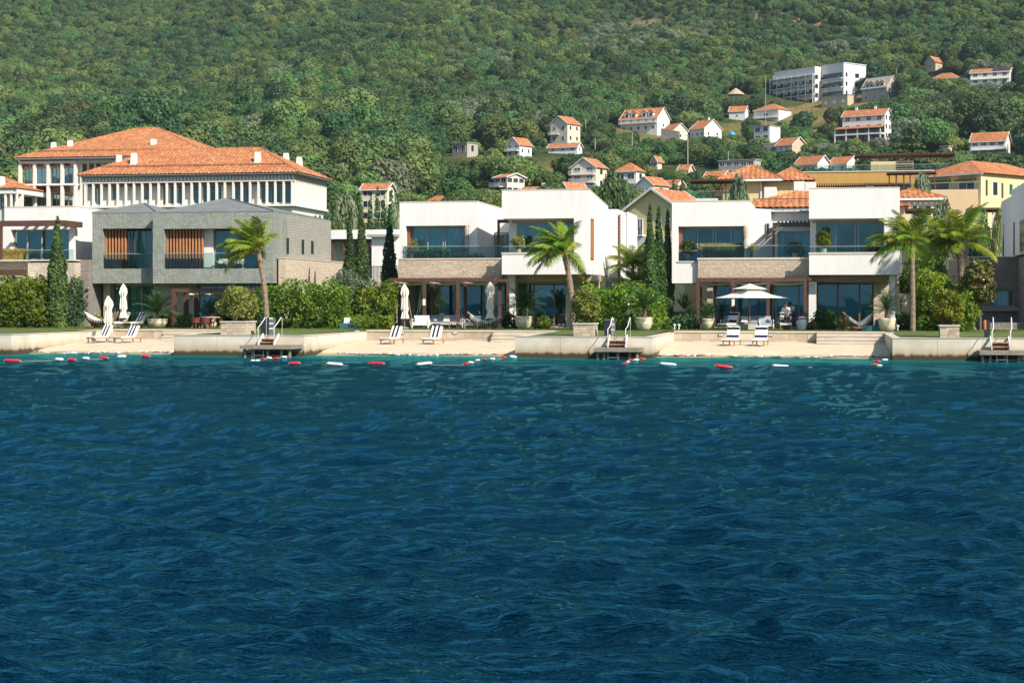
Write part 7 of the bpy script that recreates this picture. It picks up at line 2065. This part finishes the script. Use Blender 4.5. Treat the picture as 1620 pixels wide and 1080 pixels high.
# ------------------------------------------------------------------ beach and garden furniture
def lounger(name='sun_lounger', back=48, m='towel', frame='wood'):
    """lies along +x: foot at -x, raised back at +x"""
    root = thing(name, 'x', 'sun lounger')
    for s in (-1, 1):
        MB().bar((-1.0, s * .31, .27), (.95, s * .31, .27), .05, .07).build('side_rail', W[frame], root, False)
        for x in (-.85, .75): MB().bar((x, s * .29, 0), (x, s * .29, .27), .055).build('leg', W[frame], root, False)
    for k in range(9): MB().box(-.95 + k * .125, -.87 + k * .125, -.29, .29, .285, .305).build('slat', W[frame], root, False)
    a = R(back); dx, dz = math.cos(a), math.sin(a)
    MB().box(-.98, .20, -.32, .32, .306, .40).build('cushion', W['cloth_cream'], root, False)
    mb = MB(); p0 = Vector((.18, 0, .33)); p1 = p0 + Vector((dx, 0, dz)) * .82
    nrm = Vector((-dz, 0, dx)) * .05
    mb.add([p0 + Vector((0, -.32, 0)) - nrm, p0 + Vector((0, .32, 0)) - nrm, p0 + Vector((0, .32, 0)) + nrm, p0 + Vector((0, -.32, 0)) + nrm, p1 + Vector((0, -.32, 0)) - nrm, p1 + Vector((0, .32, 0)) - nrm, p1 + Vector((0, .32, 0)) + nrm, p1 + Vector((0, -.32, 0)) + nrm],
           [(0, 1, 2, 3), (7, 6, 5, 4), (0, 4, 5, 1), (1, 5, 6, 2), (2, 6, 7, 3), (3, 7, 4, 0)])
    mb.build('backrest', W['cloth_cream'], root, False)
    MB().bar(p0 + Vector((.42 * dx, 0, .42 * dz)) - nrm, (.72, 0, .27), .04).build('prop', W[frame], root, False)
    # towel draped over seat and back
    path = [(-.6, .409), (.10, .412)]; q0 = p0 + nrm * 1.25; q1 = p1 + nrm * 1.25; q2 = p1 + Vector((dx, 0, dz)) * .03; q3 = p1 - nrm * 1.3 - Vector((dx, 0, dz)) * .35
    pts = [Vector((-.60, 0, .412)), Vector((-.2, 0, .416)), Vector((.12, 0, .414)), q0 + Vector((dx, 0, dz)) * .12, (q0 + q1) / 2 + nrm * .15, q1, q2, q3]
    ny = 7; vs = []; fs = []
    for i, q in enumerate(pts):
        for j in range(ny): vs.append((q.x + .004 * math.sin(j * 2 + i), -.325 + .65 * j / (ny - 1), q.z + .006 * math.sin(j * 1.7 + i * 2)))
    for i in range(len(pts) - 1):
        for j in range(ny - 1): b = i * ny + j; fs.append((b, b + 1, b + ny + 1, b + ny))
    MB().add(vs, fs).build('towel', W[m], root, False)
    return root
LA = lounger(m='towel', back=57); LB = lounger(m='towel_b', back=62)
def place_lounger(src, label, px, py, rz, z, first, mat=None):
    o = src if first else copy_tree(src)
    b = Vector((X(px, 103.0), 103.0, .50)) if z < 1 else onz(px, py, z)
    o.location = b; o.rotation_euler = (0, 0, R(rz)); o.scale = (1.0, 1.15, 1.05); o['label'] = label
    return o
place_lounger(LA, 'striped towel lounger on the sand beside the closed parasol pole', 161, 540, 68, .44, True)
place_lounger(LA, 'striped towel lounger on the sand, next to the one by the parasol pole', 203, 540, 68, .44, False)
place_lounger(LA, 'striped towel lounger on the sand below the low clipped hedge', 621, 541, 74, .44, False)
place_lounger(LA, 'striped towel lounger on the sand below the closed parasol and hammock', 686, 541, 80, .44, False)
place_lounger(LB, 'lounger with block-patterned towel on the sand under the open parasol', 1158, 546, 80, .42, True)
place_lounger(LB, 'lounger with block-patterned towel on the sand, next to the steps side', 1203, 546, 84, .42, False)
place_lounger(LA, 'striped towel lounger on the lawn beside the closed parasol by the hammock', 190, 518, 70, TZ, False)
place_lounger(LA, 'striped towel lounger on the lawn near the potted cycad', 217, 518, 66, TZ, False)
place_lounger(LB, 'lounger with blue-striped towel on the lawn beside the grey sofa', 1155, 519.5, 60, TZ, False)
place_lounger(LB, 'lounger with striped towel that the person in white bends over', 1243, 520.5, 92, TZ, False)

def closed_parasol(label, px, py, z, pt, m='cloth_cream', wide=1.0):
    b = Vector((X(px, 103.8), 103.8, .50)) if z < 1 else onz(px, py, z); s = mpp(px, b.y); h = Z(pt, px, b.y) - b.z
    root = thing('closed_parasol', label, 'parasol', b)
    MB().tube([(0, 0, 0), (0, 0, h * .98)], .028, 8).build('pole', W['wood'], root, False)
    MB().lathe([(.28, 0), (.28, .06), (.06, .09)], 14).build('base', W['concrete'], root, False)
    n = 20; vs = []; prof = [(.03, 1.0), (.10, .965), (.21, .88), (.24, .80), (.15, .70), (.19, .55), (.21, .44), (.14, .37), (.20, .28), (.24, .22)]
    rr = random.Random(px); base = []
    for i, (r, t) in enumerate(prof):
        for k in range(n):
            a = 2 * math.pi * k / n; q = r * wide * (1 + (.32 if k % 2 else -.25) * min(1, i / 3)) * rr.uniform(.9, 1.1); vs.append((q * math.cos(a), q * math.sin(a), h * t + rr.uniform(-.02, .02)))
    fs = [(i * n + k, i * n + (k + 1) % n, (i + 1) * n + (k + 1) % n, (i + 1) * n + k) for i in range(len(prof) - 1) for k in range(n)]
    MB().add(vs, fs).build('canopy', W[m], root, False)
    MB().lathe([(.155, h * .355), (.165, h * .37), (.155, h * .385)], 12).build('tie', W[m], root, False)
closed_parasol('closed cream parasol standing in the sand between two loungers', 171.5, 541.5, .45, 468)
closed_parasol('closed cream parasol on the lawn before the curtained windows', 195, 515, TZ, 449)
closed_parasol('closed cream parasol beside the stone pier of the pergola', 640, 519.5, TZ, 449)
closed_parasol('closed cream parasol behind the hammock', 775.5, 519.5, TZ, 446, 'cloth_cream')
def terrace_parasol(lab, px, Y, pt, pb):
    z0 = Z(pb, px, Y); s = mpp(px, Y); h = (pb - pt) * s; root = thing('closed_parasol', lab, 'parasol', (X(px, Y), Y, z0))
    MB().tube([(0, 0, 0), (0, 0, h)], .022, 6).build('pole', W['metal_grey'], root, False)
    mb = MB(); mb.lathe([(.12, h * .30), (.17, h * .45), (.12, h * .6), (.18, h * .85), (.14, h * .95), (.03, h)], 9); mb.build('canopy', W['cloth_taupe'], root, False)
terrace_parasol('closed taupe parasol on the roof terrace beside the topiary', 738.5, 120.2, 356, 409)
terrace_parasol('closed taupe parasol above the feathery ornamental grass', 1179.5, 117.7, 356, 409)
def open_parasol():
    b = onz(1186, 520, TZ); s = mpp(1186, b.y); root = thing('open_parasol', 'large open square cream parasol with vented top on the lawn', 'parasol', b, R(38))
    zt, ze = (520 - 452) * s, (520 - 470) * s; w_ = 50 * s / 1.0 * .78
    MB().tube([(0, 0, 0), (0, 0, zt + .15)], .04, 10).build('pole', W['wood'], root, False)
    MB().box(-.4, .4, -.4, .4, 0, .35).build('base', W['concrete'], root, False)
    def pyr(r, r2, z0, z1, nm, sag=.06):
        n = 8; vs = []; fs = []
        for j in range(5):
            t = j / 4; rr = r + (r2 - r) * t; z = z0 + (z1 - z0) * t - sag * math.sin(math.pi * t)
            for side in range(4):
                for k in range(n):
                    f = k / n; a, c = [((-1, -1), (1, -1)), ((1, -1), (1, 1)), ((1, 1), (-1, 1)), ((-1, 1), (-1, -1))][side]
                    cs = 1 - .05 * math.sin(math.pi * f) * (1 - t)
                    vs.append(((a[0] + (c[0] - a[0]) * f) * rr * cs, (a[1] + (c[1] - a[1]) * f) * rr * cs, z))
        m_ = 4 * n
        fs = [(j * m_ + k, j * m_ + (k + 1) % m_, (j + 1) * m_ + (k + 1) % m_, (j + 1) * m_ + k) for j in range(4) for k in range(m_)]
        return MB().add(vs, fs).build(nm, W['cloth_cream'], root, False)
    can = pyr(w_, .45, ze, zt - .22, 'canopy')
    pyr(.82, .03, zt - .16, zt + .18, 'vent_cap', .02)
    for a, c in ((-1, -1), (1, -1), (1, 1), (-1, 1)): MB().bar((a * w_ * .97, c * w_ * .97, ze - .01), (0, 0, zt - .25), .03).build('rib', W['wood'], root, False)
open_parasol()
def hammock(label, px, py, wpx, rz, z=TZ):
    b = onz(px, py, z); s = mpp(px, b.y); w_ = wpx * s / 2; root = thing('hammock', label, 'hammock', b, R(rz))
    pts = [(-w_, 0, 1.15), (-w_ * .85, 0, .62), (-w_ * .5, 0, .2), (0, 0, .07), (w_ * .5, 0, .2), (w_ * .85, 0, .62), (w_, 0, 1.15)]
    MB().tube(pts, .06, 8).build('curved_stand', W['brown_light'], root, False, True)
    for x in (-w_ * .4, w_ * .4): MB().bar((x, -.6, .05), (x, .6, .05), .09).build('foot', W['brown_light'], root, False)
    n = 18; m = 7; vs = []; fs = []
    for i in range(n + 1):
        t = i / n; x = -w_ * .93 + 1.86 * w_ * t
        for j in range(m):
            q = j / (m - 1) - .5; spread = .75 * math.sin(math.pi * min(max(t, .04), .96)) ** .5
            vs.append((x, q * 2 * spread * .6, 1.08 - .55 * math.sin(math.pi * t) - (.10 * (1 - (2 * q) ** 2)) * math.sin(math.pi * t)))
    for i in range(n):
        for j in range(m - 1): k = i * m + j; fs.append((k, k + 1, k + m + 1, k + m))
    MB().add(vs, fs).build('sling', W['cloth_cream'], root, False)
    mb = MB()
    for i in range(2, n - 1):
        for j in (0, m - 1):
            p = Vector(vs[i * m + j]); mb.add([p, p + Vector((.06, 0, 0)), p + Vector((.03, -.03, -.26))], [(0, 1, 2)])
    mb.build('fringe', W['cloth_cream'], root, False)
hammock('fringed cream hammock on a curved stand by the shaded stone fin', 160, 518, 62, -8)
hammock('fringed cream hammock on a curved stand behind the closed parasol', 769, 519, 60, 4)
hammock('fringed cream hammock on a curved stand by the teal lounge chair', 1358, 523.5, 46, 18)

def sofa(label, px, py, wpx, rz, m='grey_cloth', arm='white_paint', z=TZ, pillows=2, Y=None):
    b = onz(px, py, z) if Y is None else Vector((X(px, Y), Y, z)); w_ = wpx * mpp(px, b.y) / 2; root = thing('garden_sofa', label, 'sofa', b, R(rz))
    for s in (-1, 1):
        for y in (0, .75): MB().bar((s * w_, y, 0), (s * w_, y, .62), .05).build('leg', W[arm], root, False)
        MB().bar((s * w_, 0, .62), (s * w_, .75, .62), .05).build('arm', W[arm], root, False)
    MB().box(-w_, w_, 0, .78, .22, .28).build('frame', W[arm], root, False)
    MB().box(-w_ + .04, w_ - .04, .02, .76, .281, .44).build('seat_cushion', W[m], root, False)
    MB().hexa([(-w_ + .04, .62, .44), (w_ - .04, .62, .44), (w_ - .04, .8, .44), (-w_ + .04, .8, .44)], [(-w_ + .04, .72, .88), (w_ - .04, .72, .88), (w_ - .04, .86, .88), (-w_ + .04, .86, .88)]).build('back_cushion', W[m], root, False)
    for k in range(pillows):
        x = -w_ + .35 + (2 * w_ - .7) * k / max(1, pillows - 1); mb = MB(); mb.hexa([(x - .22, .42, .45), (x + .22, .42, .45), (x + .22, .52, .45), (x - .22, .52, .45)], [(x - .2, .55, .82), (x + .2, .55, .82), (x + .2, .66, .82), (x - .2, .66, .82)])
        mb.build('pillow', W['cloth_cream' if k % 2 else m], root, False)
def low_table(label, px, py, wpx, z=TZ, m='tan'):
    b = onz(px, py, z); w_ = wpx * mpp(px, b.y) / 2; root = thing('coffee_table', label, 'table', b)
    MB().box(-w_, w_, 0, .7, .36, .42).build('table_top', W[m], root, False)
    for x in (-w_ + .06, w_ - .06):
        for y in (.06, .64): MB().bar((x, y, 0), (x, y, .36), .05).build('leg', W['weathered_wood'], root, False)
sofa('white-framed garden armchair facing the lawn beside the notice post', 665, 518.5, 26, 6, 'cloth_cream', pillows=1)
sofa('long grey garden sofa deep under the pergola with closed parasols', 704, 515, 56, 0, pillows=3, Y=117.4)
low_table('low tan coffee table under the pergola with closed parasols', 723, 519, 28)
low_table('small white side table beside the white-framed garden armchair', 687, 518.5, 10, m='white_paint')
sofa('white-framed garden armchair beside the hammock', 745, 519, 22, -10, 'cloth_cream', pillows=1)
sofa('long grey garden sofa behind the open parasol pole', 1185, 517.5, 62, 0, pillows=4, Y=116.6)
sofa('white-framed garden armchair beside the brown post near the person', 1213, 520, 22, 14, 'grey_cloth', pillows=0)
sofa('white-framed bench at the end of the grey sofa', 1146, 519, 12, -12, 'grey_cloth', pillows=0)
def pouf(label, px, py, wpx, hpx, pil, z=TZ, roll=False):
    b = onz(px, py, z); s = mpp(px, b.y); w_, h = wpx * s / 2, hpx * s; root = thing('lounge_pouf', label, 'pouf', b)
    mb = MB(); e = .05; mb.hexa([(-w_, 0, 0), (w_, 0, 0), (w_, .8, 0), (-w_, .8, 0)], [(-w_, 0, h - e), (w_, 0, h - e), (w_, .8, h - e), (-w_, .8, h - e)]); mb.hexa([(-w_, 0, h - e), (w_, 0, h - e), (w_, .8, h - e), (-w_, .8, h - e)], [(-w_ + e, e, h), (w_ - e, e, h), (w_ - e, .8 - e, h), (-w_ + e, .8 - e, h)])
    mb.build('seat', W['teal_cloth'], root, False)
    if roll: MB().hexa([(w_ * .1, .3, h), (w_, .3, h), (w_, .75, h), (w_ * .1, .75, h)], [(w_ * .2, .4, h + .38), (w_ * .95, .4, h + .38), (w_ * .95, .7, h + .38), (w_ * .2, .7, h + .38)]).build('backrest', W['teal_cloth'], root, False)
    for k in range(pil):
        x = -w_ * .4 + w_ * .75 * k; MB().hexa([(x - .2, .4, h), (x + .2, .4, h), (x + .2, .55, h), (x - .2, .55, h)], [(x - .19, .5, h + .36), (x + .19, .5, h + .36), (x + .19, .66, h + .36), (x - .19, .66, h + .36)]).build('pillow', W['cloth_cream' if k == 0 else 'grey_cloth'], root, False)
pouf('teal pouf with two pillows before the low clipped hedge', 551.5, 520, 30, 9, 2)
pouf('teal lounge chair at the top of the wide steps', 1382, 524.5, 37, 9, 0, roll=True)
def dining():
    b = onz(333, 519.5, TZ); root = thing('dining_table', 'round dining table with pale top under the small brown pergola', 'table', b)
    MB().lathe([(.62, .72), (.66, .74), (.66, .79), (.62, .80)], 20).build('table_top', W['tan'], root, False); MB().lathe([(.28, 0), (.1, .1), (.08, .6), (.3, .72)], 12).build('pedestal', W['brown'], root, False)
    for k, (dx, dy, rz, lab) in enumerate(((-.95, -.3, 70, 'dark red tub chair at the dining table on the grey villa terrace, by the post'), (-.05, -.85, 5, 'dark red tub chair with its back to the beach at the dining table'), (.95, -.25, -70, 'dark red tub chair at the dining table beside the stone planter'), (-.3, .95, 190, 'tan chair on the house side of the dining table'))):
        c = thing('dining_chair', lab, 'chair', (b.x + dx, b.y + dy, TZ), R(rz))
        mat = W['rattan'] if k < 3 else W['tan']
        n = 14; vs = []; fs = []
        for i in range(n + 1):
            a = R(180 + 180 * i / n)
            for z in (.40, .62, .80): r = .30 + (z - .4) * .1; vs.append((r * math.cos(a), r * math.sin(a) * .95, z if z < .7 else z - .10 * abs(math.cos(a))))
        for i in range(n):
            for j in range(2): q = i * 3 + j; fs.append((q, q + 3, q + 4, q + 1))
        MB().add(vs, fs).build('backrest', mat, c, False); MB().lathe([(.28, .36), (.31, .40), (.30, .45)], 14).build('seat', mat, c, False)
        for a in (45, 135, 225, 315): MB().bar((.20 * math.cos(R(a)), .20 * math.sin(R(a)), .38), (.27 * math.cos(R(a)), .27 * math.sin(R(a)), 0), .04).build('leg', W['wood'], c, False)
dining()
def balcony_chairs():
    for px, lab in ((347, 'wooden balcony armchair with pale towel, nearer the white panel'), (372, 'wooden balcony armchair beside the palm crown')):
        Y = 118.2; z = Z(425, px, Y) + .02; c = thing('balcony_chair', lab, 'chair', (X(px, Y), Y, z), R(-8))
        MB().box(-.36, .36, 0, .6, .28, .36).build('seat', W['tan'], c, False); MB().hexa([(-.36, .5, .36), (.36, .5, .36), (.36, .6, .36), (-.36, .6, .36)], [(-.36, .62, .72), (.36, .62, .72), (.36, .72, .72), (-.36, .72, .72)]).build('backrest', W['cloth_cream'], c, False)
        for x in (-.34, .34):
            for y in (.03, .55): MB().bar((x, y, 0), (x, y, .5), .05).build('leg', W['tan'], c, False)
            MB().bar((x, 0, .5), (x, .6, .5), .06).build('arm', W['tan'], c, False)
balcony_chairs()
def towel_basket():
    b = onz(1268, 519, TZ); c = thing('towel_basket', 'orange basket heaped with folded white towels beside the person', 'basket', b)
    MB().lathe([(.26, 0), (.33, .3), (.36, .52), (.32, .52)], 14).build('basket', W['white_paint'], c, False)
    for k in range(4): MB().lathe([(.30 - .02 * k, .45 + .1 * k), (.33 - .02 * k, .50 + .1 * k), (.28 - .03 * k, .56 + .1 * k)], 10, (.04 * (k % 2), 0, 0)).build('towel', W['orange' if k == 2 else 'white_paint'], c, False)
towel_basket()
def small_fixtures():
    k = 0
    for px, py, lab in ((68, 517, 'little path light on the lawn edge before the bright hedge'), (97, 516, 'little path light on the lawn beside the tall cypress foot'), (877, 518, 'little path light before the balcony villa glass'), (885, 518, 'little path light near the palm foot by the quay'), (891, 519, 'little path light beside the stone planter between villas'),
                        (1067, 521, 'little path light by the slim cypresses'), (1074, 521, 'little path light beside the dark ground cover'), (1420, 523, 'little path light by the tall cream urn')):
        b = onz(px, py, TZ); c = thing('path_light', lab, 'light', b); MB().lathe([(.04, 0), (.04, .22), (.10, .24), (.10, .34), (.02, .36)], 10).build('lamp_body', W['white_paint'], c, False)
        MB().lathe([(.07, -.02), (.07, .01)], 8).build('base', W['concrete'], c, False)
    for px, py, lab in ((129, 526, 'small grey step light in the slab wall below the grey villa'), (636, 527, 'small grey step light in the slab wall beside the lounger'), (720, 527, 'small grey step light in the slab wall below the coffee table'), (1141, 530, 'small grey step light in the slab wall by the patterned lounger'), (1219, 530, 'small grey step light in the slab wall below the person')):
        p = P(px, py, Y_WALL - .06); c = thing('step_light', lab, 'light', p); MB().box(-.16, .16, 0, .10, -.04, .10).build('housing', W['metal_grey'], c, False); MB().box(-.13, .13, -.012, -.001, -.02, .05).build('lens', W['white_paint'], c, False)
    p = P(139, 456, 117.9); c = thing('dome_camera', 'round security camera on the shaded stone fin', 'camera', p); MB().lathe([(.02, -.14), (.10, -.10), (.13, 0), (.10, .06)], 12).build('dome', W['metal_grey'], c, False); MB().bar((0, 0, .05), (0, .12, .05), .06).build('bracket', W['metal_grey'], c, False)
small_fixtures()

# ------------------------------------------------------------------ the person bending over a lounger
def person():
    b = onz(1245, 519.0, TZ)
    def skin(name, pts, edges, m, parent, sub=2):
        me = bpy.data.meshes.new(name); me.from_pydata([p[:3] for p in pts], edges, []); me.materials.append(m)
        o = link(name, me, None, parent)
        sk = o.modifiers.new('skin', 'SKIN'); o.modifiers.new('sub', 'SUBSURF').levels = sub; o.modifiers['sub'].render_levels = sub
        for i, p in enumerate(pts): me.skin_vertices[0].data[i].radius = (p[3], p[3] * (p[4] if len(p) > 4 else 1)); me.skin_vertices[0].data[i].use_root = (i == 0)
        return o
    root = thing('person', 'person in white T-shirt and dark shorts bending over a striped lounger', 'person', b, R(-25))
    # faces -y, leaning forward; hands reach down to the towel
    P_ = [(0, .05, .93, .15, .8), (0, -.02, 1.12, .14, .8), (0, -.12, 1.32, .16, .75), (0, -.17, 1.42, .10, .9), (0, -.21, 1.50, .062), (0, -.25, 1.57, .075), (0, -.28, 1.67, .098), (0, -.28, 1.76, .07),
          (.10, .05, .88, .10), (.12, .0, .50, .068), (.12, .05, .12, .045), (.12, -.10, .04, .04), (-.10, .05, .88, .10), (-.12, -.02, .50, .068), (-.12, .05, .12, .045), (-.12, -.10, .04, .04),
          (.19, -.14, 1.40, .068), (.30, -.20, 1.14, .046), (.24, -.42, .94, .034), (.23, -.50, .88, .036), (-.19, -.14, 1.40, .068), (-.31, -.18, 1.14, .046), (-.24, -.40, .94, .034), (-.23, -.48, .88, .036)]
    E_ = [(0, 1), (1, 2), (2, 3), (3, 4), (4, 5), (5, 6), (6, 7), (0, 8), (8, 9), (9, 10), (10, 11), (0, 12), (12, 13), (13, 14), (14, 15), (2, 16), (16, 17), (17, 18), (18, 19), (2, 20), (20, 21), (21, 22), (22, 23)]
    # five unequal fingers on each hand, rooted in the palm
    for s, w0 in ((1, 19), (-1, 23)):
        px, py, pz = P_[w0][:3]
        for k, (ox, l) in enumerate(((-.030, .070), (-.010, .085), (.010, .080), (.030, .062))):
            i = len(P_); P_.append((px + s * ox, py - .05, pz - .03, .011)); P_.append((px + s * ox * 1.1, py - .05 - l * .5, pz - .03 - l * .7, .009)); E_ += [(w0, i), (i, i + 1)]
        i = len(P_); P_.append((px - s * .045, py - .01, pz - .03, .012)); P_.append((px - s * .06, py - .04, pz - .07, .010)); E_ += [(w0, i), (i, i + 1)]
    body = skin('body', P_, E_, W['skin'], root)
    skin('t_shirt', [(0, .03, .98, .165, .85), (0, -.03, 1.12, .165, .85), (0, -.12, 1.32, .185, .8), (0, -.165, 1.43, .10, .9), (.20, -.15, 1.39, .088), (.27, -.18, 1.22, .075), (-.20, -.15, 1.39, .088), (-.28, -.17, 1.22, .075)], [(0, 1), (1, 2), (2, 3), (2, 4), (4, 5), (2, 6), (6, 7)], W['shirt'], root)
    skin('shorts', [(0, .05, .96, .17, .85), (.11, .05, .84, .125), (.13, .01, .52, .105), (-.11, .05, .84, .125), (-.13, -.01, .52, .105)], [(0, 1), (1, 2), (0, 3), (3, 4)], W['dark_cloth'], root)
    mb = MB(); mb.lathe([(.085, -.02), (.112, .04), (.105, .10), (.07, .15), (.02, .165)], 14, (0, -.262, 1.66)); mb.build('hair', W['hair'], root, False, True)
    for s in (-1, 1):
        MB().lathe([(.004, -.012), (.012, 0), (.004, .012)], 8, (s * .034, -.372, 1.685)).build('eye', W['hair'], root, False); MB().lathe([(.008, -.03), (.022, 0), (.008, .03)], 8, (s * .098, -.275, 1.675)).build('ear', W['skin'], root, False)
        MB().box(s * .12 - .05, s * .12 + .05, -.16, .10, 0, .06).build('shoe', W['dark_cloth'], root, False)
    MB().lathe([(.016, -.03), (.013, 0), (.006, .03)], 7, (0, -.378, 1.655)).build('nose', W['skin'], root, False); MB().box(-.026, .026, -.372, -.355, 1.615, 1.623).build('mouth', W['rattan'], root, False)
person()

# ------------------------------------------------------------------ swimming-area floats
def floats():
    data = [(8, 32, 571, 'r'), (88, 100, 569, 'w'), (108, 120, 569.5, 'r'), (130, 142, 567.5, 'w'), (157, 171, 566.5, 'r'), (186, 199, 564.5, 'w'), (224, 237, 563.5, 'r'),
            (397, 403, 571, 'w'), (404, 411, 571, 'w'), (413, 420, 568, 'r'), (422, 430, 567, 'w'), (432, 441, 567.5, 'r'), (446, 454, 565.5, 'w'), (458, 474, 575, 'r'), (517, 542, 576.5, 'w'), (584, 608, 575.5, 'r'), (660, 683, 576, 'w'),
            (733, 741, 576, 'r'), (741, 749, 574, 'w'), (752, 759, 570.5, 'w'), (763, 769, 569, 'r'), (775, 783, 568.5, 'w'), (792, 800, 566, 'r'), (807, 818, 565, 'w'), (985, 991, 576, 'r'), (991, 996, 573, 'w'), (996, 1001, 570, 'r'), (1003, 1010, 570, 'w'), (1012, 1020, 568.5, 'r'), (1021, 1030, 565.5, 'w'),
            (1044, 1070, 577, 'w'), (1132, 1158, 580.5, 'r'), (1222, 1248, 580, 'w'), (1380, 1387, 577, 'r'), (1388, 1395, 579, 'w'), (1384, 1392, 572.5, 'r'), (1396, 1404, 570, 'w'), (1409, 1416, 568, 'r')]
    names = {'r': 'red', 'w': 'white'}; pts = []
    near = ((300, 'off the beach below the grey villa'), (480, 'beside the landing stage with the dark cabinet'), (720, 'floating alone before the beach of two striped loungers'), (830, 'in the slanting line beside the quay corner'), (1035, 'in the slanting line by the landing stage between the villas'), (1300, 'floating alone before the beach under the open parasol'), (1700, 'in the tangle near the quay by the wide steps'))
    for a, b, py, c in data:
        p0, p1 = onz(a, py, .03), onz(b, py, .03); w_ = (p1 - p0).length; r = min(.075, max(.05, w_ * .22))
        where = next(t for q, t in near if (a + b) / 2 < q)
        size = 'long' if b - a > 15 else 'short'
        tilt = random.uniform(-.12, .12)
        root = thing('float_buoy', '%s %s marker float %s' % (size, names[c], where), 'float', (p0 + p1) / 2, random.uniform(-.25, .25), '%s %s floats %s' % (size, names[c], where))
        h = w_ / 2; mb = MB(); q = [(-h, .5), (-h * .93, .8), (-h * .8, .96), (-h * .3, 1), (h * .3, 1), (h * .8, .96), (h * .93, .8), (h, .5)]
        mb.tube([(x, 0, .03 + x * tilt) for x, _ in q], [r * k for _, k in q], 12)
        mb.build('float_body', W['red_float' if c == 'r' else 'white_float'], root, False, True)
        for s in (-1, 1): MB().tube([(s * h * .98, 0, .03 + s * h * tilt), (s * (h + .05), 0, .02 + s * h * tilt)], r * .35, 6).build('end_plug', W['rope'], root, False)
        pts.append(((p0 + p1) / 2, (a + b) / 2))
    for lo, hi, lab in ((0, 270, 'pale rope threading the floats off the beach below the grey villa'), (390, 830, 'pale rope threading the floats before the beach of two striped loungers'), (980, 1420, 'pale rope threading the floats before the beach under the open parasol')):
        q = [p for p, x in pts if lo <= x <= hi]
        mb = MB(); mb.tube([(p.x, p.y, -.01) for p in q], .007, 5)
        tag(mb.build('float_rope', W['rope']), lab, 'rope')
floats()

# ------------------------------------------------------------------ the summer haze over the hillside
def haze():
    mb = MB().box(-2600, 1500, -40, 2400, -4, 820)
    m = bpy.data.materials.new('haze'); m.use_nodes = True; t = m.node_tree; t.nodes.remove(t.nodes['Principled BSDF'])
    pv = t.nodes.new('ShaderNodeVolumePrincipled'); pv.inputs['Density'].default_value = HAZE; pv.inputs['Color'].default_value = (.66, .82, 1.0, 1); pv.inputs['Anisotropy'].default_value = .2
    t.links.new(pv.outputs[0], t.nodes['Material Output'].inputs['Volume'])
    tag(mb.build('haze', m), kind='stuff')
HAZE = .00008
haze()
